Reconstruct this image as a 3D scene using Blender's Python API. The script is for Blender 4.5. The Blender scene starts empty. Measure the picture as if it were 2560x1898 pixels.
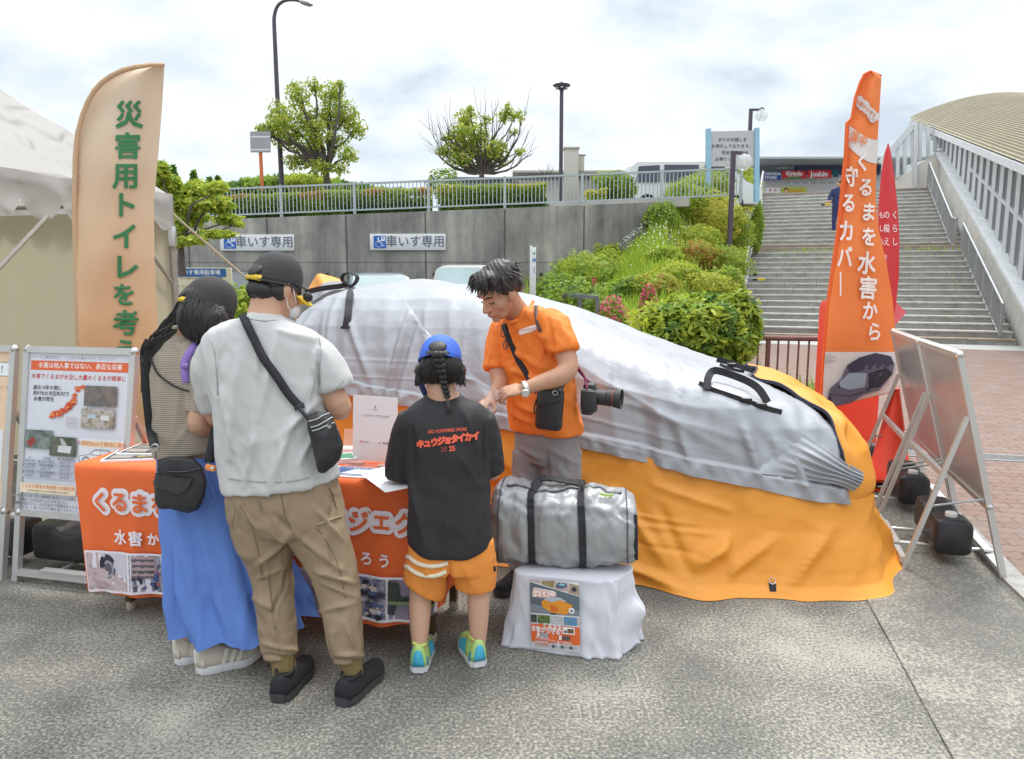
import bpy, bmesh, math, random
from mathutils import Vector, Matrix, noise, Quaternion
from mathutils.bvhtree import BVHTree
from mathutils.geometry import tessellate_polygon
R_ = math.radians
SC = bpy.context.scene
COL = SC.collection
# ---------------------------------------------------------------- camera
FOC = 1800.0; EYE = 1.55; PITCH = math.atan(247 / FOC)
cam_d = bpy.data.cameras.new('camera'); cam = bpy.data.objects.new('camera', cam_d); COL.objects.link(cam)
cam.location = (0, 0, EYE); cam.rotation_euler = (math.pi / 2 - PITCH, 0, 0)
cam_d.sensor_width = 36; cam_d.lens = 36 * FOC / 2560; cam_d.clip_end = 3000; cam_d.clip_start = .05
SC.camera = cam
# ---------------------------------------------------------------- world: hazy sky with broken bright cloud
SUN_EL, SUN_AZ = R_(62), R_(25)          # azimuth measured from +Y towards +X
w = bpy.data.worlds.new('World'); SC.world = w; w.use_nodes = True
nt = w.node_tree; N = nt.nodes; L = nt.links
bg = N['Background']; bg.inputs[1].default_value = 1.0
def wn(t, **k):
    n = N.new(t)
    for a, b in k.items(): setattr(n, a, b)
    return n
sky = wn('ShaderNodeTexSky', sky_type='NISHITA', sun_disc=False); sky.sun_elevation = SUN_EL; sky.sun_rotation = SUN_AZ
skm = wn('ShaderNodeVectorMath', operation='SCALE'); skm.inputs[3].default_value = 0.085
L.new(sky.outputs[0], skm.inputs[0])
tc = wn('ShaderNodeTexCoord'); sep = wn('ShaderNodeSeparateXYZ'); L.new(tc.outputs['Generated'], sep.inputs[0])
zz = wn('ShaderNodeMath', operation='MAXIMUM'); L.new(sep.outputs[2], zz.inputs[0]); zz.inputs[1].default_value = 0.0
za = wn('ShaderNodeMath', operation='ADD'); L.new(zz.outputs[0], za.inputs[0]); za.inputs[1].default_value = 0.42
dx = wn('ShaderNodeMath', operation='DIVIDE'); L.new(sep.outputs[0], dx.inputs[0]); L.new(za.outputs[0], dx.inputs[1])
dy = wn('ShaderNodeMath', operation='DIVIDE'); L.new(sep.outputs[1], dy.inputs[0]); L.new(za.outputs[0], dy.inputs[1])
cmb = wn('ShaderNodeCombineXYZ'); L.new(dx.outputs[0], cmb.inputs[0]); L.new(dy.outputs[0], cmb.inputs[1])
def wnoise(scale, detail, rough, off, dist=0.0):
    mp = wn('ShaderNodeMapping'); mp.inputs['Location'].default_value = off; mp.inputs['Scale'].default_value = (1, 1.25, 1)
    L.new(cmb.outputs[0], mp.inputs[0])
    n = wn('ShaderNodeTexNoise'); n.inputs['Scale'].default_value = scale; n.inputs['Detail'].default_value = detail
    n.inputs['Roughness'].default_value = rough; n.inputs['Distortion'].default_value = dist
    L.new(mp.outputs[0], n.inputs['Vector']); return n
def wramp(src, stops):
    r = wn('ShaderNodeValToRGB'); L.new(src, r.inputs[0])
    e = r.color_ramp.elements
    while len(e) < len(stops): e.new(.5)
    for el, (p, c) in zip(e, stops): el.position = p; el.color = c if len(c) == 4 else (*c, 1)
    return r
n1 = wnoise(2.5, 9, .55, (3.4, 7.1, 0), .15)
n2 = wnoise(1.5, 6, .55, (9.3, 1.2, 0), .1)
# cloud body: white with grey undersides
body = wramp(n1.outputs[0], [(.35, (.46, .53, .60)), (.45, (.59, .65, .70)), (.54, (.69, .72, .735)), (.64, (.79, .795, .795))])
cov = wramp(n2.outputs[0], [(.33, (0, 0, 0)), (.47, (1, 1, 1))])
mixs = wn('ShaderNodeMixRGB'); L.new(cov.outputs[0], mixs.inputs[0])
hz = wn('ShaderNodeMixRGB'); hz.inputs[0].default_value = .66; L.new(skm.outputs[0], hz.inputs[1]); hz.inputs[2].default_value = (.64, .70, .74, 1)
L.new(hz.outputs[0], mixs.inputs[1]); L.new(body.outputs[0], mixs.inputs[2])
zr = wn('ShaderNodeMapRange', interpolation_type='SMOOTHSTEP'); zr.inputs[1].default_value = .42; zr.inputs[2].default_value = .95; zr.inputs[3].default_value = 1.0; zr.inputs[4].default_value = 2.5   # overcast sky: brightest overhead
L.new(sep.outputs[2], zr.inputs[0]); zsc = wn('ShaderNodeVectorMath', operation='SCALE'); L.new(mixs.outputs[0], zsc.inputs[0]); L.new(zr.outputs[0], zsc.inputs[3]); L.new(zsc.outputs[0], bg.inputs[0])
# ---------------------------------------------------------------- sun through thin cloud
sd = bpy.data.lights.new('sun', 'SUN'); sd.energy = 1.9; sd.angle = R_(14); sd.color = (1, .965, .91)
so = bpy.data.objects.new('sun', sd); COL.objects.link(so)
sdir = Vector((math.sin(SUN_AZ) * math.cos(SUN_EL), math.cos(SUN_AZ) * math.cos(SUN_EL), math.sin(SUN_EL)))
so.rotation_euler = sdir.to_track_quat('Z', 'Y').to_euler(); so.location = sdir * 60
vs = SC.view_settings; vs.view_transform = 'Standard'; vs.look = 'None'; vs.exposure = 0.58; vs.gamma = 1
SC.cycles.max_bounces = 6; SC.cycles.transparent_max_bounces = 16
try:
    SC.cycles.use_denoising = True
except Exception: pass

# ================================================================ helpers
CF = Vector((0, math.cos(PITCH), -math.sin(PITCH))); CU = Vector((0, math.sin(PITCH), math.cos(PITCH)))
def ray(u, v):
    d = CF + Vector((1, 0, 0)) * ((u - 1280) / FOC) + CU * ((949 - v) / FOC)
    return d / d.y
def P(u, v, Y): return Vector((0, 0, EYE)) + ray(u, v) * Y              # photo pixel (2560 wide) at depth Y
def Pz(u, v, z=0.0):
    r = ray(u, v); return Vector((0, 0, EYE)) + r * ((z - EYE) / r.z)
KD = 2560 / 2228
def D(x, y, Y): return P(x * KD, y * KD, Y)
def Dz(x, y, z=0.0): return Pz(x * KD, y * KD, z)
V = Vector
def nz(p, s=1.0): return noise.noise(V(p) * s)
def smooth(a, b, x):
    t = max(0.0, min(1.0, (x - a) / (b - a))); return t * t * (3 - 2 * t)
def lerp(a, b, t): return a + (b - a) * t
def interp(x, pts):
    if x <= pts[0][0]: return pts[0][1]
    for (x0, y0), (x1, y1) in zip(pts, pts[1:]):
        if x <= x1: return lerp(y0, y1, (x - x0) / (x1 - x0))
    return pts[-1][1]
def catmull(pts, n):
    """pts: list of Vectors (any dim, as lists); n samples per span."""
    out = []; m = len(pts)
    for i in range(m - 1):
        p0 = pts[max(i - 1, 0)]; p1 = pts[i]; p2 = pts[i + 1]; p3 = pts[min(i + 2, m - 1)]
        for k in range(n):
            t = k / n
            out.append(tuple(.5 * ((2 * b) + (-a + c) * t + (2 * a - 5 * b + 4 * c - d) * t * t + (-a + 3 * b - 3 * c + d) * t ** 3) for a, b, c, d in zip(p0, p1, p2, p3)))
    out.append(tuple(pts[-1])); return out
# ---- materials
MATS = {}
def mat(name, col, rough=.6, metal=0.0, var=None, bump=None, spec=.5, alpha=None, coords='Object', two=None, wave=None, sheen=0, trans=0):
    """var=(scale, amount[, detail]) mottles the colour; two=(colour, scale, lo, hi) mixes a second colour by noise; bump=(scale, strength[, stretch])."""
    if name in MATS: return MATS[name]
    m = bpy.data.materials.new(name); m.use_nodes = True; t = m.node_tree; b = t.nodes['Principled BSDF']
    b.inputs['Base Color'].default_value = (*col, 1); b.inputs['Roughness'].default_value = rough; b.inputs['Metallic'].default_value = metal
    b.inputs['Specular IOR Level'].default_value = spec
    if trans: b.inputs['Transmission Weight'].default_value = trans
    if sheen: b.inputs['Sheen Weight'].default_value = sheen
    if alpha is not None: b.inputs['Alpha'].default_value = alpha
    co = t.nodes.new('ShaderNodeTexCoord')
    def nse(scale, detail=4, stretch=None):
        n = t.nodes.new('ShaderNodeTexNoise'); n.inputs['Scale'].default_value = scale; n.inputs['Detail'].default_value = detail
        if stretch:
            mp = t.nodes.new('ShaderNodeMapping'); mp.inputs['Scale'].default_value = stretch
            t.links.new(co.outputs[coords], mp.inputs[0]); t.links.new(mp.outputs[0], n.inputs['Vector'])
        else: t.links.new(co.outputs[coords], n.inputs['Vector'])
        return n
    last = None
    if two:
        n = nse(two[1], 6, two[4] if len(two) > 4 else None); r = t.nodes.new('ShaderNodeValToRGB'); e = r.color_ramp.elements
        e[0].position = two[2]; e[1].position = two[3]; e[0].color = (*col, 1); e[1].color = (*two[0], 1)
        t.links.new(n.outputs[0], r.inputs[0]); last = r.outputs[0]
    if var:
        n = nse(var[0], var[2] if len(var) > 2 else 5, var[3] if len(var) > 3 else None)
        hsv = t.nodes.new('ShaderNodeHueSaturation')
        mr = t.nodes.new('ShaderNodeMapRange'); mr.inputs['From Min'].default_value = .25; mr.inputs['From Max'].default_value = .75
        mr.inputs['To Min'].default_value = 1 - var[1]; mr.inputs['To Max'].default_value = 1 + var[1]
        t.links.new(n.outputs[0], mr.inputs[0]); t.links.new(mr.outputs[0], hsv.inputs['Value'])
        if last: t.links.new(last, hsv.inputs['Color'])
        else: hsv.inputs['Color'].default_value = (*col, 1)
        last = hsv.outputs[0]
    if last: t.links.new(last, b.inputs['Base Color'])
    if bump:
        n = nse(bump[0], 5, bump[2] if len(bump) > 2 else None); 
        if len(bump) > 4: n.inputs['Distortion'].default_value = bump[4]; n.noise_type = 'RIDGED_MULTIFRACTAL'; n.inputs['Detail'].default_value = 2.5; n.inputs['Scale'].default_value *= .8
        bp = t.nodes.new('ShaderNodeBump'); bp.inputs['Strength'].default_value = bump[1]; bp.inputs['Distance'].default_value = .01 if len(bump) < 4 else bump[3]
        t.links.new(n.outputs[0], bp.inputs['Height']); t.links.new(bp.outputs[0], b.inputs['Normal'])
    if wave:   # (scale, strength, axis): knit / weave ribs
        wv = t.nodes.new('ShaderNodeTexWave'); wv.bands_direction = wave[2]; wv.inputs['Scale'].default_value = wave[0]; wv.inputs['Distortion'].default_value = 1.0
        t.links.new(co.outputs[coords], wv.inputs['Vector'])
        bp = t.nodes.new('ShaderNodeBump'); bp.inputs['Strength'].default_value = wave[1]; bp.inputs['Distance'].default_value = .004
        t.links.new(wv.outputs['Fac'], bp.inputs['Height']); t.links.new(bp.outputs[0], b.inputs['Normal'])
        mr = t.nodes.new('ShaderNodeMapRange'); mr.inputs['To Min'].default_value = .86; mr.inputs['To Max'].default_value = 1.06
        hsv = t.nodes.new('ShaderNodeHueSaturation'); hsv.inputs['Color'].default_value = (*col, 1)
        t.links.new(wv.outputs['Fac'], mr.inputs[0]); t.links.new(mr.outputs[0], hsv.inputs['Value']); t.links.new(hsv.outputs[0], b.inputs['Base Color'])
    MATS[name] = m; return m
def s2l(*c): return tuple((x / 255 / 12.92) if x / 255 < .04045 else ((x / 255 + .055) / 1.055) ** 2.4 for x in c)
def flat(r, g, b, rough=.6):
    """printed colour, given in 0-255 as it would look in even light"""
    return mat('print_%d_%d_%d' % (r, g, b), s2l(r, g, b), rough, var=(40, .04))
# ---- object bookkeeping
def tag(o, label=None, cat=None, group=None, kind=None):
    if label: o['label'] = label
    if cat: o['category'] = cat
    if group: o['group'] = group
    if kind: o['kind'] = kind
    return o
def empty(name, loc, label, cat, group=None, rz=0.0):
    o = bpy.data.objects.new(name, None); COL.objects.link(o); o.location = loc; o.rotation_euler = (0, 0, rz); o.empty_display_size = .1
    return tag(o, label, cat, group)
def relabel(c, label): c['label'] = label; return c
def children(o): return [x for x in COL.objects if x.parent == o]
def copy_tree(o, parent=None):
    c = o.copy(); COL.objects.link(c)
    if parent: c.parent = parent
    for ch in children(o): copy_tree(ch, c)
    return c
def link_mesh(name, me, m, parent=None, smooth_=True):
    me.name = name; o = bpy.data.objects.new(name, me); COL.objects.link(o)
    for x in (m if isinstance(m, (list, tuple)) else [m]): me.materials.append(x)
    if smooth_ is not None:
        for p in me.polygons: p.use_smooth = bool(smooth_)
        if smooth_ == 'auto':
            try: me.set_sharp_from_angle(angle=R_(35))
            except Exception: pass
    if parent: o.parent = parent
    return o
class MB:
    """collects faces in world space; build() subtracts the origin of the thing the part belongs to"""
    def __init__(s): s.v = []; s.f = []; s.mi = []; s.cur = 0
    def vert(s, p): s.v.append(tuple(p)); return len(s.v) - 1
    def face(s, idx): s.f.append(tuple(idx)); s.mi.append(s.cur)
    def poly(s, pts): s.face([s.vert(p) for p in pts])
    def grid(s, rows, close_u=False, close_v=False):
        ids = [[s.vert(p) for p in r] for r in rows]; nr = len(ids); nc = len(ids[0])
        for i in range(nr if close_v else nr - 1):
            for j in range(nc if close_u else nc - 1):
                a, b = ids[i], ids[(i + 1) % nr]; k = (j + 1) % nc
                s.face((a[j], a[k], b[k], b[j]))
        return ids
    def loft(s, rings, cap=True):
        ids = s.grid(rings, close_u=True)
        if cap: s.face(ids[0][::-1]); s.face(ids[-1])
        return ids
    def box(s, c, size, X=V((1, 0, 0)), Y=V((0, 1, 0)), Z=V((0, 0, 1)), bev=0.0):
        c = V(c); hx, hy, hz = [k / 2 for k in size]; X, Y, Z = V(X), V(Y), V(Z)
        if bev <= 0:
            i = [s.vert(c + X * (hx * a) + Y * (hy * b) + Z * (hz * d)) for d in (-1, 1) for a, b in ((-1, -1), (1, -1), (1, 1), (-1, 1))]
            for q in ((3, 2, 1, 0), (4, 5, 6, 7), (0, 1, 5, 4), (1, 2, 6, 5), (2, 3, 7, 6), (3, 0, 4, 7)): s.face([i[k] for k in q])
            return
        b = min(bev, hx * .95, hy * .95, hz * .95)
        def ring(z, ins):
            ax, ay = hx - ins, hy - ins; r = max(b - ins, b * .15); o = []
            for sx, sy, a0 in ((1, 1, 0), (-1, 1, 90), (-1, -1, 180), (1, -1, 270)):
                for k in range(4):
                    a = R_(a0 + 30 * k); o.append(c + X * (sx * (ax - r) + r * math.cos(a)) + Y * (sy * (ay - r) + r * math.sin(a)) + Z * z)
            return o
        s.loft([ring(-hz, b), ring(-hz + b * .3, b * .3), ring(-hz + b, 0), ring(hz - b, 0), ring(hz - b * .3, b * .3), ring(hz, b)])
    def beam(s, a, b, w, h, up=V((0, 0, 1))):
        a, b = V(a), V(b); d = (b - a); l = d.length; d.normalize(); x = d.cross(V(up))
        if x.length < 1e-4: x = V((1, 0, 0))
        x.normalize(); z = x.cross(d).normalized(); s.box((a + b) / 2, (w, l, h), x, d, z)
    def tube(s, pts, rad, n=10, cap=True, flat_=1.0, up=None):
        pts = [V(p) for p in pts]; m = len(pts); rad = rad if isinstance(rad, (list, tuple)) else [rad] * m
        t = [(pts[min(i + 1, m - 1)] - pts[max(i - 1, 0)]).normalized() for i in range(m)]
        ref = V(up) if up is not None else (V((0, 0, 1)) if abs(t[0].z) < .9 else V((1, 0, 0)))
        x = (ref - t[0] * ref.dot(t[0])).normalized(); rings = []
        for i in range(m):
            x = (x - t[i] * x.dot(t[i])).normalized(); y = t[i].cross(x)
            rings.append([pts[i] + (x * math.cos(2 * math.pi * k / n) * flat_ + y * math.sin(2 * math.pi * k / n)) * rad[i] for k in range(n)])
        return s.loft(rings, cap)
    def ribbon(s, pts, wdir, w, th=.002):
        """flat strap along pts; wdir: Vector or list of width directions"""
        pts = [V(p) for p in pts]; m = len(pts); rings = []
        for i in range(m):
            d = (pts[min(i + 1, m - 1)] - pts[max(i - 1, 0)]).normalized(); x = V(wdir[i] if isinstance(wdir, list) else wdir)
            x = (x - d * x.dot(d)).normalized(); n = d.cross(x); ww = w[i] if isinstance(w, list) else w
            rings.append([pts[i] + x * ww / 2 + n * th / 2, pts[i] - x * ww / 2 + n * th / 2, pts[i] - x * ww / 2 - n * th / 2, pts[i] + x * ww / 2 - n * th / 2])
        s.loft(rings)
    def lathe(s, base, prof, n=24, axis=V((0, 0, 1)), cap=True):
        axis = V(axis).normalized(); x = axis.orthogonal().normalized(); y = axis.cross(x)
        s.loft([[V(base) + axis * z + (x * math.cos(2 * math.pi * k / n) + y * math.sin(2 * math.pi * k / n)) * r for k in range(n)] for r, z in prof], cap)
    def ell(s, c, r, rot=None, nu=20, nv=12):
        rot = rot or Matrix.Identity(3); rings = []
        for i in range(nv + 1):
            a = math.pi * i / nv; a = max(.02, min(math.pi - .02, a))
            rings.append([V(c) + rot @ V((r[0] * math.sin(a) * math.cos(2 * math.pi * k / nu), r[1] * math.sin(a) * math.sin(2 * math.pi * k / nu), -r[2] * math.cos(a))) for k in range(nu)])
        s.loft(rings)
    def mesh(s, origin=V((0, 0, 0))):
        me = bpy.data.meshes.new('m'); o = V(origin); me.from_pydata([V(p) - o for p in s.v], [], s.f)
        me.polygons.foreach_set('material_index', s.mi); me.update(); return me
    def build(s, name, m, parent=None, origin=None, sm='auto'):
        if origin is None: origin = wloc(parent) if parent else V((0, 0, 0))
        return link_mesh(name, s.mesh(origin), m, parent, sm)
def wloc(o):
    p = V((0, 0, 0))
    while o: p += o.location; o = o.parent
    return p
def setting(name, mb, m, sm='auto'):
    return tag(mb.build(name, m, None, None, sm), kind='structure')
_txt = {}
def text_geo(s, bold=0.0, res=2):
    k = (s, bold, res)
    if k in _txt: return _txt[k]
    c = bpy.data.curves.new('t', 'FONT'); c.body = s; c.resolution_u = res; c.offset = bold; c.align_x = 'CENTER'; c.align_y = 'CENTER'; c.fill_mode = 'FRONT'
    o = bpy.data.objects.new('t', c); COL.objects.link(o)
    dg = bpy.context.evaluated_depsgraph_get(); me = bpy.data.meshes.new_from_object(o.evaluated_get(dg))
    g = ([(v.co.x, v.co.y) for v in me.vertices], [tuple(p.vertices) for p in me.polygons])
    bpy.data.objects.remove(o); bpy.data.curves.remove(c); bpy.data.meshes.remove(me)
    if g[0]:   # centre on the inked box vertically only for single glyph runs
        ys = [y for _, y in g[0]]; cy = (min(ys) + max(ys)) / 2 if len(s) == 1 and ord(s) > 0x2000 and s not in 'ー、。・一' else None
        if cy is not None: g = ([(x, y - cy) for x, y in g[0]], g[1])
    _txt[k] = g; return g
class Art:
    """flat printing on a surface: fn(a, b, lift) -> world point; one mesh, a material slot per ink"""
    def __init__(s, fn, lift=.0015, step=.0001): s.fn = fn; s.mb = MB(); s.mats = []; s.l = lift; s.step = step
    def ink(s, m):
        if not isinstance(m, bpy.types.Material): m = flat(*m)
        if m not in s.mats: s.mats.append(m)
        s.mb.cur = s.mats.index(m); s.l += s.step
    sub = 0
    def poly(s, pts, m):
        s.ink(m)
        if not s.sub: s.mb.poly([s.fn(a, b, s.l) for a, b in pts]); return
        for t in tessellate_polygon([[V((a, b, 0)) for a, b in pts]]):   # on curved cloth: cut fine so that it follows
            A, B, C = [pts[i] for i in t]; n = s.sub; g = [[s.mb.vert(s.fn(A[0] + (B[0] - A[0]) * i / n + (C[0] - A[0]) * j / n, A[1] + (B[1] - A[1]) * i / n + (C[1] - A[1]) * j / n, s.l)) for j in range(n + 1 - i)] for i in range(n + 1)]
            for i in range(n):
                for j in range(n - i):
                    s.mb.face((g[i][j], g[i + 1][j], g[i][j + 1]))
                    if j < n - i - 1: s.mb.face((g[i + 1][j], g[i + 1][j + 1], g[i][j + 1]))
    def rect(s, a0, b0, a1, b1, m, nx=1, ny=1):
        s.ink(m); s.mb.grid([[s.fn(lerp(a0, a1, i / nx), lerp(b0, b1, j / ny), s.l) for i in range(nx + 1)] for j in range(ny + 1)])
    def disc(s, a, b, r, m, n=20, ry=None): s.poly([(a + r * math.cos(6.2832 * k / n), b + (ry or r) * math.sin(6.2832 * k / n)) for k in range(n)], m)
    def line(s, pts, w, m):
        s.ink(m)
        for (a0, b0), (a1, b1) in zip(pts, pts[1:]):
            dx, dy = a1 - a0, b1 - b0; l = math.hypot(dx, dy) or 1; nx, ny = -dy / l * w / 2, dx / l * w / 2; ex, ey = dx / l * w * .3, dy / l * w * .3
            s.mb.poly([s.fn(a0 + nx - ex, b0 + ny - ey, s.l), s.fn(a0 - nx - ex, b0 - ny - ey, s.l), s.fn(a1 - nx + ex, b1 - ny + ey, s.l), s.fn(a1 + nx + ex, b1 + ny + ey, s.l)])
    def text(s, t, a, b, size, m, bold=0.0, rot=0.0, sx=1.0, slant=0.0, n=0):
        """bold thickens the strokes by laying shifted copies a hair apart"""
        s.ink(m); vs_, fs = text_geo(t); c, q = math.cos(rot), math.sin(rot); n = n or (0 if bold == 0 else 6); l0 = s.l
        for k in range(n + 1):
            ox, oy = (0, 0) if k == n else (bold * .62 * math.cos(6.2832 * k / n), bold * .62 * math.sin(6.2832 * k / n)); s.l = l0 + .00003 * k
            ids = [s.mb.vert(s.fn(a + ((x + ox) * sx + y * slant) * size * c - (y + oy) * size * q, b + ((x + ox) * sx + y * slant) * size * q + (y + oy) * size * c, s.l)) for x, y in vs_]
            for f in fs: s.mb.face([ids[i] for i in f])
    def vtext(s, t, a, b, size, m, pitch=1.05, bold=0.0, da=0.0, sx=1.0, slant=0):
        for i, ch in enumerate(t):
            if ch != ' ': s.text(ch if ch != 'ー' else '｜', a + da * i, b - size * pitch * i, size, m, bold, 0, sx, slant)
    def build(s, name, parent): return s.mb.build(name, s.mats, parent, sm=False) if s.mb.f else None
def photo(name, cols, scale=8, seed=0):
    """a printed photograph: blotches of several colours"""
    if name in MATS: return MATS[name]
    m = bpy.data.materials.new(name); m.use_nodes = True; t = m.node_tree; b = t.nodes['Principled BSDF']; b.inputs['Roughness'].default_value = .5
    co = t.nodes.new('ShaderNodeTexCoord'); mp = t.nodes.new('ShaderNodeMapping'); mp.inputs['Location'].default_value = (seed * 3.7, seed * 1.3, seed)
    n = t.nodes.new('ShaderNodeTexNoise'); n.inputs['Scale'].default_value = scale; n.inputs['Detail'].default_value = 7; n.inputs['Distortion'].default_value = 1.2; n.inputs['Roughness'].default_value = .65
    r = t.nodes.new('ShaderNodeValToRGB'); e = r.color_ramp.elements
    while len(e) < len(cols): e.new(.5)
    for i, c in enumerate(cols): e[i].position = .3 + .4 * i / (len(cols) - 1); e[i].color = (*s2l(*c), 1)
    t.links.new(co.outputs['Object'], mp.inputs[0]); t.links.new(mp.outputs[0], n.inputs['Vector']); t.links.new(n.outputs[0], r.inputs[0]); t.links.new(r.outputs[0], b.inputs['Base Color'])
    MATS[name] = m; return m
def remesh(mb, voxel, sm=6, origin=V((0, 0, 0)), smf=.5):
    """fuse the overlapping closed shapes of mb into one continuous skin"""
    me = mb.mesh(origin); o = bpy.data.objects.new('r', me); COL.objects.link(o)
    r = o.modifiers.new('r', 'REMESH'); r.mode = 'VOXEL'; r.voxel_size = voxel
    if sm: s = o.modifiers.new('s', 'SMOOTH'); s.iterations = sm; s.factor = smf
    dg = bpy.context.evaluated_depsgraph_get(); out = bpy.data.meshes.new_from_object(o.evaluated_get(dg))
    bpy.data.objects.remove(o); bpy.data.meshes.remove(me); out.materials.clear(); return out
def displace(me, fn, origin=V((0, 0, 0))):
    ns = [v.normal.copy() for v in me.vertices]
    for v, n in zip(me.vertices, ns):
        d = fn(v.co + origin, n)
        if isinstance(d, (int, float)): v.co += n * d
        else: v.co += d
    me.update()
# ================================================================ ground
def ground_mat(name, dark, lite, scale, thr, rot=0):
    m = bpy.data.materials.new(name); m.use_nodes = True; t = m.node_tree; b = t.nodes['Principled BSDF']; b.inputs['Roughness'].default_value = .9
    b.inputs['Specular IOR Level'].default_value = .25
    co = t.nodes.new('ShaderNodeTexCoord')
    def ns(s, d, r=.5):
        n = t.nodes.new('ShaderNodeTexNoise'); n.inputs['Scale'].default_value = s; n.inputs['Detail'].default_value = d; n.inputs['Roughness'].default_value = r
        t.links.new(co.outputs['Object'], n.inputs['Vector']); return n
    big = ns(1.1, 4, .6); fine = ns(scale, 4, .62); grit = t.nodes.new('ShaderNodeTexVoronoi'); grit.inputs['Scale'].default_value = scale * 2.6
    t.links.new(co.outputs['Object'], grit.inputs['Vector'])
    ad = t.nodes.new('ShaderNodeMath'); ad.operation = 'MULTIPLY_ADD'; ad.inputs[1].default_value = .74; t.links.new(big.outputs[0], ad.inputs[0]); t.links.new(fine.outputs[0], ad.inputs[2])
    r = t.nodes.new('ShaderNodeValToRGB'); e = r.color_ramp.elements; e.new(.5)
    for el, p, c in zip(e, (thr - .17, thr, thr + .13), (dark, tuple((x + y) / 2 * .86 for x, y in zip(dark, lite)), lite)): el.position = p; el.color = (*c, 1)
    t.links.new(ad.outputs[0], r.inputs[0])
    mx = t.nodes.new('ShaderNodeMixRGB'); mx.blend_type = 'MULTIPLY'; mx.inputs[0].default_value = .75; t.links.new(r.outputs[0], mx.inputs[1])
    gr = t.nodes.new('ShaderNodeValToRGB'); g = gr.color_ramp.elements; g[0].position = .0; g[0].color = (1.35, 1.33, 1.27, 1); g[1].position = .55; g[1].color = (.62, .62, .62, 1)
    t.links.new(grit.outputs['Distance'], gr.inputs[0]); t.links.new(gr.outputs[0], mx.inputs[2]); t.links.new(mx.outputs[0], b.inputs['Base Color'])
    bp = t.nodes.new('ShaderNodeBump'); bp.inputs['Strength'].default_value = .55; bp.inputs['Distance'].default_value = .006
    t.links.new(grit.outputs['Distance'], bp.inputs['Height']); t.links.new(bp.outputs[0], b.inputs['Normal'])
    return m
M_asph = ground_mat('worn_concrete', (.135, .132, .124), (.45, .43, .37), 80, .885)
M_slab = ground_mat('pale_concrete', (.175, .17, .158), (.48, .455, .39), 85, .875)
g = MB(); g.poly([(-300, -60, 0), (300, -60, 0), (300, 400, 0), (-300, 400, 0)]); setting('ground', g, M_asph, False)
# pale slab right of the seam, raised a few millimetres
sa, sb = V((1.75, 3.40, 0)), V((1.30, 1.60, 0)); kerbA, kerbB = V((2.594, 3.50, 0)), V((3.42, 6.25, 0))
g = MB()
g.poly([(sb.x - .25, sb.y - 1, .005), (2.25, .5, .005), (2.08, 1.8, .005), (kerbA.x - .10, kerbA.y, .005), (kerbB.x - .1, kerbB.y, .005), (2.45, 6.4, .005), (sa.x, sa.y, .005)])
setting('pavement_slab', g, M_slab, False)
g = MB()
for a, b in ((sa + V((.9, 3.6, 0)), sb + V((-.2, -.8, 0))),):
    pts = [a.lerp(b, i / 30) for i in range(31)]; n = (b - a).cross(V((0, 0, 1))).normalized()
    l = [p + n * (.001 + .005 * nz(p, 9)) + V((0, 0, .009)) for p in pts]; r = [p - n * (.001 + .005 * nz(p + V((3, 0, 0)), 9)) + V((0, 0, .009)) for p in pts]
    g.grid([l, r])
for (x0, y0), (x1, y1) in (((-300, 1320), (-200, 1340)),):
    pts = [Dz(lerp(x0, x1, i / 24), lerp(y0, y1, i / 24)) for i in range(25)]; n = (pts[-1] - pts[0]).cross(V((0, 0, 1))).normalized()
    g.grid([[p + n * (.003 + .004 * nz(p, 12)) + V((0, 0, .004)) for p in pts], [p - n * .003 + V((0, 0, .004)) for p in pts]])
setting('pavement_joint_lines', g, mat('joint_dirt', (.105, .10, .09), .95, var=(30, .4)), False)
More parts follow.
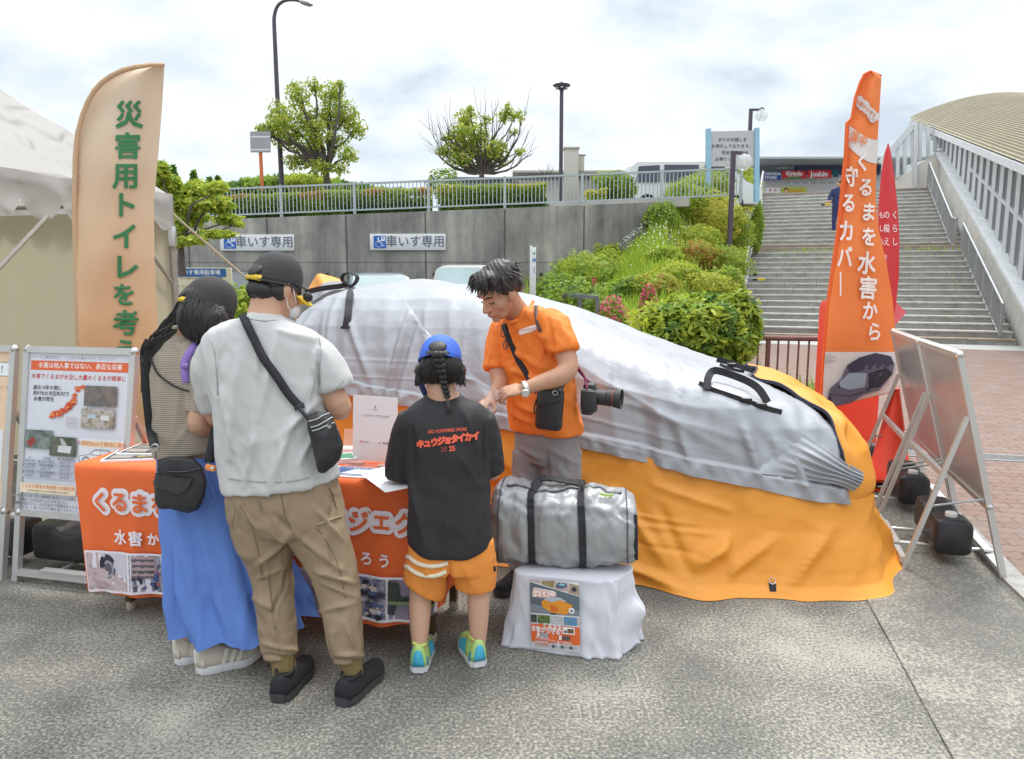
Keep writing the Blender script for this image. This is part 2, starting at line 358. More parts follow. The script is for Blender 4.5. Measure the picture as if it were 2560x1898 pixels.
def brick_mat():
    m = bpy.data.materials.new('interlocking_brick'); m.use_nodes = True; t = m.node_tree; b = t.nodes['Principled BSDF']; b.inputs['Roughness'].default_value = .9
    co = t.nodes.new('ShaderNodeTexCoord'); mp = t.nodes.new('ShaderNodeMapping'); mp.inputs['Rotation'].default_value = (0, 0, R_(12)); t.links.new(co.outputs['Object'], mp.inputs[0])
    wn_ = t.nodes.new('ShaderNodeTexWave'); wn_.inputs['Scale'].default_value = 4.4; wn_.bands_direction = 'X'; t.links.new(mp.outputs[0], wn_.inputs['Vector'])
    ofs = t.nodes.new('ShaderNodeCombineXYZ'); mu = t.nodes.new('ShaderNodeMath'); mu.operation = 'MULTIPLY'; mu.inputs[1].default_value = .022; t.links.new(wn_.outputs['Fac'], mu.inputs[0]); t.links.new(mu.outputs[0], ofs.inputs[1])
    av = t.nodes.new('ShaderNodeVectorMath'); t.links.new(mp.outputs[0], av.inputs[0]); t.links.new(ofs.outputs[0], av.inputs[1])
    br = t.nodes.new('ShaderNodeTexBrick'); br.inputs['Scale'].default_value = 1; br.inputs['Brick Width'].default_value = .225; br.inputs['Row Height'].default_value = .112; br.inputs['Mortar Size'].default_value = .006
    br.inputs['Color1'].default_value = (.215, .125, .095, 1); br.inputs['Color2'].default_value = (.25, .175, .145, 1); br.inputs['Mortar'].default_value = (.10, .085, .075, 1); br.inputs['Bias'].default_value = .1
    t.links.new(av.outputs[0], br.inputs['Vector'])
    n = t.nodes.new('ShaderNodeTexNoise'); n.inputs['Scale'].default_value = 2.2; n.inputs['Detail'].default_value = 6; t.links.new(co.outputs['Object'], n.inputs['Vector'])
    mx = t.nodes.new('ShaderNodeMixRGB'); r = t.nodes.new('ShaderNodeValToRGB'); r.color_ramp.elements[0].position = .45; r.color_ramp.elements[1].position = .75; r.color_ramp.elements[1].color = (.6, .6, .6, 1)
    t.links.new(n.outputs[0], r.inputs[0]); t.links.new(r.outputs[0], mx.inputs[0]); t.links.new(br.outputs[0], mx.inputs[1]); mx.inputs[2].default_value = (.21, .175, .15, 1)
    t.links.new(mx.outputs[0], b.inputs['Base Color'])
    bp = t.nodes.new('ShaderNodeBump'); bp.inputs['Strength'].default_value = .5; bp.inputs['Distance'].default_value = .006; bp.invert = True
    t.links.new(br.outputs['Fac'], bp.inputs['Height']); t.links.new(bp.outputs[0], b.inputs['Normal'])
    return m
M_brick = brick_mat()
g = MB()
g.poly([(2.03, .9, .010), (6, -2, .010), (40, -2, .010), (40, 13, .010), (1.6, 20, .010), (1.6, 6.72, .010), (kerbB.x, kerbB.y, .010), (kerbA.x, kerbA.y, .010)])
setting('brick_pavement', g, M_brick, False)
g = MB(); c0, c1 = V((2.02, .9, 0)), V((kerbB.x, kerbB.y, 0)); g.beam(V((2.0, 1.0, .006)), kerbA + V((0, 0, .006)), .11, .02); g.beam(kerbA + V((0, 0, .006)), kerbB + V((0, 0, .006)), .11, .02)
setting('kerb', g, mat('kerb_concrete', (.30, .29, .27), .9, var=(14, .25), bump=(60, .3)))
# drain grating
g = MB(); A, B = V((1.7, 6.78, .014)), V((9.0, 5.0, .014)); d = (B - A).normalized(); n = d.cross(V((0, 0, 1)))
g.beam(A + n * .11, B + n * .11, .02, .012); g.beam(A - n * .11, B - n * .11, .02, .012)
for i in range(300): p = A + d * (.025 * i); g.beam(p + n * .1, p - n * .1, .008, .01)
setting('drain_grating', g, mat('grating_steel', (.38, .39, .40), .5, .6, var=(20, .2)), False)

# ================================================================ stairs
TR = .372; TH = R_(21); SE = V((-math.cos(TH), math.sin(TH), 0)); SA = V((math.sin(TH), math.cos(TH), 0)); BR = V((12.02, 17.12, 0)); SW = 6.35
NST = 31; RISE = 5.1 / NST
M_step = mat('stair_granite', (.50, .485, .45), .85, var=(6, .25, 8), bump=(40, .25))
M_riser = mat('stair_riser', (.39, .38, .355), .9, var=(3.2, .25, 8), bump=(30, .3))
M_land = mat('stair_landing_tile', (.36, .27, .215), .85, var=(5, .2))
st = empty('staircase', BR, 'wide grey stone staircase climbing to the upper level between two sloping handrails', 'staircase')
s = 0.0
def S(s_, wd, z): return BR + SA * s_ + SE * wd + V((0, 0, z))
for i in range(NST):
    z0, z1 = i * RISE, (i + 1) * RISE; dep = TR; ld = i in (0, 15, 30); mb = MB()
    if ld: dep = 1.2 if i == 15 else (.34 if i == 0 else 2.5)
    x = 0.0; rnd = random.Random(i)       # cut in blocks of stone with small random set-backs, nosing 3 cm proud
    while x < SW:
        x2 = min(SW, x + rnd.uniform(.75, 1.05)); j = rnd.uniform(0, .006); mb.cur = 0
        mb.box((S(s + .16 + j, (x + x2) / 2, z0 + (RISE - .045) / 2)), (x2 - x - .006, .3, RISE - .045), SE, SA, V((0, 0, 1))); mb.cur = 1
        mb.box(S(s + dep / 2 + .01 - .02 + j, (x + x2) / 2, z1 - .0225), (x2 - x - .005, dep + .04, .045), SE, SA, V((0, 0, 1)), .008); x = x2
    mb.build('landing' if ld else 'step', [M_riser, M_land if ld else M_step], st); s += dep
STOP = s
# a solid core below the stones
core = MB(); core.loft([[S(-.0 + .2, w_, -.05), S(STOP, w_, -.05), S(STOP, w_, 5.0), S(.35, w_, .02)] for w_ in (.02, SW - .02)]); core.build('core', M_riser, st)
g = MB(); g.poly([S(-1.5, -1.2, .014), S(-1.5, SW + 1.5, .014), S(.05, SW + 1.5, .014), S(.05, -1.2, .014)]); setting('pavement_strip', g, mat('pale_paving', (.40, .40, .385), .9, var=(4, .15), bump=(30, .2)), False)
def zs(s_):  # height of the stair slope at distance s_
    return interp(s_, [(0, 0), (15 * TR, 15 * RISE), (15 * TR + 1.2, 16 * RISE), (STOP - 2.5, 5.1), (STOP + 20, 5.1)])
M_steel = mat('brushed_steel', (.40, .41, .42), .45, .6, var=(30, .08))
M_alu = mat('aluminium', (.66, .67, .68), .35, .8, var=(12, .06))
M_galv = mat('galvanised_grey_paint', (.42, .47, .50), .5, .1, var=(8, .08))
def stair_rail(name, wd, s0, s1, label, solid):
    e = empty(name, S(s0, wd, zs(s0)), label, 'handrail')
    rail, base, inf = MB(), MB(), MB(); n = 60
    ss = [lerp(s0, s1, i / n) for i in range(n + 1)]
    rail.tube([S(q, wd, zs(q) + .92) for q in ss], .035, 8); base.tube([S(q, wd, zs(q) + .12) for q in ss], .028, 8)
    if solid:
        inf.grid([[S(q, wd, zs(q) + .16) for q in ss], [S(q, wd, zs(q) + .86) for q in ss]]); inf.grid([[S(q, wd + .03, zs(q) + .86) for q in ss], [S(q, wd + .03, zs(q) + .16) for q in ss]])
    q = s0 + .06
    while not solid and q < s1: inf.beam(S(q, wd, zs(q) + .13), S(q, wd, zs(q) + .9), .03, .012); q += .13
    rail.build('top_rail', M_steel, e); base.build('bottom_rail', M_steel, e); inf.build('infill_panel' if solid else 'balusters', mat('rail_panel_grey', (.36, .36, .34), .6, .2, var=(3, .25)) if solid else M_steel, e)
    q = s0 + .03; k = 5
    for i in range(k + 1):
        q = lerp(s0 + .03, s1 - .03, i / k); p = MB(); p.beam(S(q, wd, zs(q) - .05), S(q, wd, zs(q) + .92), .05, .05); p.build('post', M_steel, e)
    return e
stair_rail('handrail', .35, 6.1, STOP - 2.3, 'steel handrail along the right edge of the upper stair flight', False)
stair_rail('handrail', .30, .15, 5.3, 'steel handrail along the right edge of the lower stair flight', False)
stair_rail('handrail', SW + .03, -.4, STOP - 2.2, 'solid panelled handrail on the left edge of the stairs, beside the planted bank', True)

# ================================================================ glass stair canopy on the right
PW = BR - SE * .12                                            # plane of the glass wall, running up beside the stairs
def on_plane(u, v, p0, nrm):
    d = ray(u, v); o = V((0, 0, EYE)); return o + d * ((p0 - o).dot(nrm) / d.dot(nrm))
def Wp(u, v): return on_plane(u, v, PW, SE)
M_white = mat('white_render', (.72, .70, .65), .85, var=(2.5, .12, 8), bump=(60, .15))
M_cap = mat('white_coping', (.72, .73, .74), .7, var=(5, .1))
M_mull = mat('mullion_paint', (.62, .64, .65), .5, .2, var=(6, .06))
M_glass = mat('canopy_glass', (.30, .37, .40), .06, 0, alpha=.42, spec=.9)
can = empty('stair_canopy', PW, 'glass walled stair canopy with curved ribbed beige roof beside the steps', 'canopy')
par = [Wp(2354, 386), Wp(2560, 742)]; gut = [Wp(2289, 304), Wp(2560, 411)]
pd = par[1] - par[0]; gd = gut[1] - gut[0]
ext = 1.9
parN = par[0] + pd * 1.2; gutN = gut[0] + gd * ext
mb = MB(); th = -SE * .3
mb.loft([[par[0], parN, V((parN.x, parN.y, -.1)), V((par[0].x, par[0].y, -.1))], [p + th for p in (par[0], parN, V((parN.x, parN.y, -.1)), V((par[0].x, par[0].y, -.1)))]])
mb.build('parapet', M_white, can, sm=False)
mb = MB(); up = V((0, 0, .05)); mb.beam(par[0] + th * .4 + up, parN + th * .4 + up, .62, .10); mb.build('coping', M_cap, can)
def Lp(a, d, t): return a + d * t
ginn = -SE * .12
mb = MB()
gl = [(0, .0), (1, 1)]
mb.poly([gut[0] + ginn, gutN + ginn, parN + ginn, par[0] + ginn]); mb.build('glass_wall', M_glass, can, sm=False)
s_of = lambda p: (p - PW).dot(SA)
sp0, spN, sg0, sgN = s_of(par[0]), s_of(parN), s_of(gut[0]), s_of(gutN)
def zpar(q): return lerp(par[0].z, parN.z, (q - sp0) / (spN - sp0))
def zgut(q): return lerp(gut[0].z, gutN.z, (q - sg0) / (sgN - sg0))
def Wq(q, z): return PW + SA * q + V((0, 0, z))
mull = MB(); q = min(sp0, sg0)
nm = 30
for i in range(nm):
    q = sg0 - .45 - i * .85
    zb = zpar(q) if q < sp0 else lerp(par[0].z, gut[0].z, min(1, (q - sp0) / max(.01, sg0 - sp0)))
    zt = zgut(min(q, sg0))
    if zt > zb: m1 = MB(); m1.beam(Wq(q, zb) + ginn, Wq(q, zt) + ginn, .13, .16); m1.build('mullion', M_mull, can, sm=False)
for fr in (.5,):   # transoms on the taller near part
    qq = [sp0 - 4.5 - k * .62 for k in range(14)]
    for a, b in zip(qq, qq[1:]):
        mull.beam(Wq(a, lerp(zpar(a), zgut(a), fr)) + ginn, Wq(b, lerp(zpar(b), zgut(b), fr)) + ginn, .09, .09)
mull.build('transoms', M_mull, can, sm=False)
mb = MB(); mb.beam(gut[0] - SA * -.0 + SE * .12, gutN + SE * .12, .30, .20); mb.build('gutter', M_cap, can)
# ribbed barrel roof swept along the gutter
RW, RH = 7.2, .80
prof = []; n = 76
for i in range(n + 1):
    t = i / n; prof.append((SE * (.25 - RW * t), RH * math.sin(math.pi * min(1, t * 1.03 + .0)) ** .85 if t * 1.03 < 1 else 0.0))
rows = []
for k in (0, 1):
    base = (gut[0] - gd * .02, gutN)[k]; r = []
    for i, (o, z) in enumerate(prof):
        r += [base + o + V((0, 0, z + .16)), base + o - SE * (RW / n * .62) + V((0, 0, z + .16)), base + o - SE * (RW / n * .68) + V((0, 0, z + .235)), base + o - SE * (RW / n * .95) + V((0, 0, z + .235))]
    rows.append(r)
mb = MB(); mb.grid(rows[::-1]); mb.build('roof', mat('roof_sheet', (.37, .33, .235), .6, .1, var=(1.5, .10)), can, sm=False)
# dark soffit keeps the inside shaded
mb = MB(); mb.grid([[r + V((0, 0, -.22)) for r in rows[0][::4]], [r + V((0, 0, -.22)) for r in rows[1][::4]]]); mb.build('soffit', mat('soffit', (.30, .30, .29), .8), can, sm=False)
# front wing at the head of the stairs, facing the steps
HP = PW + SA * s_of(par[0])
def Hp(u, v, k=0): return on_plane(u, v, HP + SA * (.3 + k), SA)
mb = MB(); q = [Hp(2352, 372), Hp(2285, 420), Hp(2238, 452), Hp(2240, 476), Hp(2352, 472)]; mb.loft([q, [p + SA * .3 for p in q]]); mb.build('wing_wall', M_white, can, sm=False)
mb = MB(); q = [Hp(2292, 306, .1), Hp(2203, 408, .1), Hp(2195, 470, .1), Hp(2238, 470, .1), Hp(2352, 380, .1), Hp(2352, 322, .1)]; mb.poly(q); mb.build('wing_glass', M_glass, can, sm=False)
mb = MB(); mb.beam(Hp(2290, 306), Hp(2200, 408), .25, .22); 
for (u, v0, v1) in ((2300, 310, 402), (2282, 320, 418), (2262, 336, 430), (2244, 360, 445), (2225, 384, 462), (2208, 404, 470), (2320, 316, 392), (2338, 324, 380)): mb.beam(Hp(u, v1), Hp(u, v0), .12, .12)
mb.beam(Hp(2287, 470, -.1), Hp(2289, 312, -.1), .14, .14); mb.build('wing_frame', M_mull, can, sm=False)
# rails and floor seen through the glass
mb = MB()
for i in range(14):
    q = sp0 - i * 1.1; mb.beam(Wq(q, zpar(q) - .3) - SE * 1.5, Wq(q, zpar(q) + .75) - SE * 1.5, .05, .05)
mb.beam(Wq(sp0, zpar(sp0) + .75) - SE * 1.5, Wq(spN, zpar(spN) + .75) - SE * 1.5, .07, .07); mb.build('inner_rail', M_mull, can, sm=False)
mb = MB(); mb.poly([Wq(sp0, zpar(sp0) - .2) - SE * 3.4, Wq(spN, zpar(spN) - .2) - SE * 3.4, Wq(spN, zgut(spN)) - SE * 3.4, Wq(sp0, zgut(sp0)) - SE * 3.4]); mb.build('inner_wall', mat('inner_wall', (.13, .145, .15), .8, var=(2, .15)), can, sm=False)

# ================================================================ retaining wall and upper level
WY = 20.0
def ztop(x): return 3.22 + .0386 * (x + 7.49)
def wall_mat():
    m = bpy.data.materials.new('stained_concrete'); m.use_nodes = True; t = m.node_tree; b = t.nodes['Principled BSDF']; b.inputs['Roughness'].default_value = .92; b.inputs['Specular IOR Level'].default_value = .2
    co = t.nodes.new('ShaderNodeTexCoord')
    def ns(scale, st, d=6, r=.6, ds=0):
        mp = t.nodes.new('ShaderNodeMapping'); mp.inputs['Scale'].default_value = st; t.links.new(co.outputs['Object'], mp.inputs[0])
        n = t.nodes.new('ShaderNodeTexNoise'); n.inputs['Scale'].default_value = scale; n.inputs['Detail'].default_value = d; n.inputs['Roughness'].default_value = r; n.inputs['Distortion'].default_value = ds; t.links.new(mp.outputs[0], n.inputs['Vector']); return n
    a = ns(1.0, (1.6, 1, .16), 8, .62); c = ns(.7, (1, 1, .8), 8, .65, .4); f = ns(9, (1, 1, .3), 5)
    r = t.nodes.new('ShaderNodeValToRGB'); e = r.color_ramp.elements; e.new(.5); e.new(.6)
    for el, p, cc in zip(e, (.36, .45, .53, .64), ((.13, .128, .125), (.235, .228, .215), (.33, .32, .295), (.56, .53, .47))): el.position = p; el.color = (*cc, 1)
    av = t.nodes.new('ShaderNodeMath'); av.operation = 'MULTIPLY_ADD'; av.inputs[1].default_value = .55; t.links.new(a.outputs[0], av.inputs[0])
    a2 = t.nodes.new('ShaderNodeMath'); a2.operation = 'MULTIPLY'; a2.inputs[1].default_value = .45; t.links.new(c.outputs[0], a2.inputs[0]); t.links.new(a2.outputs[0], av.inputs[2]); t.links.new(av.outputs[0], r.inputs[0])
    mx = t.nodes.new('ShaderNodeMixRGB'); mx.blend_type = 'MULTIPLY'; mx.inputs[0].default_value = .35; t.links.new(r.outputs[0], mx.inputs[1]); t.links.new(f.outputs[0], mx.inputs[2])
    g2 = t.nodes.new('ShaderNodeGamma'); g2.inputs[1].default_value = .92; t.links.new(mx.outputs[0], g2.inputs[0]); t.links.new(g2.outputs[0], b.inputs['Base Color'])
    bp = t.nodes.new('ShaderNodeBump'); bp.inputs['Strength'].default_value = .3; bp.inputs['Distance'].default_value = .02; t.links.new(f.outputs[0], bp.inputs['Height']); t.links.new(bp.outputs[0], b.inputs['Normal'])
    return m
M_wall = wall_mat()
rw = empty('retaining_wall', (0, WY, 0), 'stained grey concrete retaining wall below the railing of the upper car park', 'wall')
mb = MB(); xs = [-22, -7.49, 0, 4.35]
mb.loft([[V((x, WY, -.2)), V((x, WY, ztop(x))), V((x, WY + .45, ztop(x))), V((x, WY + .45, -.2))] for x in xs]); mb.build('wall_body', M_wall, rw, sm=False)
mb = MB(); k = -11.0
while k < 4.2: mb.box((k, WY - .002, ztop(k) / 2), (.035 if k < 3 else .02, .012, ztop(k) - .06)); k += 2.16
for z in (1.05, 2.05): mb.box((-6, WY - .001, z), (24, .006, .012))
mb.build('joints', mat('wall_joint_dark', (.10, .095, .09), .95), rw, sm=False)  # joint lines in one even dark tone
mb = MB()
for i in range(17):
    for z in (1.72, .8):
        x = -9 + i * .98; mb.lathe((x, WY + .01, z), [(.0, -.02), (.045, -.02), (.045, .03), (.03, .03)], 12, (0, -1, 0))
mb.build('tie_holes', mat('tie_hole', (.03, .03, .03), .9), rw)
def lot_edge(y): return interp(y, [(20.4, 4.35), (23.5, 5.6), (27, 7.6), (29.5, 9.0), (33, 10.5), (34.5, 150)])
g = MB(); g.grid([[V((x, y, min(5.0, ztop(max(-12, x))) - .03)) for x in [lerp(-120, lot_edge(y), t) for t in (0, .5, .8, .9, .95, .98, 1)]] for y in (WY + .4, 22, 23.5, 25, 27, 29.5, 33, 34.5, 60, 140)]); setting('upper_car_park', g, mat('upper_asphalt', (.12, .12, .12), .9, var=(3, .15)), False)
# fence, bay by bay
fn = empty('railing_fence', (0, WY + .15, ztop(0)), 'pale grey steel railing with thin vertical bars running along the retaining wall', 'fence')
px_posts = [520.5, 703.6, 886.8, 1071.7, 1262, 1454.8, 1652.8, 1850]
fxs = [P(u, 500, WY + .15).x for u in px_posts]; fxs = [2 * fxs[0] - fxs[1] - 2.1, 2 * fxs[0] - fxs[1]] + fxs
FY = WY + .15
for a, b in zip(fxs, fxs[1:]):
    mb = MB(); A = V((a, FY, ztop(a))); B = V((b, FY, ztop(b)))
    mb.beam(A + V((0, 0, .82)), B + V((0, 0, .82)), .06, .05); mb.beam(A + V((0, 0, .12)), B + V((0, 0, .12)), .05, .04); n = max(6, int((b - a) / .105))
    for i in range(1, n): p = A.lerp(B, i / n); mb.beam(p + V((0, 0, .12)), p + V((0, 0, .82)), .022, .022)
    mb.build('rail_bay', M_galv, fn, sm=False)
for a in fxs:
    mb = MB(); A = V((a, FY - .03, ztop(a))); mb.beam(A - V((0, 0, .1)), A + V((0, 0, .86)), .07, .07); mb.box(A + V((0, -.03, .12)), (.11, .03, .07)); mb.box(A + V((0, -.03, .22)), (.1, .02, .02)); mb.build('post', M_galv, fn, sm=False)
# pale kerb under the right half of the fence
g = MB(); x0, x1 = P(1372, 510, WY + .6).x, P(1720, 500, WY + .6).x; g.loft([[V((x, WY + .42, ztop(x) - .1)), V((x, WY + .42, ztop(x) + .14)), V((x, WY + .75, ztop(x) + .14)), V((x, WY + .75, ztop(x) - .1))] for x in (x0, x0 + .8, x1)]); setting('kerb_upper', g, mat('kerb_pale', (.55, .53, .50), .85, var=(3, .12)), False)

# ================================================================ planted bank between wall and stairs
BK_V = [(1300, 700), (1335, 700), (1528, 668), (1620, 590), (1665, 530), (1760, 470), (1850, 428), (1905, 412)]
BK_Y = [(1300, 19.6), (1620, 19.6), (1665, 20.4), (1760, 23.5), (1850, 27), (1905, 29.5)]
def bank(u, t):
    vt = interp(u, BK_V); yt = interp(u, BK_Y); return P(u, lerp(880, vt, t), lerp(12.2, yt, t ** .85))
def bank_at(u, v):
    vt = interp(u, BK_V); return bank(u, max(0.0, min(1.0, (880 - v) / (880 - vt))))
g = MB(); us = [1270 + i * 19.6 for i in range(31)]
rows = [[bank(u, k / 20) for u in us] for k in range(21)]
rows.append([p + V((-.6, 3, .05)) for p in rows[-1]]); rows.insert(0, [V((p.x * .93, p.y * .93, -.1)) for p in rows[0]]); g.grid(rows); setting('bank', g, mat('bank_soil', (.10, .12, .04), .95, two=((.07, .06, .04), 4, .4, .6), bump=(20, .4)))
# ================================================================ foliage
def leaf_mat(name, col, tr=.45):
    m = bpy.data.materials.new(name); m.use_nodes = True; t = m.node_tree; b = t.nodes['Principled BSDF']; out = t.nodes['Material Output']
    b.inputs['Roughness'].default_value = .5; b.inputs['Specular IOR Level'].default_value = .35
    n = t.nodes.new('ShaderNodeTexNoise'); n.inputs['Scale'].default_value = 9; co = t.nodes.new('ShaderNodeTexCoord'); t.links.new(co.outputs['Object'], n.inputs['Vector'])
    h = t.nodes.new('ShaderNodeHueSaturation'); h.inputs['Color'].default_value = (*col, 1); mr = t.nodes.new('ShaderNodeMapRange'); mr.inputs['To Min'].default_value = .6; mr.inputs['To Max'].default_value = 1.35
    t.links.new(n.outputs[0], mr.inputs[0]); t.links.new(mr.outputs[0], h.inputs['Value']); t.links.new(h.outputs[0], b.inputs['Base Color'])
    tl = t.nodes.new('ShaderNodeBsdfTranslucent'); t.links.new(h.outputs[0], tl.inputs['Color']); mx = t.nodes.new('ShaderNodeMixShader'); mx.inputs[0].default_value = tr
    t.links.new(b.outputs[0], mx.inputs[1]); t.links.new(tl.outputs[0], mx.inputs[2]); t.links.new(mx.outputs[0], out.inputs[0]); return m
LF = {'lime': leaf_mat('leaf_lime', (.50, .56, .07)), 'fresh': leaf_mat('leaf_fresh', (.36, .47, .06)), 'mid': leaf_mat('leaf_mid', (.28, .41, .065)), 'deep': leaf_mat('leaf_deep', (.115, .22, .05)),
      'gold': leaf_mat('leaf_gold', (.56, .54, .08)), 'olive': leaf_mat('leaf_olive', (.42, .48, .065)), 'rust': leaf_mat('leaf_rust', (0.507, 0.289, 0.079)), 'pine': leaf_mat('leaf_pine', (0.088, 0.210, 0.061)), 'grass': leaf_mat('leaf_grass', (0.438, 0.620, 0.088), .45),
      'pink': leaf_mat('petal_pink', (.70, .13, .22), .3), 'white': leaf_mat('petal_white', (.75, .75, .65), .3)}
M_bark = mat('bark', (.115, .095, .085), .9, var=(14, .3), bump=(40, .6, (1, 1, .25)))
def rdir(r):
    z = r.uniform(-1, 1); a = r.uniform(0, 6.2832); q = math.sqrt(1 - z * z); return V((q * math.cos(a), q * math.sin(a), z))
def leaf(mb, p, n, size, r, mi, long_=1.7):
    n = n.normalized(); x = n.orthogonal().normalized(); y = n.cross(x); a = r.uniform(0, 6.28)
    d = x * math.cos(a) + y * math.sin(a); e = n.cross(d); s = size * r.uniform(.7, 1.3); l = s * long_
    mb.cur = mi; mb.poly([p - d * l / 2, p + e * s * .42 + n * s * .08, p + d * l / 2 - n * s * .12, p - e * s * .42 + n * s * .08])
def cloud(mb, c, rad, n, size, r, nm=3, lump=.28, shell=.62, up=.35, seed=0, long_=1.7, zmin=-9, zones=None):
    """leaves through the outer part of a lumpy ellipsoid; materials go by clump"""
    c = V(c)
    for i in range(n):
        d = rdir(r)
        if d.z < zmin: d.z = abs(d.z) * .5
        k = 1 + lump * noise.noise(d * 1.9 + V((seed * 7.3, seed, 0))) + lump * .55 * noise.noise(d * 4.6 + V((seed, 3, 1)))
        q = shell + (1.03 - shell) * r.random() ** .55; p = c + V((d.x * rad[0], d.y * rad[1], d.z * rad[2])) * (k * q)
        cl = noise.noise(p / max(rad) * 3.1 + V((seed, seed * 2, 5))) + r.uniform(-.35, .35)
        mi = int(max(0, min(nm - .01, (cl + .65) / 1.3 * nm)))
        leaf(mb, p, d * .7 + rdir(r) * .75 + V((0, 0, up)), size, r, mi, long_)
def lumpy(mb, c, rad, k=.72, seed=0, lump=.28, nu=18, nv=11):
    c = V(c); rows = []
    for i in range(nv + 1):
        a = max(.03, min(math.pi - .03, math.pi * i / nv)); row = []
        for j in range(nu):
            b = 6.2832 * j / nu; d = V((math.sin(a) * math.cos(b), math.sin(a) * math.sin(b), -math.cos(a)))
            q = 1 + lump * noise.noise(d * 1.9 + V((seed * 7.3, seed, 0))); row.append(c + V((d.x * rad[0], d.y * rad[1], d.z * rad[2])) * (q * k))
        rows.append(row)
    mb.loft(rows)
def shrub(name, c, rad, n, size, cols, label, cat='shrub', group=None, seed=1, lump=.28, core=.7, stem=True, long_=1.7, up=.35):
    r = random.Random(seed); c = V(c); e = empty(name, c - V((0, 0, rad[2] * .8)), label, cat, group); mb = MB()
    cloud(mb, c, rad, n, size, r, len(cols), lump, .66, up, seed, long_)
    mb.cur = len(cols) // 2
    if core: lumpy(mb, c, rad, core, seed, lump)
    mb.build('foliage', [LF[k] for k in cols], e, sm=False)
    if stem:
        s = MB()
        for k in range(4): a = k * 1.7 + seed; s.tube([c + V((math.cos(a) * .05, math.sin(a) * .05, -rad[2] * 1.15)), c + V((math.cos(a) * rad[0] * .3, math.sin(a) * rad[1] * .3, -rad[2] * .3))], [.02, .012], 6)
        s.build('stems', M_bark, e)
    return e
def bent(a, b, r, k=.12, n=5):
    a, b = V(a), V(b); l = (b - a).length; o = [a]
    for i in range(1, n): o.append(a.lerp(b, i / n) + rdir(r) * l * k * .35 + V((0, 0, -l * k * .6 * math.sin(math.pi * i / n))))
    return o + [b]
def px_tree(name, base, fork, Y, clumps, dens, size, cols, label, group=None, seed=3, tr=.09, bare=(), depth=1.0, twig=True, fill=0):
    """a tree whose clumps of foliage stand at (u, v, ru, rv) around the depth Y; limbs run from the fork to each clump"""
    r = random.Random(seed); B = base; Fk = P(*fork, Y); e = empty(name, B, label, 'tree', group); tk = MB(); cr = MB(); s = Y / FOC
    tk.tube(bent(B, Fk, r, .05), [tr * (1.15 - .07 * i) for i in range(6)], 9)
    for i, (u, v, ru, rv) in enumerate(clumps):
        c = P(u, v, Y + r.uniform(-1, 1) * depth); R3 = (ru * s, ru * s * .9, rv * s)
        mid = Fk.lerp(c, .5) + rdir(r) * .12 + V((0, 0, .1))
        L_ = (c - Fk).length; tk.tube(bent(Fk, mid, r, .1, 4) + bent(mid, c, r, .15, 4)[1:], [tr * (.62 if len(bare) == 0 else .40) * (1 - .09 * k) * min(1, .5 + L_ / 3) for k in range(9)], 6)
        cloud(cr, c, R3, int(dens * ru * rv / 100), size, r, len(cols), .45, .2, .3, seed + i)
        if twig:
            for k in range(5):
                d = rdir(r); tk.tube([c - (c - mid) * .25, c + V((d.x * R3[0], d.y * R3[1], d.z * R3[2])) * .8], [.012, .004], 4)
    for (u, v) in bare:
        c = P(u, v, Y + r.uniform(-1, 1) * depth); mid = Fk.lerp(c, .45) + V(((c.x - Fk.x) * .22, 0, -.12)); pts = bent(Fk, mid, r, .1, 4) + bent(mid, c, r, .1, 4)[1:]
        tk.tube(pts, [tr * .45 * (1 - .115 * k) + .003 for k in range(9)], 5)
        for k in range(7):
            q = pts[r.randint(4, 8)]; d = (c - mid).normalized() + rdir(r) * .55 + V((0, 0, .25)); l = r.uniform(.25, .6); tk.tube([q, q + d * l * .5 + rdir(r) * .03, q + d * l], [.008, .006, .003], 4)
    tk.build('trunk', M_bark, e); cr.build('crown', [LF[k] for k in cols], e, sm=False); return e
UZ = 3.35
px_tree('leafy_tree', P(826, 500, 23.5), (815, 430), 23.5, [(700, 290, 34, 37), (668, 330, 24, 25), (745, 240, 29, 30), (785, 215, 20, 18), (765, 300, 40, 39), (830, 235, 39, 29), (862, 285, 34, 34), (885, 320, 34, 27), (720, 345, 42, 30), (775, 375, 42, 34), (740, 405, 34, 20), (800, 420, 29, 22), (840, 350, 30, 18), (868, 388, 27, 25), (848, 425, 22, 13), (700, 312, 30, 25), (820, 290, 37, 39), (655, 322, 15, 13), (850, 212, 17, 10), (735, 215, 13, 12), (790, 335, 34, 34)],
        40, .075, ['mid', 'olive', 'fresh', 'gold'], 'full leafy yellow-green tree behind the railing, next to the tall curved lamp post', seed=11, tr=.12, depth=.8)
px_tree('half_bare_tree', P(1206, 470, 23.5), (1204, 432), 23.5, [(1165, 300, 30, 30), (1152, 330, 24, 20), (1160, 350, 46, 30), (1180, 375, 49, 30), (1130, 378, 27, 18), (1150, 400, 35, 18), (1240, 370, 32, 22), (1260, 290, 16, 18), (1290, 290, 23, 15), (1270, 272, 11, 15), (1225, 395, 32, 18), (1195, 335, 30, 22), (1120, 345, 16, 12), (1175, 275, 12, 12), (1255, 400, 22, 15), (1105, 380, 18, 12), (1300, 380, 14, 10), (1285, 330, 12, 10), (1215, 300, 14, 14)],
        44, .07, ['mid', 'olive', 'fresh', 'gold'], 'half bare tree with a flat spreading crown and twiggy outer branches behind the railing', seed=5, tr=.10, depth=.6,
        bare=[(1075, 325), (1082, 365), (1095, 310), (1110, 290), (1100, 390), (1125, 300), (1200, 300), (1215, 290), (1235, 285), (1245, 300), (1280, 310), (1300, 330), (1312, 290), (1315, 350), (1325, 380), (1300, 400), (1285, 350), (1220, 330), (1180, 310), (1118, 320), (1090, 340)])
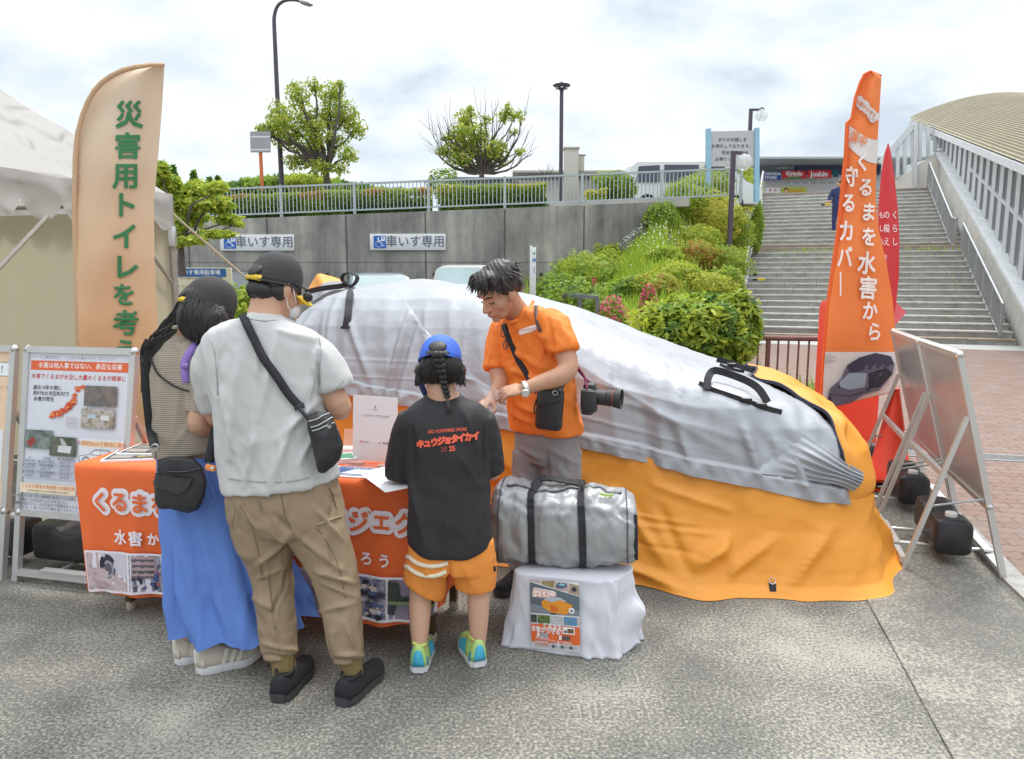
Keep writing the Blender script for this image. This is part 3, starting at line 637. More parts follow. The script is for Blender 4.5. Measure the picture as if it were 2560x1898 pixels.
px_tree('maple_tree', Dz(392, 640, 0.0) if False else P(455, 690, 10.5), (452, 610), 10.5, [(455, 500, 44, 30), (505, 478, 46, 26), (418, 462, 34, 28), (548, 512, 34, 22), (478, 545, 50, 22), (572, 548, 30, 13), (432, 560, 36, 22), (530, 585, 34, 10), (594, 560, 18, 7), (402, 428, 24, 24), (540, 470, 28, 14), (480, 600, 34, 10), (566, 585, 26, 8), (440, 610, 30, 9), (500, 512, 40, 16)],
        80, .05, ['mid', 'fresh', 'lime', 'lime'], 'bright lime green young maple tree beside the tent corner pole', seed=8, tr=.05, depth=.5)
# conifers far off on the left and a scrubby sapling by the lamp mast
for i, (u, v0, v1, w_) in enumerate(((392, 405, 470, 18), (432, 415, 472, 22), (484, 430, 478, 20), (523, 446, 482, 18), (545, 444, 480, 22))):
    Y = 95; b = P(u, v1, Y); t = P(u, v0, Y); e = empty('conifer', V((b.x, Y, 2.0)), ['pointed dark conifer just right of the beige banner top', 'tall pointed conifer, second from the beige banner', 'pointed conifer half way between the beige banner and the railing', 'round topped conifer nearest the far mast', 'squat dark tree at the left end of the railing'][i], 'tree', 'far conifers beyond the car park')
    mb = MB(); r = random.Random(i + 40); h = (t - b).length; wr = w_ * Y / FOC
    for k in range(650):
        q = r.random() ** .7; a = r.uniform(0, 6.28); rr = wr * q * r.uniform(.35, 1) * (1 if i != 4 else math.sqrt(max(0, 1 - (1 - q) ** 2))); p = t + V((math.cos(a) * rr, math.sin(a) * rr, -h * q)); leaf(mb, p, V((math.cos(a), math.sin(a), .5)) + rdir(r) * .5, .55, r, r.randint(0, 2))
    mb.build('crown', [LF['pine'], LF['deep'], LF['mid']], e, sm=False); mb = MB(); mb.tube([V((b.x, Y, 1.5)), t - V((0, 0, h * .2))], [.3, .1], 6); mb.build('trunk', M_bark, e)
# wooded hill behind the railing: reads as one mass
mb = MB(); r = random.Random(2); prof = [(330, 470), (560, 470), (600, 458), (650, 448), (720, 442), (800, 446), (880, 462), (960, 478), (1010, 480)]
for i in range(5200):
    u = r.uniform(330, 1010); vt = interp(u, prof) + 5 * nz(V((u * .03, 0, 0)), 1); v = lerp(vt, 492, r.random() ** 1.3); leaf(mb, P(u, v, r.uniform(110, 118)), rdir(r) + V((0, -.6, .6)), 1.0, r, int((nz(V((u * .02, v * .04, 1)), 1) + .5) * 3) % 3)
tag(mb.build('wooded_hill', [LF['deep'], LF['mid'], LF['fresh']], sm=False), 'wooded green hill far beyond the car park', 'woods', kind='stuff')
# clipped hedges behind the railing
def hedge(x0, x1, h, n, cols, label, seed, y0=20.75, dp=.8):
    r = random.Random(seed); e = empty('hedge', ((x0 + x1) / 2, y0, ztop((x0 + x1) / 2)), label, 'hedge'); mb = MB()
    for i in range(n):
        x = r.uniform(x0, x1); hh = h * (1 + .14 * noise.noise(V((x * .9, seed, 0))) + .06 * noise.noise(V((x * 4, seed, 0)))); f = r.random()
        if f < .55: p = V((x, y0 - dp / 2 + r.uniform(-.06, .08), r.uniform(0, hh))); nn = V((0, -1, .3))
        else: p = V((x, y0 + r.uniform(-dp / 2, dp / 2), hh + r.uniform(-.1, .04))); nn = V((0, -.2, 1))
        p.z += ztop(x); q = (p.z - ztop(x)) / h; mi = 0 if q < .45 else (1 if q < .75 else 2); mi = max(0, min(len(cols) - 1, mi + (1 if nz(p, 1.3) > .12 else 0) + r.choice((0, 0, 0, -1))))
        leaf(mb, p, nn + rdir(r) * .8, .055, r, mi)
    mb.cur = 0; mb.box(((x0 + x1) / 2, y0 + .05, ztop((x0 + x1) / 2) + h * .42), (x1 - x0 - .1, dp - .2, h * .78)); mb.build('foliage', [LF[k] for k in cols], e, sm=False)
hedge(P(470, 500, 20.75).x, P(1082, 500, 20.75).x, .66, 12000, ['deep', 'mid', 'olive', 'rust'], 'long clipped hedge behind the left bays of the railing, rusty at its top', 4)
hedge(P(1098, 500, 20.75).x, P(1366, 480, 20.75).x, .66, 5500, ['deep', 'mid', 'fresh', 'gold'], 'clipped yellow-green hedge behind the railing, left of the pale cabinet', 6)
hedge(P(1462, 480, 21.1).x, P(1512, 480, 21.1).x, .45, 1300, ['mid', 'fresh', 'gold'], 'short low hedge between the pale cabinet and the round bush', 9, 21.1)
shrub('round_bush', P(1543, 470, 21.3), (.56, .5, .42), 3200, .055, ['deep', 'mid', 'fresh'], 'round green bush behind the railing beside the white van', seed=14)
shrub('scrub_bush', P(1110, 458, 22), (.5, .4, .42), 900, .06, ['deep', 'mid', 'fresh'], 'loose dark bush under the half bare tree', seed=15, core=0)
shrub('yellow_bush', P(760, 458, 27), (.75, .6, .32), 1500, .08, ['fresh', 'lime', 'lime'], 'pale yellow-green bush at the foot of the leafy tree', seed=16)
shrub('far_bush', P(1520, 447, 60), (1.2, 1, .5), 500, .2, ['mid', 'olive'], 'small tree top peeping over beside the lamp mast', seed=17, stem=False)
# ---- shrubs on the bank, each placed on its slope
BS = [  # u, v of its middle, radius px (w,h), colours, label
    (1470, 690, 95, 62, 'mid fresh lime', 'broad yellow-green shrub at the foot of the bank, left end, touching the concrete wall'),
    (1395, 730, 60, 50, 'deep mid fresh', 'darker small shrub at the left foot of the bank beside the white sign post'),
    (1520, 622, 38, 48, 'fresh lime lime', 'tall upright lime shrub rising above the broad one against the wall'),
    (1440, 650, 44, 34, 'fresh lime gold', 'yellowish feathery bush leaning on the wall, upper left of the bank'),
    (1652, 545, 44, 44, 'mid mid fresh', 'green rounded shrub where the wall meets the bank'),
    (1712, 505, 66, 54, 'mid fresh fresh', 'bright green domed shrub just below the railing end'),
    (1775, 545, 84, 66, 'olive gold gold', 'golden bronze domed shrub left of the nearer globe lamp'),
    (1772, 462, 62, 42, 'mid olive fresh', 'spreading shrub below the white message board'),
    (1826, 436, 54, 50, 'lime fresh gold', 'pale yellow shrub at the top of the bank by the farther globe lamp'),
    (1850, 480, 48, 56, 'fresh lime olive', 'light green shrub beside the upper part of the panelled handrail'),
    (1825, 575, 58, 56, 'mid fresh olive', 'tangled shrub just right of the nearer globe lamp pole'),
    (1800, 660, 74, 46, 'mid fresh olive', 'wide green shrub half way down the bank by the handrail'),
    (1745, 640, 62, 42, 'olive rust fresh', 'reddish tinged shrub in the middle of the bank'),
    (1690, 690, 66, 40, 'fresh lime lime', 'light lime shrub in the middle of the bank below the grass patch'),
    (1640, 725, 66, 46, 'rust olive fresh', 'brownish azalea shrub behind the pink blossoms'),
    (1760, 720, 76, 46, 'olive gold fresh', 'golden green shrub low on the bank near the stair foot'),
    (1565, 740, 46, 52, 'deep mid fresh', 'dense clipped shrub beside the rusty post'),
    (1815, 715, 46, 54, 'mid olive fresh', 'green shrub at the foot of the panelled handrail'),
    (1892, 560, 16, 60, 'mid fresh fresh', 'creeper covered shrub leaning through the handrail onto the steps'),
    (1735, 455, 48, 34, 'fresh mid lime', 'dense green shrub pressed against the end bay of the railing'),
    (1800, 425, 46, 44, 'lime fresh gold', 'feathery pale shrub between the two posts of the message board'),
    (1700, 468, 44, 36, 'mid fresh fresh', 'small bright shrub under the last bay of the railing'),
    (1745, 600, 60, 40, 'fresh lime olive', 'soft lime shrub in the upper middle of the bank, left of the nearer lamp pole'),
    (1660, 640, 46, 26, 'lime fresh fresh', 'low pale shrub at the edge of the grass patch'),
]
for i, (u, v, ru, rv, cs, lb) in enumerate(BS):
    c = bank_at(u, min(870, v + rv * .35)); s = c.y / FOC; c.z += rv * s * .22
    shrub('bank_shrub', c, (ru * s, ru * s * .8, rv * s), int(1300 + ru * rv * .62), .05, cs.split(), lb, seed=30 + i, lump=.34)
# grass and weeds on the bank
mb = MB(); r = random.Random(77)
def blade(mb, p, h, r, mi, lean=.35, wd=.008):
    a = r.uniform(0, 6.28); d = V((math.cos(a), math.sin(a), 0)); e = V((-d.y, d.x, 0)); mb.cur = mi; t = p + d * h * lean * r.random() + V((0, 0, h)); m_ = p.lerp(t, .55) + V((0, 0, h * .08))
    mb.poly([p - e * wd, p + e * wd, m_ + e * wd * .8, t, m_ - e * wd * .8])
for i in range(9000):
    u, t = r.gauss(1590, 75), r.random(); 
    if not 1320 < u < 1835: continue
    blade(mb, bank(u, t), r.uniform(.14, .42), r, r.choice((0, 0, 1, 2)))
for i in range(3500):
    u, t = r.uniform(1310, 1838), r.random(); blade(mb, bank(u, t), r.uniform(.12, .35), r, r.choice((0, 1, 2)))
for i in range(260):
    u, v = r.gauss(1600, 50), r.gauss(620, 25); p = bank_at(u, v); p.z += r.uniform(.3, .5); leaf(mb, p, V((0, -.5, 1)) + rdir(r) * .3, .04, r, 3, 1)
for i in range(900):   # undergrowth behind the covered car, left of the bank
    p = V((r.uniform(-.4, 3.2), r.uniform(9.3, 11.8), 0)); blade(mb, p, r.uniform(.15, .6), r, r.choice((0, 1, 2)))
for i in range(240):   # weeds in the joints of the steps and by the red-brown fence
    s_, wd = r.uniform(0, STOP - 3), r.choice((r.uniform(0, SW), r.gauss(1.0, .5), r.gauss(4.5, .6))); 
    k = int(s_ / .335) if s_ < 5 else 0
    if s_ < 5: blade(mb, S(k * .335 + .03, wd, k * RISE), r.uniform(.03, .09), r, 1, .6, .012)
    else: blade(mb, S(15 * .335 + r.choice((.02, 1.18)), wd, 16 * RISE - r.choice((0, 0)) if False else 15 * RISE), r.uniform(.05, .16), r, 1, .6, .015)
for i in range(500):
    p = V((r.uniform(2.4, 3.9), r.uniform(8.2, 8.9), 0)); blade(mb, p, r.uniform(.15, .45) * (1.6 if r.random() < .1 else 1), r, r.choice((0, 1, 2)))
tag(mb.build('grass', [LF['grass'], LF['fresh'], LF['lime'], LF['white']], sm=False), 'long grass and weeds growing over the bank and step joints', 'grass', kind='stuff')
# azaleas in flower
for i, (u, v, ru, rv, Y, lb) in enumerate(((1532, 778, 44, 22, 9.6, 'pink flowering azalea close behind the covered car'), (1622, 742, 24, 14, 10.4, 'small patch of pinkish red azalea above the larger pink one'))):
    c = P(u, v - rv - 4, Y); s = Y / FOC; r = random.Random(i + 90); e = empty('azalea', V((c.x, c.y, 0)), lb, 'flowering shrub'); mb = MB()
    R3 = (ru * s * 1.15, ru * s, c.z * .5); c2 = V((c.x, c.y, c.z * .52)); cloud(mb, c2, R3, 1500, .035, r, 2, .2, .7); mb.cur = 0; lumpy(mb, c2, R3, .75); mb.build('foliage', [LF['mid'], LF['fresh']], e, sm=False)
    mb = MB()
    for k in range(900):
        d = rdir(r); d.z = abs(d.z); p = c2 + V((d.x * R3[0], d.y * R3[1], d.z * R3[2] * 1.06)); 
        if nz(p, 9) > -.12: leaf(mb, p + rdir(r) * .015, d + rdir(r) * .7, .035, r, 0, 1.1)
    mb.build('blossom', LF['pink'], e, sm=False)
# big glossy shrub behind the covered car
c = P(1740, 835, 8.6); r = random.Random(123); e = empty('glossy_shrub', V((c.x, c.y, 0)), 'large glossy leaved green shrub between the covered car and the stairs', 'shrub'); mb = MB()
for (u, v, ru, rv, k) in ((1740, 850, 140, 110, 5200), (1668, 890, 84, 80, 2600), (1840, 815, 58, 80, 2300), (1790, 780, 70, 44, 1700), (1690, 800, 56, 40, 1200)):
    s = 8.6 / FOC; cloud(mb, P(u, v, 8.6 + (.2 if v < 800 else 0)), (ru * s, ru * s * .75, rv * s), k, .055, r, 4, .25, .55, .6, u, 2.1)
mb.cur = 0
for (u, v, ru, rv) in ((1740, 870, 130, 100), (1665, 910, 74, 70), (1840, 850, 45, 80)): s = 8.6 / FOC; lumpy(mb, P(u, v, 8.7), (ru * s, ru * s * .7, rv * s), .74, 3)
for i in range(46):   # leading shoots
    p = P(r.uniform(1560, 1900), r.uniform(735, 800), 8.6 + r.uniform(-.3, .3)); 
    for k in range(9): leaf(mb, p + V((0, 0, -.022 * k)) + rdir(r) * .028, rdir(r) + V((0, 0, .6)), .05, r, 3, 2.2)
mb.build('foliage', [LF['deep'], LF['mid'], LF['fresh'], LF['lime']], e, sm=False)
mb = MB()
for k in range(9): a = k * .7; mb.tube([V((c.x + math.cos(a) * .2, c.y + math.sin(a) * .15, 0)), V((c.x + math.cos(a) * .5, c.y + math.sin(a) * .3, 1.0))], [.018, .008], 6)
mb.build('stems', M_bark, e)
shrub('leafy_bush', P(620, 830, 9.5), (.40, .34, .62), 2600, .05, ['mid', 'fresh', 'lime'], 'leafy green bush seen between the two dark caps', seed=61, stem=False)
shrub('weedy_bush', P(1450, 765, 10.2), (.55, .4, .35), 1500, .05, ['deep', 'mid', 'fresh'], 'weedy bush with broad leaves right behind the orange shirted man', seed=62, core=.6, lump=.4)
shrub('weed_clump', P(2050, 1010, 8.0), (.28, .2, .2), 260, .035, ['mid', 'fresh', 'white'], 'thin flowering weeds at the foot of the brown fence', seed=63, core=0, stem=False)
# ================================================================ lamps, signs, vehicles and buildings
M_brown = mat('lamp_brown_paint', (.085, .07, .095), .5, .2, var=(6, .12))
def pole_lamp():
    Y = 24.0; b = V((D(614, 410, Y).x, Y, 3.3)); e = empty('street_lamp', b, 'tall street lamp with a curved arm rising beside the leafy tree', 'street lamp')
    pts = [b, D(612, 380, Y), D(608, 300, Y), D(603, 200, Y), D(599, 110, Y), D(596.5, 50, Y), D(597.5, 32, Y), D(602, 17, Y), D(610, 7, Y), D(622, 1.5, Y), D(640, .5, Y), D(655, 4, Y)]
    mb = MB(); pts2 = [V(q) for q in catmull([tuple(p) for p in pts], 4)]; n = len(pts2); mb.tube(pts2, [lerp(.085, .04, min(1, i / n * 1.15)) for i in range(n)], 12); mb.build('pole', M_brown, e)
    mb = MB(); a, c = D(652, 4, Y), D(680, 11, Y); d = (c - a); x = V((0, 1, 0)); z = d.cross(x).normalized()
    mb.loft([[a + d * t + x * (wd * sx) + z * (h * sz) for sx, sz in ((-1, -.6), (1, -.6), (1, .3), (.5, 1), (-.5, 1), (-1, .3))] for t, wd, h in ((0, .05, .05), (.25, .13, .06), (.7, .15, .055), (1, .06, .02))]); mb.build('lamp_head', mat('lamp_head_grey', (.30, .31, .33), .5, .3), e)
pole_lamp()
def mast():
    Y = 30.0; t = D(1222, 196, Y); b = V((t.x, Y, 3.4)); e = empty('floodlight_mast', b, 'purple brown floodlight mast with a flat hexagonal crown of lamps', 'street lamp')
    mb = MB(); mb.tube([b, t], [.085, .075], 12); mb.build('pole', M_brown, e); mb = MB(); s = Y * KD / FOC
    mb.lathe(t, [(.09, -.02), (.14, .03), (.34, .14), (.36, .19), (.2, .24), (.06, .25), (.06, .30)], 8); mb.build('lamp_crown', M_brown, e)
    for k in range(6): a = k * 1.047 + .5; m = MB(); m.lathe(t + V((math.cos(a) * .23, math.sin(a) * .23, .075)), [(.05, 0), (.05, -.03), (.02, -.045)], 10); m.build('floodlight', mat('lamp_lens', (.75, .75, .72), .2), e)
mast()
M_globe = mat('globe_glass', (.85, .88, .88), .12, 0, alpha=.42, spec=.7)
def globe_lamp(px, arm, gl, r, Y, lb):
    b = D(*px[0], Y); t = D(*px[1], Y); e = empty('globe_lamp', b, lb, 'street lamp'); s = Y * KD / FOC
    mb = MB(); mb.beam(b - V((0, 0, .6)), V((b.x, b.y, t.z)), .11, .11); mb.build('post', M_brown, e)
    a = D(*arm, Y); mb = MB(); mb.beam(V((b.x - .06, b.y, t.z)), V((a.x, a.y, t.z)), .07, .07); g_ = D(*gl, Y); mb.beam(V((g_.x, g_.y, t.z)), g_ + V((0, 0, r * s * .85)), .06, .06); mb.lathe(g_ + V((0, 0, r * s * .8)), [(.02, .12), (r * s * .42, .05), (r * s * .5, 0), (.03, -.01)], 16); mb.build('arm', M_brown, e)
    mb = MB(); mb.ell(g_, (r * s, r * s, r * s), None, 28, 18); mb.build('globe', M_globe, e, sm=True); mb = MB(); mb.lathe(g_ + V((0, 0, -r * s * .4)), [(.05, 0), (.05, r * s)], 10); mb.build('bulb', mat('bulb', (.8, .8, .78), .4), e)
globe_lamp(((1588, 520), (1590, 333)), (1626, 333), (1618, 353), 17.5, 19.5, 'nearer brown globe lamp standing in the bank shrubs below the message board')
globe_lamp(((1627, 395), (1633, 239)), (1661, 239), (1657, 252), 13, 26.0, 'farther, higher brown globe lamp beside the right post of the message board')
# message board seen from the car park side
Y = 22.5; M_lblue = mat('light_blue_paint', (.30, .52, .68), .5, var=(5, .06)); M_board = mat('board_grey_white', (.50, .51, .52), .6, var=(3, .05))
b0, b1 = D(1541, 430, Y), D(1646, 420, Y); e = empty('message_board', (b0 + b1) / 2 - V((0, 0, .5)), 'white message board on two light blue posts at the top of the bank', 'sign')
for (x, yt, yb) in ((1541, 281, 440), (1646, 279, 440)): mb = MB(); mb.beam(D(x, yb, Y), D(x, yt, Y), .14, .14); mb.build('post', M_lblue, e)
q = [D(1547, 286, Y - .02), D(1641, 284, Y - .02), D(1641, 362, Y - .02), D(1547, 362, Y - .02)]; mb = MB(); mb.loft([q, [p + V((0, .08, 0)) for p in q]]); mb.build('panel', M_board, e, sm=False)
o = D(1594, 324, Y - .02); k = Y * KD / FOC; ar = Art(lambda a, b, l: o + V((a * k, -l - .004, b * k)))
for i, t in enumerate(('またのお越しを', 'お待ちしております。', '安全運転で', 'お帰りください。')): ar.text(t, -1, 18 - i * 13.2, 8.8, (70, 72, 78), .02)
ar.build('lettering', e)
# back of a road sign on an orange post
Y = 22.5; b = D(571, 415, Y); e = empty('road_sign', b, 'back of a square grey road sign on an orange post', 'sign')
mb = MB(); mb.tube([b, D(564.5, 290, Y)], .055, 10); mb.build('post', mat('orange_post', (.62, .16, .05), .6, var=(6, .15)), e); q = [D(545, 287, Y - .04), D(589, 286, Y - .04), D(589, 332, Y - .04), D(546, 332, Y - .04)]
mb = MB(); mb.loft([[p - V((0, .04, 0)) for p in q], q]); mb.build('sign_plate', mat('sign_back', (.33, .34, .36), .5, .3, var=(4, .1)), e, sm=False)
for yy in (298, 326): mb = MB(); mb.beam(D(546, yy, Y - .07), D(588, yy, Y - .07), .03, .04); mb.build('bracket', M_alu, e)
# pale electrical cabinet
Y = 21.2; a, b = D(1229, 323, Y), D(1258, 437, Y); e = empty('electrical_cabinet', V(((a.x + b.x) / 2, Y, ztop(0))), 'tall beige electrical cabinet with a meter box on its side behind the railing', 'cabinet'); M_cab = mat('cabinet_beige', (.50, .48, .43), .6, var=(3, .06), two=((.30, .17, .08), 5, .70, .80))
mb = MB(); mb.box(((a.x + b.x) / 2, Y + .2, (a.z + b.z) / 2), (b.x - a.x, .4, a.z - b.z), bev=.015); mb.box(((a.x + b.x) / 2, Y + .2, a.z + .02), (b.x - a.x + .06, .46, .04)); mb.build('body', M_cab, e)
c, d = D(1259, 336, Y), D(1272, 371, Y); mb = MB(); mb.box(((c.x + d.x) / 2, Y + .25, (c.z + d.z) / 2), (d.x - c.x, .25, c.z - d.z), bev=.01); mb.box(((c.x + d.x) / 2 + .01, Y + .25, c.z + .01), (d.x - c.x + .05, .3, .02)); mb.build('meter_box', M_cab, e)
mb = MB(); mb.box(((a.x + b.x) / 2 - .3, Y + .25, ztop(0) + .06), (2.1, .8, .34), bev=.02); mb.build('plinth', mat('plinth_concrete', (.5, .48, .45), .85, var=(4, .12)), e)
# wheelchair parking signs on the wall
M_signw = mat('sign_white', (.70, .72, .74), .45, var=(2, .04))
def wheelchair(ar, a, b, s, blue, wht):
    ar.rect(a - s * .5, b - s * .5, a + s * .5, b + s * .5, blue); ar.disc(a - s * .12, b + s * .3, s * .075, wht)
    ar.line([(a - s * .12, b + s * .22), (a - s * .1, b - s * .02), (a + s * .12, b - s * .02), (a + s * .24, b - s * .3), (a + s * .34, b - s * .27)], s * .075, wht); ar.line([(a - s * .1, b + s * .1), (a + s * .1, b + s * .1)], s * .06, wht)
    pts = [(a - s * .08 + s * .25 * math.cos(R_(q)), b - s * .16 + s * .25 * math.sin(R_(q))) for q in range(120, 345, 15)]; ar.line(pts, s * .065, wht)
BLUE, WHT = (40, 100, 190), (235, 238, 242)
for (x0, x1, y0, y1, lb) in ((480, 638, 511, 545, 'white and blue wheelchair parking sign on the wall, partly behind the maple'), (806, 968, 509.5, 544, 'white and blue wheelchair parking sign fixed in the middle of the wall')):
    c = P((x0 + x1) / 2 * KD, (y0 + y1) / 2 * KD, WY - .06); k = WY * KD / FOC; hw, hh = (x1 - x0) / 2 * k, (y1 - y0) / 2 * k * 1.0
    e = empty('wall_sign', c, lb, 'sign', 'wheelchair parking signs on the wall'); mb = MB(); mb.box(c + V((0, .03, 0)), (hw * 2, .05, hh * 2), bev=.008); mb.build('panel', M_signw, e)
    ar = Art(lambda a, b, l: c + V((a, -l - .004, b)))
    wheelchair(ar, -hw + hh * 1.25, 0, hh * 1.5, BLUE, WHT); ar.rect(-hw + hh * 1.42, hh * .12, -hw + hh * 1.9, hh * .66, WHT); ar.text('P', -hw + hh * 1.66, hh * .4, hh * .5, BLUE, .03)
    ar.text('車いす専用', hw - hh * 4.75 if False else hh * .95, 0, hh * 1.5, (95, 104, 122), .008, 0, .98); ar.build('lettering', e)
# slim wheelchair sign post in front of the wall
Y = 14.5; a, b = D(1155.5, 535, Y), D(1166, 640, Y); e = empty('sign_post', V((a.x, Y, 0)), 'slim white sign post with a small blue wheelchair symbol, behind the covered car', 'sign')
mb = MB(); mb.box((a.x + .0, Y, (a.z) / 2), (.045, .045, a.z), bev=.006); mb.build('post', M_alu, e); mb = MB(); mb.box((b.x - .04, Y - .035, a.z - .53), (.075, .012, 1.0), bev=.004); mb.build('plate', M_signw, e)
ar = Art(lambda p, q, l: V((b.x - .04 + p, Y - .042 - l, a.z - .28 + q))); wheelchair(ar, 0, 0, .065, BLUE, WHT); ar.disc(0, .13, .028, (120, 180, 140)); ar.vtext('駐車場', 0, -.16, .04, (110, 140, 160)); ar.build('lettering', e)
# information board of the wheelchair car park
Y = 11.5; q0, q1 = D(380, 583, Y), D(500, 700, Y); e = empty('information_board', V(((q0.x + q1.x) / 2, Y, 0)), 'cream information board with a blue heading about wheelchair parking', 'sign')
w_, h_ = q1.x - q0.x, .86; o = V((q0.x, Y, q0.z)); mb = MB(); mb.box(o + V((w_ / 2 + .03, .03, -h_ / 2)), (w_ + .06, .05, h_), bev=.01); mb.build('panel', mat('board_cream', (.60, .55, .40), .6, var=(4, .05)), e)
for t in (.06, w_ - .0): mb = MB(); mb.tube([V((o.x + t, Y + .07, 0)), V((o.x + t, Y + .07, o.z - .02))], .028, 10); mb.build('leg', M_alu, e)
ar = Art(lambda a, b, l: o + V((a, -l, b))); ar.rect(0, -.14, w_ - .02, -.01, (38, 98, 160)); ar.text('車いす専用駐車場', w_ * .46, -.075, .085, WHT, .02); ar.text('車いすご使用以外の方は上層一般駐車場をご利用下さい。', w_ / 2, -.17, .026, (70, 70, 80)); ar.rect(.35, -.24, .75, -.2, (150, 140, 130)); ar.rect(.36, -.235, .74, -.205, (235, 225, 190))
for i in range(9): ar.line([(.38 + i * .042, -.235), (.38 + i * .042, -.205)], .004, (120, 110, 110))
ar.text('車いす専用駐車', .2, -.29, .03, (70, 70, 90)); ar.rect(.02, -.3, .05, -.27, (40, 90, 170)); ar.rect(.4, -.3, .43, -.27, (210, 120, 120)); ar.rect(.12, -.46, .34, -.38, (140, 130, 130)); ar.rect(.125, -.455, .335, -.385, (232, 222, 188))
ar.line([(.05, -.4), (.14, -.62), (.55, -.68), (.75, -.42), (.5, -.36)], .008, (150, 120, 120)); ar.line([(.3, -.55), (.62, -.5)], .02, (190, 110, 110)); ar.build('lettering', e)
# rusty post and low grey guard rail
Y = 10.4; a = D(1293, 605, Y); e = empty('rusty_post', V((a.x, Y, 0)), 'rusty orange square post among the shrubs', 'post'); mb = MB(); mb.box((a.x, Y, a.z / 2), (.068, .068, a.z), bev=.006); mb.build('shaft', mat('rust', (.42, .13, .05), .85, two=((.25, .09, .05), 8, .4, .65), bump=(50, .4)), e); mb = MB(); mb.box((a.x, Y, a.z + .006), (.075, .075, .012)); mb.build('cap', mat('rust_cap', (.35, .12, .06), .8), e)
e = empty('guard_rail', D(1270, 680, 10.0), 'low dark grey guard rail behind the covered car', 'rail'); mb = MB()
a, b = D(1226, 641, 10.0), D(1300, 648, 9.6); mb.beam(a, b, .05, .05); mb.beam(a - V((0, 0, .3)), b - V((0, 0, .3)), .05, .05); mb.build('rails', mat('guard_grey', (.16, .17, .18), .6, .3, var=(9, .15)), e)
for t in (0, .5, 1): p = a.lerp(b, t); mb = MB(); mb.beam(V((p.x, p.y, 0)), p, .05, .05); mb.build('post', mat('guard_grey', (.16, .17, .18)), e)
# red-brown railing between shrub and stairs
M_rb = mat('red_brown_paint', (.17, .065, .055), .55, .1, var=(8, .2)); fa, fb = P(1880, 848, 8.75), P(2330, 856, 8.35); e = empty('low_railing', V((fa.x, fa.y, 0)), 'low red-brown railing with vertical bars in front of the stairs', 'fence')
mb = MB(); h = .86; A, B = V((fa.x - .5, fa.y + .1, 0)), V((P(2075, 850, 8.6).x, 8.6, 0)); mb.tube([A + V((0, 0, h)), B + V((0, 0, h))], .032, 10); mb.build('top_rail', M_rb, e); mb = MB(); mb.beam(A + V((0, 0, .1)), B + V((0, 0, .1)), .04, .03); mb.build('bottom_rail', M_rb, e); mb = MB(); n = 12
for i in range(n + 1):
    p = A.lerp(B, i / n); mb.beam(p + V((0, 0, .1)), p + V((0, 0, h)), .018, .018)
mb.build('bars', M_rb, e, sm=False)
for t in (0, .5, 1): p = A.lerp(B, t); mb = MB(); mb.beam(p, p + V((0, 0, h)), .045, .045); mb.build('post', M_rb, e)
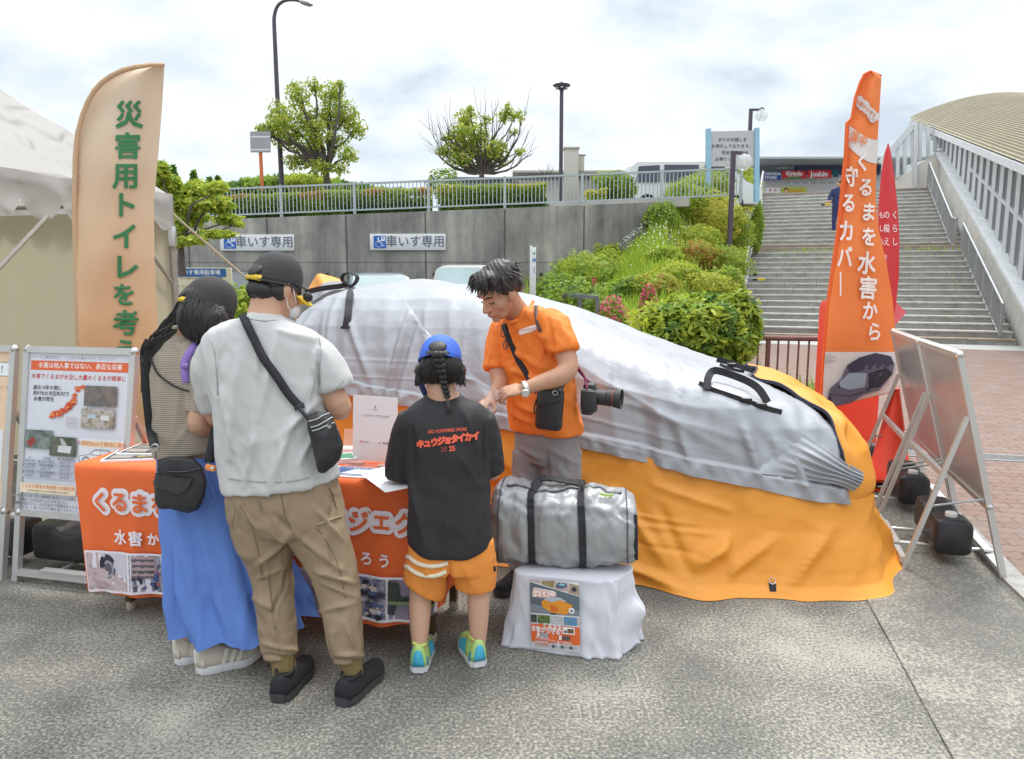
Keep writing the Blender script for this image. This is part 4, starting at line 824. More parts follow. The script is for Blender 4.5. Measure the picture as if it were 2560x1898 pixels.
# ---------------------------------------------------------------- vehicles
M_tyre = mat('tyre', (.03, .03, .03), .8); M_wind = mat('car_glass', (.05, .065, .07), .06, 0, spec=.8); M_wpale = mat('windscreen', (.34, .42, .44), .05, 0, spec=1.0, var=(1.2, .3)); M_chrome = mat('chrome', (.6, .6, .6), .15, .9)
def vehicle(name, pos, yaw, L, W, H, prof, paint, label, glass=None, windows=(), screen=None, van=False):
    """prof: side outline [(x along length, z)], windows: [(x0, z0, x1, z1, x2...)] polygons on the side, screen: front glass polygon (x0,z0)-(x1,z1)"""
    M = Matrix.Rotation(yaw, 3, 'Z'); o = V(pos); T = lambda x, y, z: o + M @ V((x, y, z)); e = empty(name, o, label, 'car' if not van else 'van')
    mb = MB(); rows = []; N_ = 9
    for j in range(N_ + 1):
        t = -1 + 2 * j / N_; row = []
        for x, z in prof:
            k = W / 2 * (1 - .16 * max(0, (z - H * .55) / (H * .45))); bulge = 1 - .035 * t ** 6; row.append(T(x * (1 - .02 * t * t), t * k, z * (1 - (.04 * t ** 8 if z > H * .7 else 0))))
        rows.append(row)
    mb.loft(rows); b = mb.build('body', paint, e)
    wy = lambda z: W / 2 * (1 - .16 * max(0, (z - H * .55) / (H * .45))) + .006
    for poly in windows:
        for s in (-1, 1):
            mb = MB(); mb.poly([T(x * .98, s * wy(z), z) for x, z in poly][::s]); mb.build('side_window', glass or M_wind, e, sm=False)
    for (xa, za, xb, zb) in screen or []:
        dn = V((zb - za, 0, xa - xb)); dn.normalize(); dn = -dn if dn.x * (1 if xa > 0 else -1) < 0 else dn; wa, wb = wy(za) * .90, wy(zb) * .88; mb = MB(); q = [T(xa + dn.x * .012, -wa, za + dn.z * .012), T(xa + dn.x * .012, wa, za + dn.z * .012), T(xb + dn.x * .012, wb, zb + dn.z * .012), T(xb + dn.x * .012, -wb, zb + dn.z * .012)]; mb.poly(q); mb.build('windscreen', M_wpale, e, sm=False)
    for sx in (L * .31, -L * .31):
        for s in (-1, 1):
            mb = MB(); c = T(sx, s * (W / 2 - .1), .31); mb.lathe(c, [(.2, -.1), (.3, -.1), (.31, 0), (.3, .1), (.2, .1)], 22, M @ V((0, s, 0))); wl = mb.build('wheel', M_tyre, e); mb = MB(); mb.lathe(c + M @ V((0, s * .1, 0)), [(.19, -.02), (.19, .01), (.05, .02), (.02, .02)], 16, M @ V((0, s, 0))); mb.build('rim', M_chrome, wl)
    for s in (-1, 1):
        mb = MB(); mb.box(T(L / 2 - .06, s * W * .36, H * .42), (.14, W * .18, .14), M @ V((1, 0, 0)), M @ V((0, 1, 0)), V((0, 0, 1)), .03); mb.build('headlight', mat('lamp_clear', (.7, .72, .72), .15), e)
        mb = MB(); mb.box(T(L * .22, s * (W / 2 + .07), H * .60), (.1, .16, .12), M @ V((1, 0, 0)), M @ V((0, 1, 0)), V((0, 0, 1)), .03); mb.build('mirror', mat('mirror_black', (.03, .03, .035), .4), e)
    return e
kp = [(-1.7, .25), (-1.72, .9), (-1.62, 1.2), (-1.42, 1.66), (-1.2, 1.74), (.1, 1.74), (.35, 1.68), (.85, 1.12), (1.55, .98), (1.7, .75), (1.7, .25)]
kw = [[(-1.45, 1.08), (-1.3, 1.56), (-.45, 1.6), (-.45, 1.08)], [(-.38, 1.08), (-.38, 1.6), (.22, 1.58), (.72, 1.1)]]
def carpos(x, Y): return V((D(x, 600, Y).x, Y, 0))
vehicle('parked_car', carpos(824, 16.9), R_(-90 + 14), 3.4, 1.55, 1.74, kp, mat('paint_grey_blue', (.13, .16, .18), .25, .4), 'dark grey-blue parked car with a bright windscreen, seen over the silver cover', None, kw, [(.84, 1.13, .36, 1.66)])
vp = [(-1.7, .25), (-1.72, .9), (-1.66, 1.3), (-1.55, 1.84), (-1.35, 1.9), (.7, 1.9), (.86, 1.84), (1.25, 1.1), (1.6, .98), (1.7, .75), (1.7, .25)]
vw = [[(-1.5, 1.1), (-1.42, 1.72), (-.45, 1.74), (-.45, 1.1)], [(-.38, 1.1), (-.38, 1.74), (.68, 1.72), (1.08, 1.1)]]
vehicle('parked_car', carpos(1022, 16.9), R_(-90 - 5), 3.4, 1.5, 1.9, vp, mat('paint_pale_grey', (.42, .42, .40), .3, .2), 'pale grey boxy parked car before the wall, just left of the orange shirted man', None, vw, [(1.24, 1.11, .87, 1.82)])
vehicle('parked_car', carpos(512, 16.6), R_(-90 + 22), 4.2, 1.7, 1.8, [(x * 1.2, z * 1.02) for x, z in kp], mat('paint_black', (.015, .016, .018), .2, .2), 'black parked car between the information board and the capped man', None, [[(x * 1.2, z * 1.02) for x, z in q] for q in kw], [(.84 * 1.2, 1.16, .36 * 1.2, 1.69)])
for c_ in children(COL.objects['parked_car.002']):
    if c_.name.startswith('windscreen'): c_.data.materials[0] = M_wind
# white van up in the car park, side on
Y = 25.0; k = Y * KD / FOC; zb = P(1485 * KD / KD, 430 * KD, Y).z; gx = D(1487, 430, Y)
wp = [(-2.1, .3), (-2.15, .9), (-2.0, 1.55), (-1.8, 1.72), (.9, 1.74), (1.25, 1.62), (1.85, 1.0), (2.35, .82), (2.4, .3)]
ww = [[(-1.85, 1.0), (-1.75, 1.5), (-1.05, 1.54), (-1.05, 1.0)], [(-.9, 1.0), (-.9, 1.55), (.25, 1.55), (.25, 1.0)], [(.45, 1.0), (.45, 1.56), (1.05, 1.54), (1.5, 1.02)]]
van = vehicle('white_van', V((gx.x + .05, Y, ztop(gx.x) + .02)), 0, 4.6, 1.7, 1.74, wp, mat('paint_white', (.72, .73, .74), .3), 'white van parked behind the railing left of the message board', mat('van_glass', (.07, .075, .11), .08), ww, [(1.84, 1.02, 1.27, 1.6)], True)
pv = D(1083, 410, 34); vehicle('parked_car', V((pv.x, 34, ztop(0) + .05)), R_(5), 3.6, 1.6, 1.45, [(x, z * .84) for x, z in kp], mat('paint_silver_far', (.45, .46, .47), .3, .3), 'silver car roof just showing over the hedge left of the half bare tree', None, [[(x, z * .84) for x, z in q] for q in kw], [])
pv = D(1160, 404, 33); vehicle('parked_car', V((pv.x, 33, ztop(0) + .15)), R_(2), 3.6, 1.6, 1.5, [(x, z * .86) for x, z in kp], mat('paint_white', (.72, .73, .74)), 'white parked car under the long low building, right of the half bare tree', None, [[(x, z * .86) for x, z in q] for q in kw], [])
pv = D(1275, 404, 33); vehicle('parked_car', V((pv.x, 33, ztop(1) + .0)), R_(2), 3.6, 1.6, 1.5, [(x, z * .86) for x, z in kp], mat('paint_white', (.72, .73, .74)), 'white parked car behind the cabinet and the round bush', None, [[(x, z * .86) for x, z in q] for q in kw], [])
# ---------------------------------------------------------------- far buildings
def slab_building(name, x0, x1, yt, yb, Y, dep, label, roof, wall, winrow):
    a, b = D(x0, yt, Y), D(x1, yb, Y); e = empty(name, V(((a.x + b.x) / 2, Y, 2)), label, 'building'); mb = MB(); mb.box(((a.x + b.x) / 2, Y + dep / 2, (a.z + 1) / 2), (b.x - a.x, dep, a.z - 1)); mb.build('wall', wall, e, sm=False)
    hgt = a.z - b.z; mb = MB(); mb.box(((a.x + b.x) / 2, Y + dep / 2 - .4, a.z + hgt * .12), (b.x - a.x + 1, dep + 1, hgt * .26), bev=.05); mb.build('roof', roof, e)
    n = winrow; mb = MB()
    for i in range(n): mb.box((lerp(a.x, b.x, (i + .5) / n), Y - .02, a.z - hgt * .35), ((b.x - a.x) / n * .8, .1, hgt * .42))
    mb.build('windows', mat('far_glass', (.12, .14, .17), .3), e, sm=False); return e
M_fw = mat('far_wall', (.48, .46, .42), .85, var=(.6, .1)); M_fr = mat('far_roof', (.52, .50, .45), .7, var=(.5, .1))
slab_building('station_building', 1128, 1420, 379, 402, 62, 12, 'long low beige building with a row of dark windows beyond the car park', M_fr, M_fw, 26)
slab_building('far_building', 1395, 1475, 383, 402, 60, 8, 'low pale building with dark windows seen through the white van bay', M_fr, M_fw, 8)
slab_building('far_shed', 980, 1125, 391, 404, 70, 8, 'low grey shed roof beyond the half bare tree', mat('shed_grey', (.22, .25, .28), .6), M_fw, 9)
slab_building('roadside_shed', 1478, 1580, 385, 400, 58, 8, 'low pale roadside building behind the message board', M_fr, M_fw, 9)
# store building over the head of the stairs
Y = 62.0; e = empty('store_building', V((D(1740, 400, Y).x, Y, 4)), 'large store building with coloured shop signs over the top of the stairs', 'building')
def sb(x0, y0, x1, y1, d0, d1, name, m, bev=0):
    a, b = D(x0, y0, Y), D(x1, y1, Y); mb = MB(); mb.box(((a.x + b.x) / 2, Y + (d0 + d1) / 2, (a.z + b.z) / 2), (b.x - a.x, d1 - d0, a.z - b.z), bev=bev); return mb.build(name, m, e, sm=False if not bev else 'auto')
sb(1630, 372, 1990, 470, 2, 12, 'wall', mat('store_wall', (.72, .72, .71), .8, var=(.4, .05))); sb(1630, 354, 1990, 372, 1.5, 12, 'clerestory', mat('store_blue_grey', (.20, .23, .26), .6)); sb(1622, 349, 1990, 355, -2, 13, 'roof', mat('store_roof', (.42, .46, .46), .5, .2), .04); sb(1640, 352, 1652, 380, 1, 1.6, 'column', M_fw)  # clerestory band is a darker blue-grey than the wall
sb(1745, 357, 1960, 374, 1.2, 1.6, 'dark_band', mat('store_navy', (.035, .05, .12), .5))
def Ap(a, b, l): return D(a, b, Y) + V((0, 1.9 - l * 14, 0))
class ArtPx(Art):
    pass
ar = ArtPx(lambda a, b, l: D(a, b - 4, Y) + V((0, 1.0 - (l - .0015) * 60, 0)))
def tx(t, x, y, s, m, bold=0.0, sx=1.0):   # text in picture-row units, y grows downward
    ar.ink(m); vs_, fs = text_geo(t, bold); ids = [ar.mb.vert(ar.fn(x + px * s * sx, y - py * s, ar.l)) for px, py in vs_]
    for f in fs: ar.mb.face([ids[i] for i in f])
W_ = (245, 246, 246)
ar.rect(1670, 375, 1709, 392, (38, 78, 160)); tx('YAMADA', 1690, 379, 9, W_, .03); tx('STORE', 1686, 387.5, 9, W_, .03)
ar.rect(1711, 372, 1764, 389.5, (214, 44, 52)); ar.poly([(1716, 389.5), (1726, 385.5), (1740, 384.5), (1752, 386), (1758, 389.5)], (46, 140, 70)); tx('Kirindo', 1738, 378.5, 12, W_, .045); tx('Health & Beauty', 1736, 384.2, 3.4, W_)
ar.rect(1767, 370.5, 1820, 387.5, (218, 38, 48)); tx('Joshin', 1793, 379.5, 16, W_, .035)
ar.rect(1822, 370, 1835, 386, (30, 92, 100)); ar.rect(1672, 410, 1707, 421, (238, 238, 236)); tx('ブ・愛・眼・ア', 1690, 415.5, 5.6, (200, 60, 70), .02)
ar.rect(1709, 408.5, 1764, 420, (178, 200, 60)); tx('ECOLIFE', 1741, 416, 8.4, (226, 110, 30), .03, 1.05); ar.disc(1719, 414.5, 5, (120, 80, 50)); ar.disc(1719, 417, 3.5, (230, 190, 150)); ar.rect(1698, 364, 1720, 368, (150, 155, 160)); tx('営業時間 10:00', 1722, 366, 4.6, (175, 180, 185))
for i in range(8): ar.rect(1674 + i * 19.5, 397, 1690 + i * 19.5, 401.5, (168, 170, 172)); ar.rect(1675 + i * 19.5, 398, 1689 + i * 19.5, 399, (120, 122, 126))
ar.build('shop_signs', e)
# far mast and antenna
Y = 140; e = empty('radio_mast', D(478, 420, Y), 'thin lattice radio mast far off beyond the conifers', 'mast'); mb = MB(); mb.tube([V((D(478, 400, Y).x, Y, 2)), D(478, 383, Y)], [.5, .06], 6); mb.build('tower', mat('mast_grey', (.2, .22, .24), .6), e); mb = MB(); mb.beam(D(473, 397, Y), D(483, 397, Y), .2, .6); mb.build('antenna', mat('mast_grey', (.2, .22, .24)), e)
# bare sapling by the mast
Y = 48; r = random.Random(5); e = empty('bare_sapling', D(1187, 385, Y), 'small bare sapling left of the floodlight mast', 'tree'); mb = MB(); b = D(1187, 392, Y)
for k in range(12):
    d = V((r.uniform(-.8, .8), r.uniform(-.5, .5), 1)).normalized(); mb.tube([b, b + d * .45 + rdir(r) * .06, b + d * r.uniform(.7, 1.15)], [.022, .015, .008], 5)
mb.build('branches', M_bark, e)
# ================================================================ the covered car
AX = V((.9665, -.2567, 0)); AY = V((.2567, .9665, 0)); NOSE = V((2.02, 4.22, 0)); CO = NOSE - AX * 3.6
LV = [  # z, rear x, front x, half width near, half width far, exponent
    (0.0, -.32, 3.80, 1.06, 1.02, 4.2), (.10, -.26, 3.76, 1.00, .98, 4.4), (.30, -.16, 3.69, .92, .92, 4.8), (.50, -.08, 3.65, .87, .87, 5), (.66, -.04, 3.60, .845, .845, 5), (.80, 0, 3.47, .83, .83, 5),
    (.90, .01, 3.28, .82, .82, 5), (.98, .02, 3.02, .80, .80, 5), (1.05, .04, 2.76, .785, .785, 4.8), (1.16, .08, 2.46, .745, .745, 4.6), (1.28, .14, 2.14, .69, .69, 4.4), (1.38, .22, 1.88, .625, .625, 4), (1.45, .31, 1.64, .56, .56, 3.6),
    (1.495, .42, 1.42, .47, .47, 3.2), (1.52, .56, 1.2, .36, .36, 2.8), (1.535, .72, 1.02, .20, .20, 2.3), (1.54, .86, .88, .02, .02, 2)]
def lvl(z):
    z = max(0, min(1.54, z))
    for a, b in zip(LV, LV[1:]):
        if z <= b[0]: t = (z - a[0]) / (b[0] - a[0]); return [lerp(p, q, t) for p, q in zip(a, b)]
    return LV[-1]
def csurf(ph, z):
    _, xr, xf, wn_, wf, n = lvl(z); c, s = math.cos(ph), math.sin(ph); cx, hx = (xr + xf) / 2, (xf - xr) / 2
    x = cx + hx * math.copysign(abs(c) ** (2 / n), c); y = (wn_ if s < 0 else wf) * math.copysign(abs(s) ** (2 / n), s)
    return x, y
def hem(x): return interp(x, [(-.3, .93), (.5, .925), (1.2, .83), (1.94, .70), (2.7, .56), (3.34, .45), (3.65, .41)])
def crease(u, z, a, b, wd, amp):
    ax_, az = a; bx, bz = b; dx_, dz = bx - ax_, bz - az; l2 = dx_ * dx_ + dz * dz; t = max(0, min(1, ((u - ax_) * dx_ + (z - az) * dz) / l2)); d = math.hypot(u - ax_ - t * dx_, z - az - t * dz)
    return amp * max(0, 1 - d / wd) ** 1.5 * math.sin(math.pi * min(1, .15 + t * .85)) if d < wd else 0
def ridge(v): return 1 - abs(v) * 2.2
ONE = [((2.3, .45), (2.62, .08), .05, .022), ((2.55, .38), (2.72, .05), .045, -.018), ((3.05, .4), (2.92, .05), .06, .03), ((2.1, .36), (2.8, .31), .02, .007), ((3.55, .3), (3.7, .02), .06, .035), ((3.9, .25), (3.75, .04), .06, .03), ((4.1, .3), (4.05, .02), .07, .035), ((2.2, .12), (2.7, .02), .05, .03), ((3.45, .41), (2.85, .17), .07, .045), ((3.30, .30), (3.34, .02), .13, -.06), ((3.30, .46), (3.02, .02), .16, .075), ((3.18, .42), (3.45, .02), .12, -.05), ((3.55, .36), (3.75, .0), .12, .06), ((2.75, .14), (2.95, .28), .07, .05), ((2.95, .28), (3.12, .10), .06, .04), ((3.12, .1), (3.35, .07), .06, -.03), ((2.95, .05), (3.2, .0), .1, .05), ((2.5, .5), (3.0, .36), .05, .012), ((2.3, .30), (3.0, .26), .025, .006), ((2.2, .22), (2.9, .17), .025, -.006), ((1.4, .8), (1.9, .4), .12, .03), ((3.45, .30), (3.15, .12), .05, .02)]
SIL = [((.42, 1.42), (.30, .9), .05, .022), ((.52, 1.45), (.62, .92), .055, .022), ((.60, 1.46), (.95, .86), .045, .016), ((1.05, 1.36), (.98, .80), .035, .02), ((1.10, 1.30), (1.02, .8), .03, -.015), ((1.42, 1.3), (1.45, .8), .04, .012), ((1.72, 1.33), (2.02, .78), .06, .022), ((1.85, 1.3), (2.0, .95), .05, -.014), ((2.05, 1.12), (3.0, .62), .07, .02), ((2.2, .95), (3.1, .70), .05, .012), ((2.6, .82), (2.75, .52), .05, .014), ((2.95, .80), (3.05, .50), .05, .026), ((3.1, .74), (3.15, .46), .035, .022), ((3.2, .70), (3.28, .45), .03, .024), ((3.3, .66), (3.42, .44), .03, .024), ((3.35, .6), (3.5, .45), .025, .02), ((2.0, 1.05), (2.9, .86), .05, .012), ((.3, 1.1), (1.6, 1.08), .02, .004), ((.5, 1.0), (1.5, .985), .015, .004), ((1.7, .92), (2.9, .66), .022, .007), ((1.8, .8), (2.6, .62), .02, .006)]
def fbound(y): return 3.02 + max(0, -(y + .15)) * .72 + .02 * math.sin(y * 9)
def cpoint(ph, z, kind, h):
    x, y = csurf(ph, z); x2, y2 = csurf(ph + .004, z); tx, ty = x2 - x, y2 - y; l = math.hypot(tx, ty) or 1; nx, ny = ty / l, -tx / l
    near = smooth(.0, -.5, y); yn = 3.2 * y / (lvl(z)[3] + .02); q = V((x * 1.0, y, z)); d = 0.0; per = x - y * .9 if x > 2.9 else x
    if kind == 'o':
        k = max(0, 1 - z / max(.3, h)); d += .075 * k ** 1.1 * noise.noise(V((x * 2.6 + z * .9, yn * .8, z * .35))) + .016 * noise.noise(V((x * 6 - z * 2, y * 6, z * 1.5))) * (.3 + k)
        for a, b, w_, m in ONE: d += near * crease(per, z, a, b, w_ * .9, m * 1.5)
        d -= near * .11 * smooth(0, .12, .62 - (x - 1.35) * .45 - z) * smooth(2.9, 1.7, x)
        d += .006 * ridge(noise.noise(V((x * 3.4 + z * 2, yn, z * 3.6 - x * 1.5)))) + .004 * ridge(noise.noise(V((x * 7 - z * 3, yn * 2, z * 8 + x)))) + .0018 * noise.noise(q * 22)
        d += (.03 + .02 * noise.noise(V((x * 3, y * 3, 1)))) * max(0, 1 - z / .05)
    else:
        t = smooth(1.5, 1.3, z); fr = smooth(2.75, 3.3, x) * smooth(-.2, -.6, y)
        d += t * (.020 * ridge(noise.noise(V((x * 6 + (z - 1) * 1.0, yn, z * .45)))) + .010 * ridge(noise.noise(V((x * 12 + z * 1.5, yn * 2, z * .8))))) - .012
        if x > fbound(y) + .03: d -= .05
        d += fr * .008 * math.sin(x * 46 + z * 30 + 3 * noise.noise(q * 4))
        for a, b, w_, m in SIL: d += near * crease(x, z, a, b, w_ * .85, m * (1.7 if abs(b[1] - a[1]) > abs(b[0] - a[0]) else .9) * (.6 if a[0] > 3.05 else 1))
        e = z - h
        if e < .085: d += .02 + .012 * noise.noise(V((x * 17, y * 17, z * 9))) + .006 * math.sin(x * 70 + 4 * noise.noise(q * 5)) * smooth(0, .05, e) * smooth(.085, .05, e)
        d += .0035 * noise.noise(q * 14)
    zz_ = z
    if kind == 's': zz_ += .05 * math.exp(-((x - .75) / .3) ** 2 - ((y - .35) / .25) ** 2) - .012 * smooth(1.3, 1.5, z) * (1 + math.cos((x - .9) * 7)) * .5 + .008 * noise.noise(V((x * 5, y * 5, 0))) * smooth(1.3, 1.5, z)
    if kind == 'o': zz_ = max(.004, z + .0)
    p = CO + AX * (x + nx * d) + AY * (y + ny * d); p.z = zz_; return p
cover = empty('car_cover', CO + AX * 1.8, 'silver and orange flood cover wrapped around a whole car', 'car cover')
NPH = 520
_c = [0.0]; _p = None                                       # even spacing along the outline
for i in range(40001):
    q = csurf(-math.pi + 2 * math.pi * i / 40000, .75)
    if _p: _c.append(_c[-1] + math.hypot(q[0] - _p[0], q[1] - _p[1]))
    _p = q
PT = []; k = 0
for i in range(NPH):
    while _c[k] < _c[-1] * i / NPH: k += 1
    PT.append(-math.pi + 2 * math.pi * (k + .5) / 40000)
def phs(i): return PT[i]
mbs = MB(); rows = []
NZ = 110
for k in range(NZ + 1):
    t = k / NZ; row = []
    for i in range(NPH):
        ph = phs(i); x, y = csurf(ph, .7); h = hem(x); x, y = csurf(ph, h); h = hem(x) + .012 * noise.noise(V((x * 4, y * 4, 2))); z = h + (1.539 - h) * t; row.append(cpoint(ph, z, 's', h))
    rows.append(row)
mbs.loft(rows, False); mbs.face([len(mbs.v) - NPH + i for i in range(NPH)])
def cover_mat(name, col, rough, metal, bs, st, var):
    return mat(name, col, rough, metal, var=(2.2, var), bump=(bs, st, (1, 1, 1), .006))
M_silver = cover_mat('silver_coated_cloth', (.36, .37, .395), .48, .32, 26, .40, .05); M_orange = cover_mat('orange_coated_cloth', (.76, .30, .032), .5, 0, 16, .25, .06)
silver = mbs.build('silver_sheet', M_silver, cover, sm=True)
mbo = MB(); rows = []
for k in range(75):
    t = k / 74; row = []
    for i in range(NPH):
        ph = phs(i); x, y = csurf(ph, .7); h = hem(x); x, y = csurf(ph, h); h = hem(x) + .03; row.append(cpoint(ph, h * t, 'o', h))
    rows.append(row)
mbo.loft(rows, False)
# front flap folded up over the bonnet
PF = [q for q in PT if -1.5 < q < 1.5]; edge = []; NF = len(PF) - 1; NK = 46; rows = [[] for _ in range(NK + 1)]
for i in range(NF + 1):
    ph = PF[i]; lo, hi = .40, 1.2
    gx = lambda z: (lambda q: q[0] - fbound(q[1]))(csurf(ph, z))
    if gx(lo) < 0: continue
    for _ in range(24):
        m = (lo + hi) / 2
        if gx(m) > 0: lo = m
        else: hi = m
    zb_ = lo
    for k in range(NK + 1):
        z = lerp(.30, zb_, k / NK); x, y = csurf(ph, z); p = cpoint(ph, z, 'o', .5); base = CO + AX * x + AY * y; base.z = z
        out = V((math.cos(ph) * .9, math.sin(ph) * .5, .5)); o3 = (AX * out.x + AY * out.y + V((0, 0, out.z))).normalized()
        w_ = .024 + .014 * noise.noise(V((x * 6, y * 6, z * 3))) + .012 * math.sin(y * 22 + z * 9 + 2 * noise.noise(V((x * 3, y * 3, z)))) * smooth(.5, .9, z) + .03 * math.exp(-((k / NK - .93) / .05) ** 2)
        rows[k].append(base + o3 * (w_ * smooth(.36, .52, z) - .10 * smooth(.47, .34, z)))
    edge.append(rows[NK][-1])
mbo.grid(rows)
orange = mbo.build('orange_sheet', M_orange, cover, sm=True)
bv_s = BVHTree.FromPolygons([tuple(p) for p in mbs.v], mbs.f); bv_o = BVHTree.FromPolygons([tuple(p) for p in mbo.v], mbo.f)
def hit(u, v, off=.004, trees=None, full=False):
    o = V((0, 0, EYE)); d = ray(u, v).normalized(); best = None
    for t in trees or (bv_s, bv_o):
        h = t.ray_cast(o, d)
        if h[0] is not None and (best is None or h[3] < best[2]): best = (h[0], h[1] if h[1].dot(d) < 0 else -h[1], h[3])
    if best is None: return None
    return best[0] + best[1] * off, best[1]
def DH(x, y, off=.004, trees=None):
    h = hit(x * KD, y * KD, off, trees); return h[0] if h else D(x, y, 4.2)
M_web = mat('black_webbing', (.018, .018, .022), .75, var=(60, .3), bump=(220, .4)); M_buck = mat('black_plastic', (.02, .02, .022), .35)
mb = MB(); mb.ribbon(edge, V((0, 0, 1)), .018, .006); mb.build('zip_edge', mat('navy_trim', (.03, .035, .06), .6), cover)
def dz_strap(pts, wd, name, off=.008, up=None):
    q = [DH(x, y, off) for x, y in pts]; q = [V(p) for p in catmull([tuple(p) for p in q], 5)]; m = MB(); wds = []
    for i, p in enumerate(q):
        d = (q[min(i + 1, len(q) - 1)] - q[max(i - 1, 0)]).normalized(); c = (V((0, 0, EYE)) - p).normalized(); wds.append(d.cross(c))
    m.ribbon(q, wds, wd, .004); return m.build(name, M_web, cover)
dz_strap([(664, 637), (690, 630), (715, 626), (740, 623), (757, 618)], .030, 'strap'); dz_strap([(767, 628), (762, 648), (759, 668), (758, 690), (757, 711)], .044, 'strap', .012)
pl = DH(764, 622, .01); mb = MB(); lp = [pl + V((.0, 0, .0)), pl + V((-.045, -.01, .03)), pl + V((-.04, -.01, .062)), pl + V((.0, 0, .072)), pl + V((.035, .01, .05)), pl + V((.02, 0, .012)), pl + V((-.01, -.01, -.01))]
mb.ribbon([V(p) for p in catmull([tuple(p) for p in lp], 5)], V((.25, 1, 0)), .045, .005); mb.build('strap_loop', M_web, cover)
mb = MB(); mb.box(DH(757, 713, .016), (.058, .01, .018), bev=.003); mb.build('buckle', M_buck, cover)
dz_strap([(1520, 836), (1550, 850), (1590, 864), (1630, 878), (1665, 889), (1700, 899)], .026, 'strap'); dz_strap([(1558, 787), (1585, 794), (1610, 803), (1640, 814)], .05, 'strap'); dz_strap([(1566, 796), (1590, 806), (1618, 812)], .02, 'strap')
lp = [DH(x, y, o) for x, y, o in ((1537, 850, .012), (1539, 834, .035), (1550, 825, .05), (1582, 833, .05), (1621, 847, .045), (1648, 861, .035), (1668, 880, .014))]; lp = [V(p) for p in catmull([tuple(p) for p in lp], 6)]; mb = MB()
mb.ribbon(lp, [(lp[min(i + 1, len(lp) - 1)] - lp[max(i - 1, 0)]).cross(V((0, 0, EYE)) - p).normalized() for i, p in enumerate(lp)], .040, .004); mb.build('strap_loop', M_web, cover)
def cr_(pts, n): return [V(p) for p in catmull([tuple(p) for p in pts], n)]
# gathered end of the silver sheet sticking out over the front corner
ca, cb = ((1715, 918), (1752, 948), (1790, 976), (1832, 1006), (1868, 1030)), ((1650, 1028), (1705, 1040), (1765, 1048), (1815, 1062), (1850, 1068)); g4 = []
for v in (0, .33, .67, 1): g4.append(cr_([DH(lerp(a[0], b[0], v), lerp(a[1], b[1], v), (-.012, .012, .03, .045, .05)[i] * (1 if v in (.33, .67) else .5)) for i, (a, b) in enumerate(zip(ca, cb))], 10))
gt = [cr_([g4[k][i] for k in range(4)], 20) for i in range(len(g4[0]))]; rows = []
for k in range(len(gt[0])):
    v = k / (len(gt[0]) - 1); rows.append([gt[i][k] + V((-.3, -.85, .4)) * (.012 * math.sin(v * 40 + 1.5 * (1 - i / 40)) * smooth(.05, .7, i / 40) * math.sin(math.pi * v) ** .4 if 0 < v < 1 else 0) for i in range(len(gt))])
mb = MB(); mb.grid(rows); mb.grid([[p + V((.01, .02, 0)) for p in r][::-1] for r in rows]); mb.build('gathered_end', M_silver, cover, sm=True)
for (x, y) in ((1622, 876), (1652, 886), (1590, 800)): mb = MB(); mb.box(DH(x, y, .015), (.055, .03, .014), AX, V((-.1, -.4, .9)).normalized(), V((0, -.9, -.4)), .004); mb.build('buckle', M_buck, cover)
# webbing tab with ring near the front hem
p, n = hit(1680 * KD, 1273 * KD, .006); mb = MB(); zx = n.cross(V((0, 0, 1))).normalized(); zy = zx.cross(n).normalized(); zy = zy if zy.z > 0 else -zy; mb.box(p - zy * .012, (.032, .042, .006), zx, zy, n); mb.build('webbing_tab', M_web, cover)
mb = MB(); mb.tube([p + zy * .018 + zx * .016 * math.cos(t * .628) + zy * .016 * math.sin(t * .628) + n * .006 for t in range(11)], .0022, 6, False); mb.build('ring', M_chrome, cover)
# orange corner of the bag standing up at the back
mb = MB(); q0 = [D(664, 640, 5.3), D(680, 612, 5.3), D(692, 596, 5.25), D(716, 600, 5.35), D(742, 608, 5.5)]; q1 = [D(676, 640, 5.1), D(690, 630, 5.1), D(703, 616, 5.1), D(722, 612, 5.2), D(748, 612, 5.3)]; q2 = [D(668, 660, 5.0), D(690, 650, 5.0), D(705, 640, 5.0), D(725, 632, 5.1), D(750, 630, 5.2)]
q0, q1, q2 = [[V(p) for p in catmull([tuple(p) for p in q], 4)] for q in (q0, q1, q2)]; mb.grid([q1, q0]); mb.build('orange_corner', M_orange, cover, sm=True); mb = MB(); mb.grid([q2, q1]); mb.build('corner_lining', mat('grey_lining', (.25, .25, .27), .7), cover, sm=True)

# ================================================================ table with printed cloth
TZ = .72; T0 = Pz(188, 1160, TZ); T1d = Pz(834, 1200, TZ) - T0; TX = V((T1d.x, T1d.y, 0)).normalized(); TY = V((-TX.y, TX.x, 0)); TL, TD = 1.80, .47
TO = V((T0.x, T0.y, 0))
def tp(a, d, z): return TO + TX * a + TY * d + V((0, 0, z))
table = empty('folding_table', tp(.9, .23, 0), 'long folding table hidden under a printed orange cloth, brown legs showing', 'table')
mb = MB(); mb.box(tp(TL / 2, TD / 2, TZ - .03), (TL - .01, TD - .02, .03), TX, TY); mb.build('tabletop', mat('table_wood', (.30, .2, .12), .6), table)
M_leg = mat('brown_leg_paint', (.12, .075, .035), .5, .3)
for a, d in ((.17, .08), (TL - .13, .08), (.17, TD - .06), (TL - .13, TD - .06)):
    mb = MB(); mb.box(tp(a, d, (TZ - .05) / 2 + .025), (.034, .034, TZ - .07), TX, TY, bev=.004); lg = mb.build('leg', M_leg, table); mb = MB(); mb.lathe(tp(a, d, 0), [(.018, 0), (.022, .01), (.022, .035), (.016, .045)], 14); mb.build('foot_cap', mat('rubber_beige', (.42, .38, .30), .7), lg)
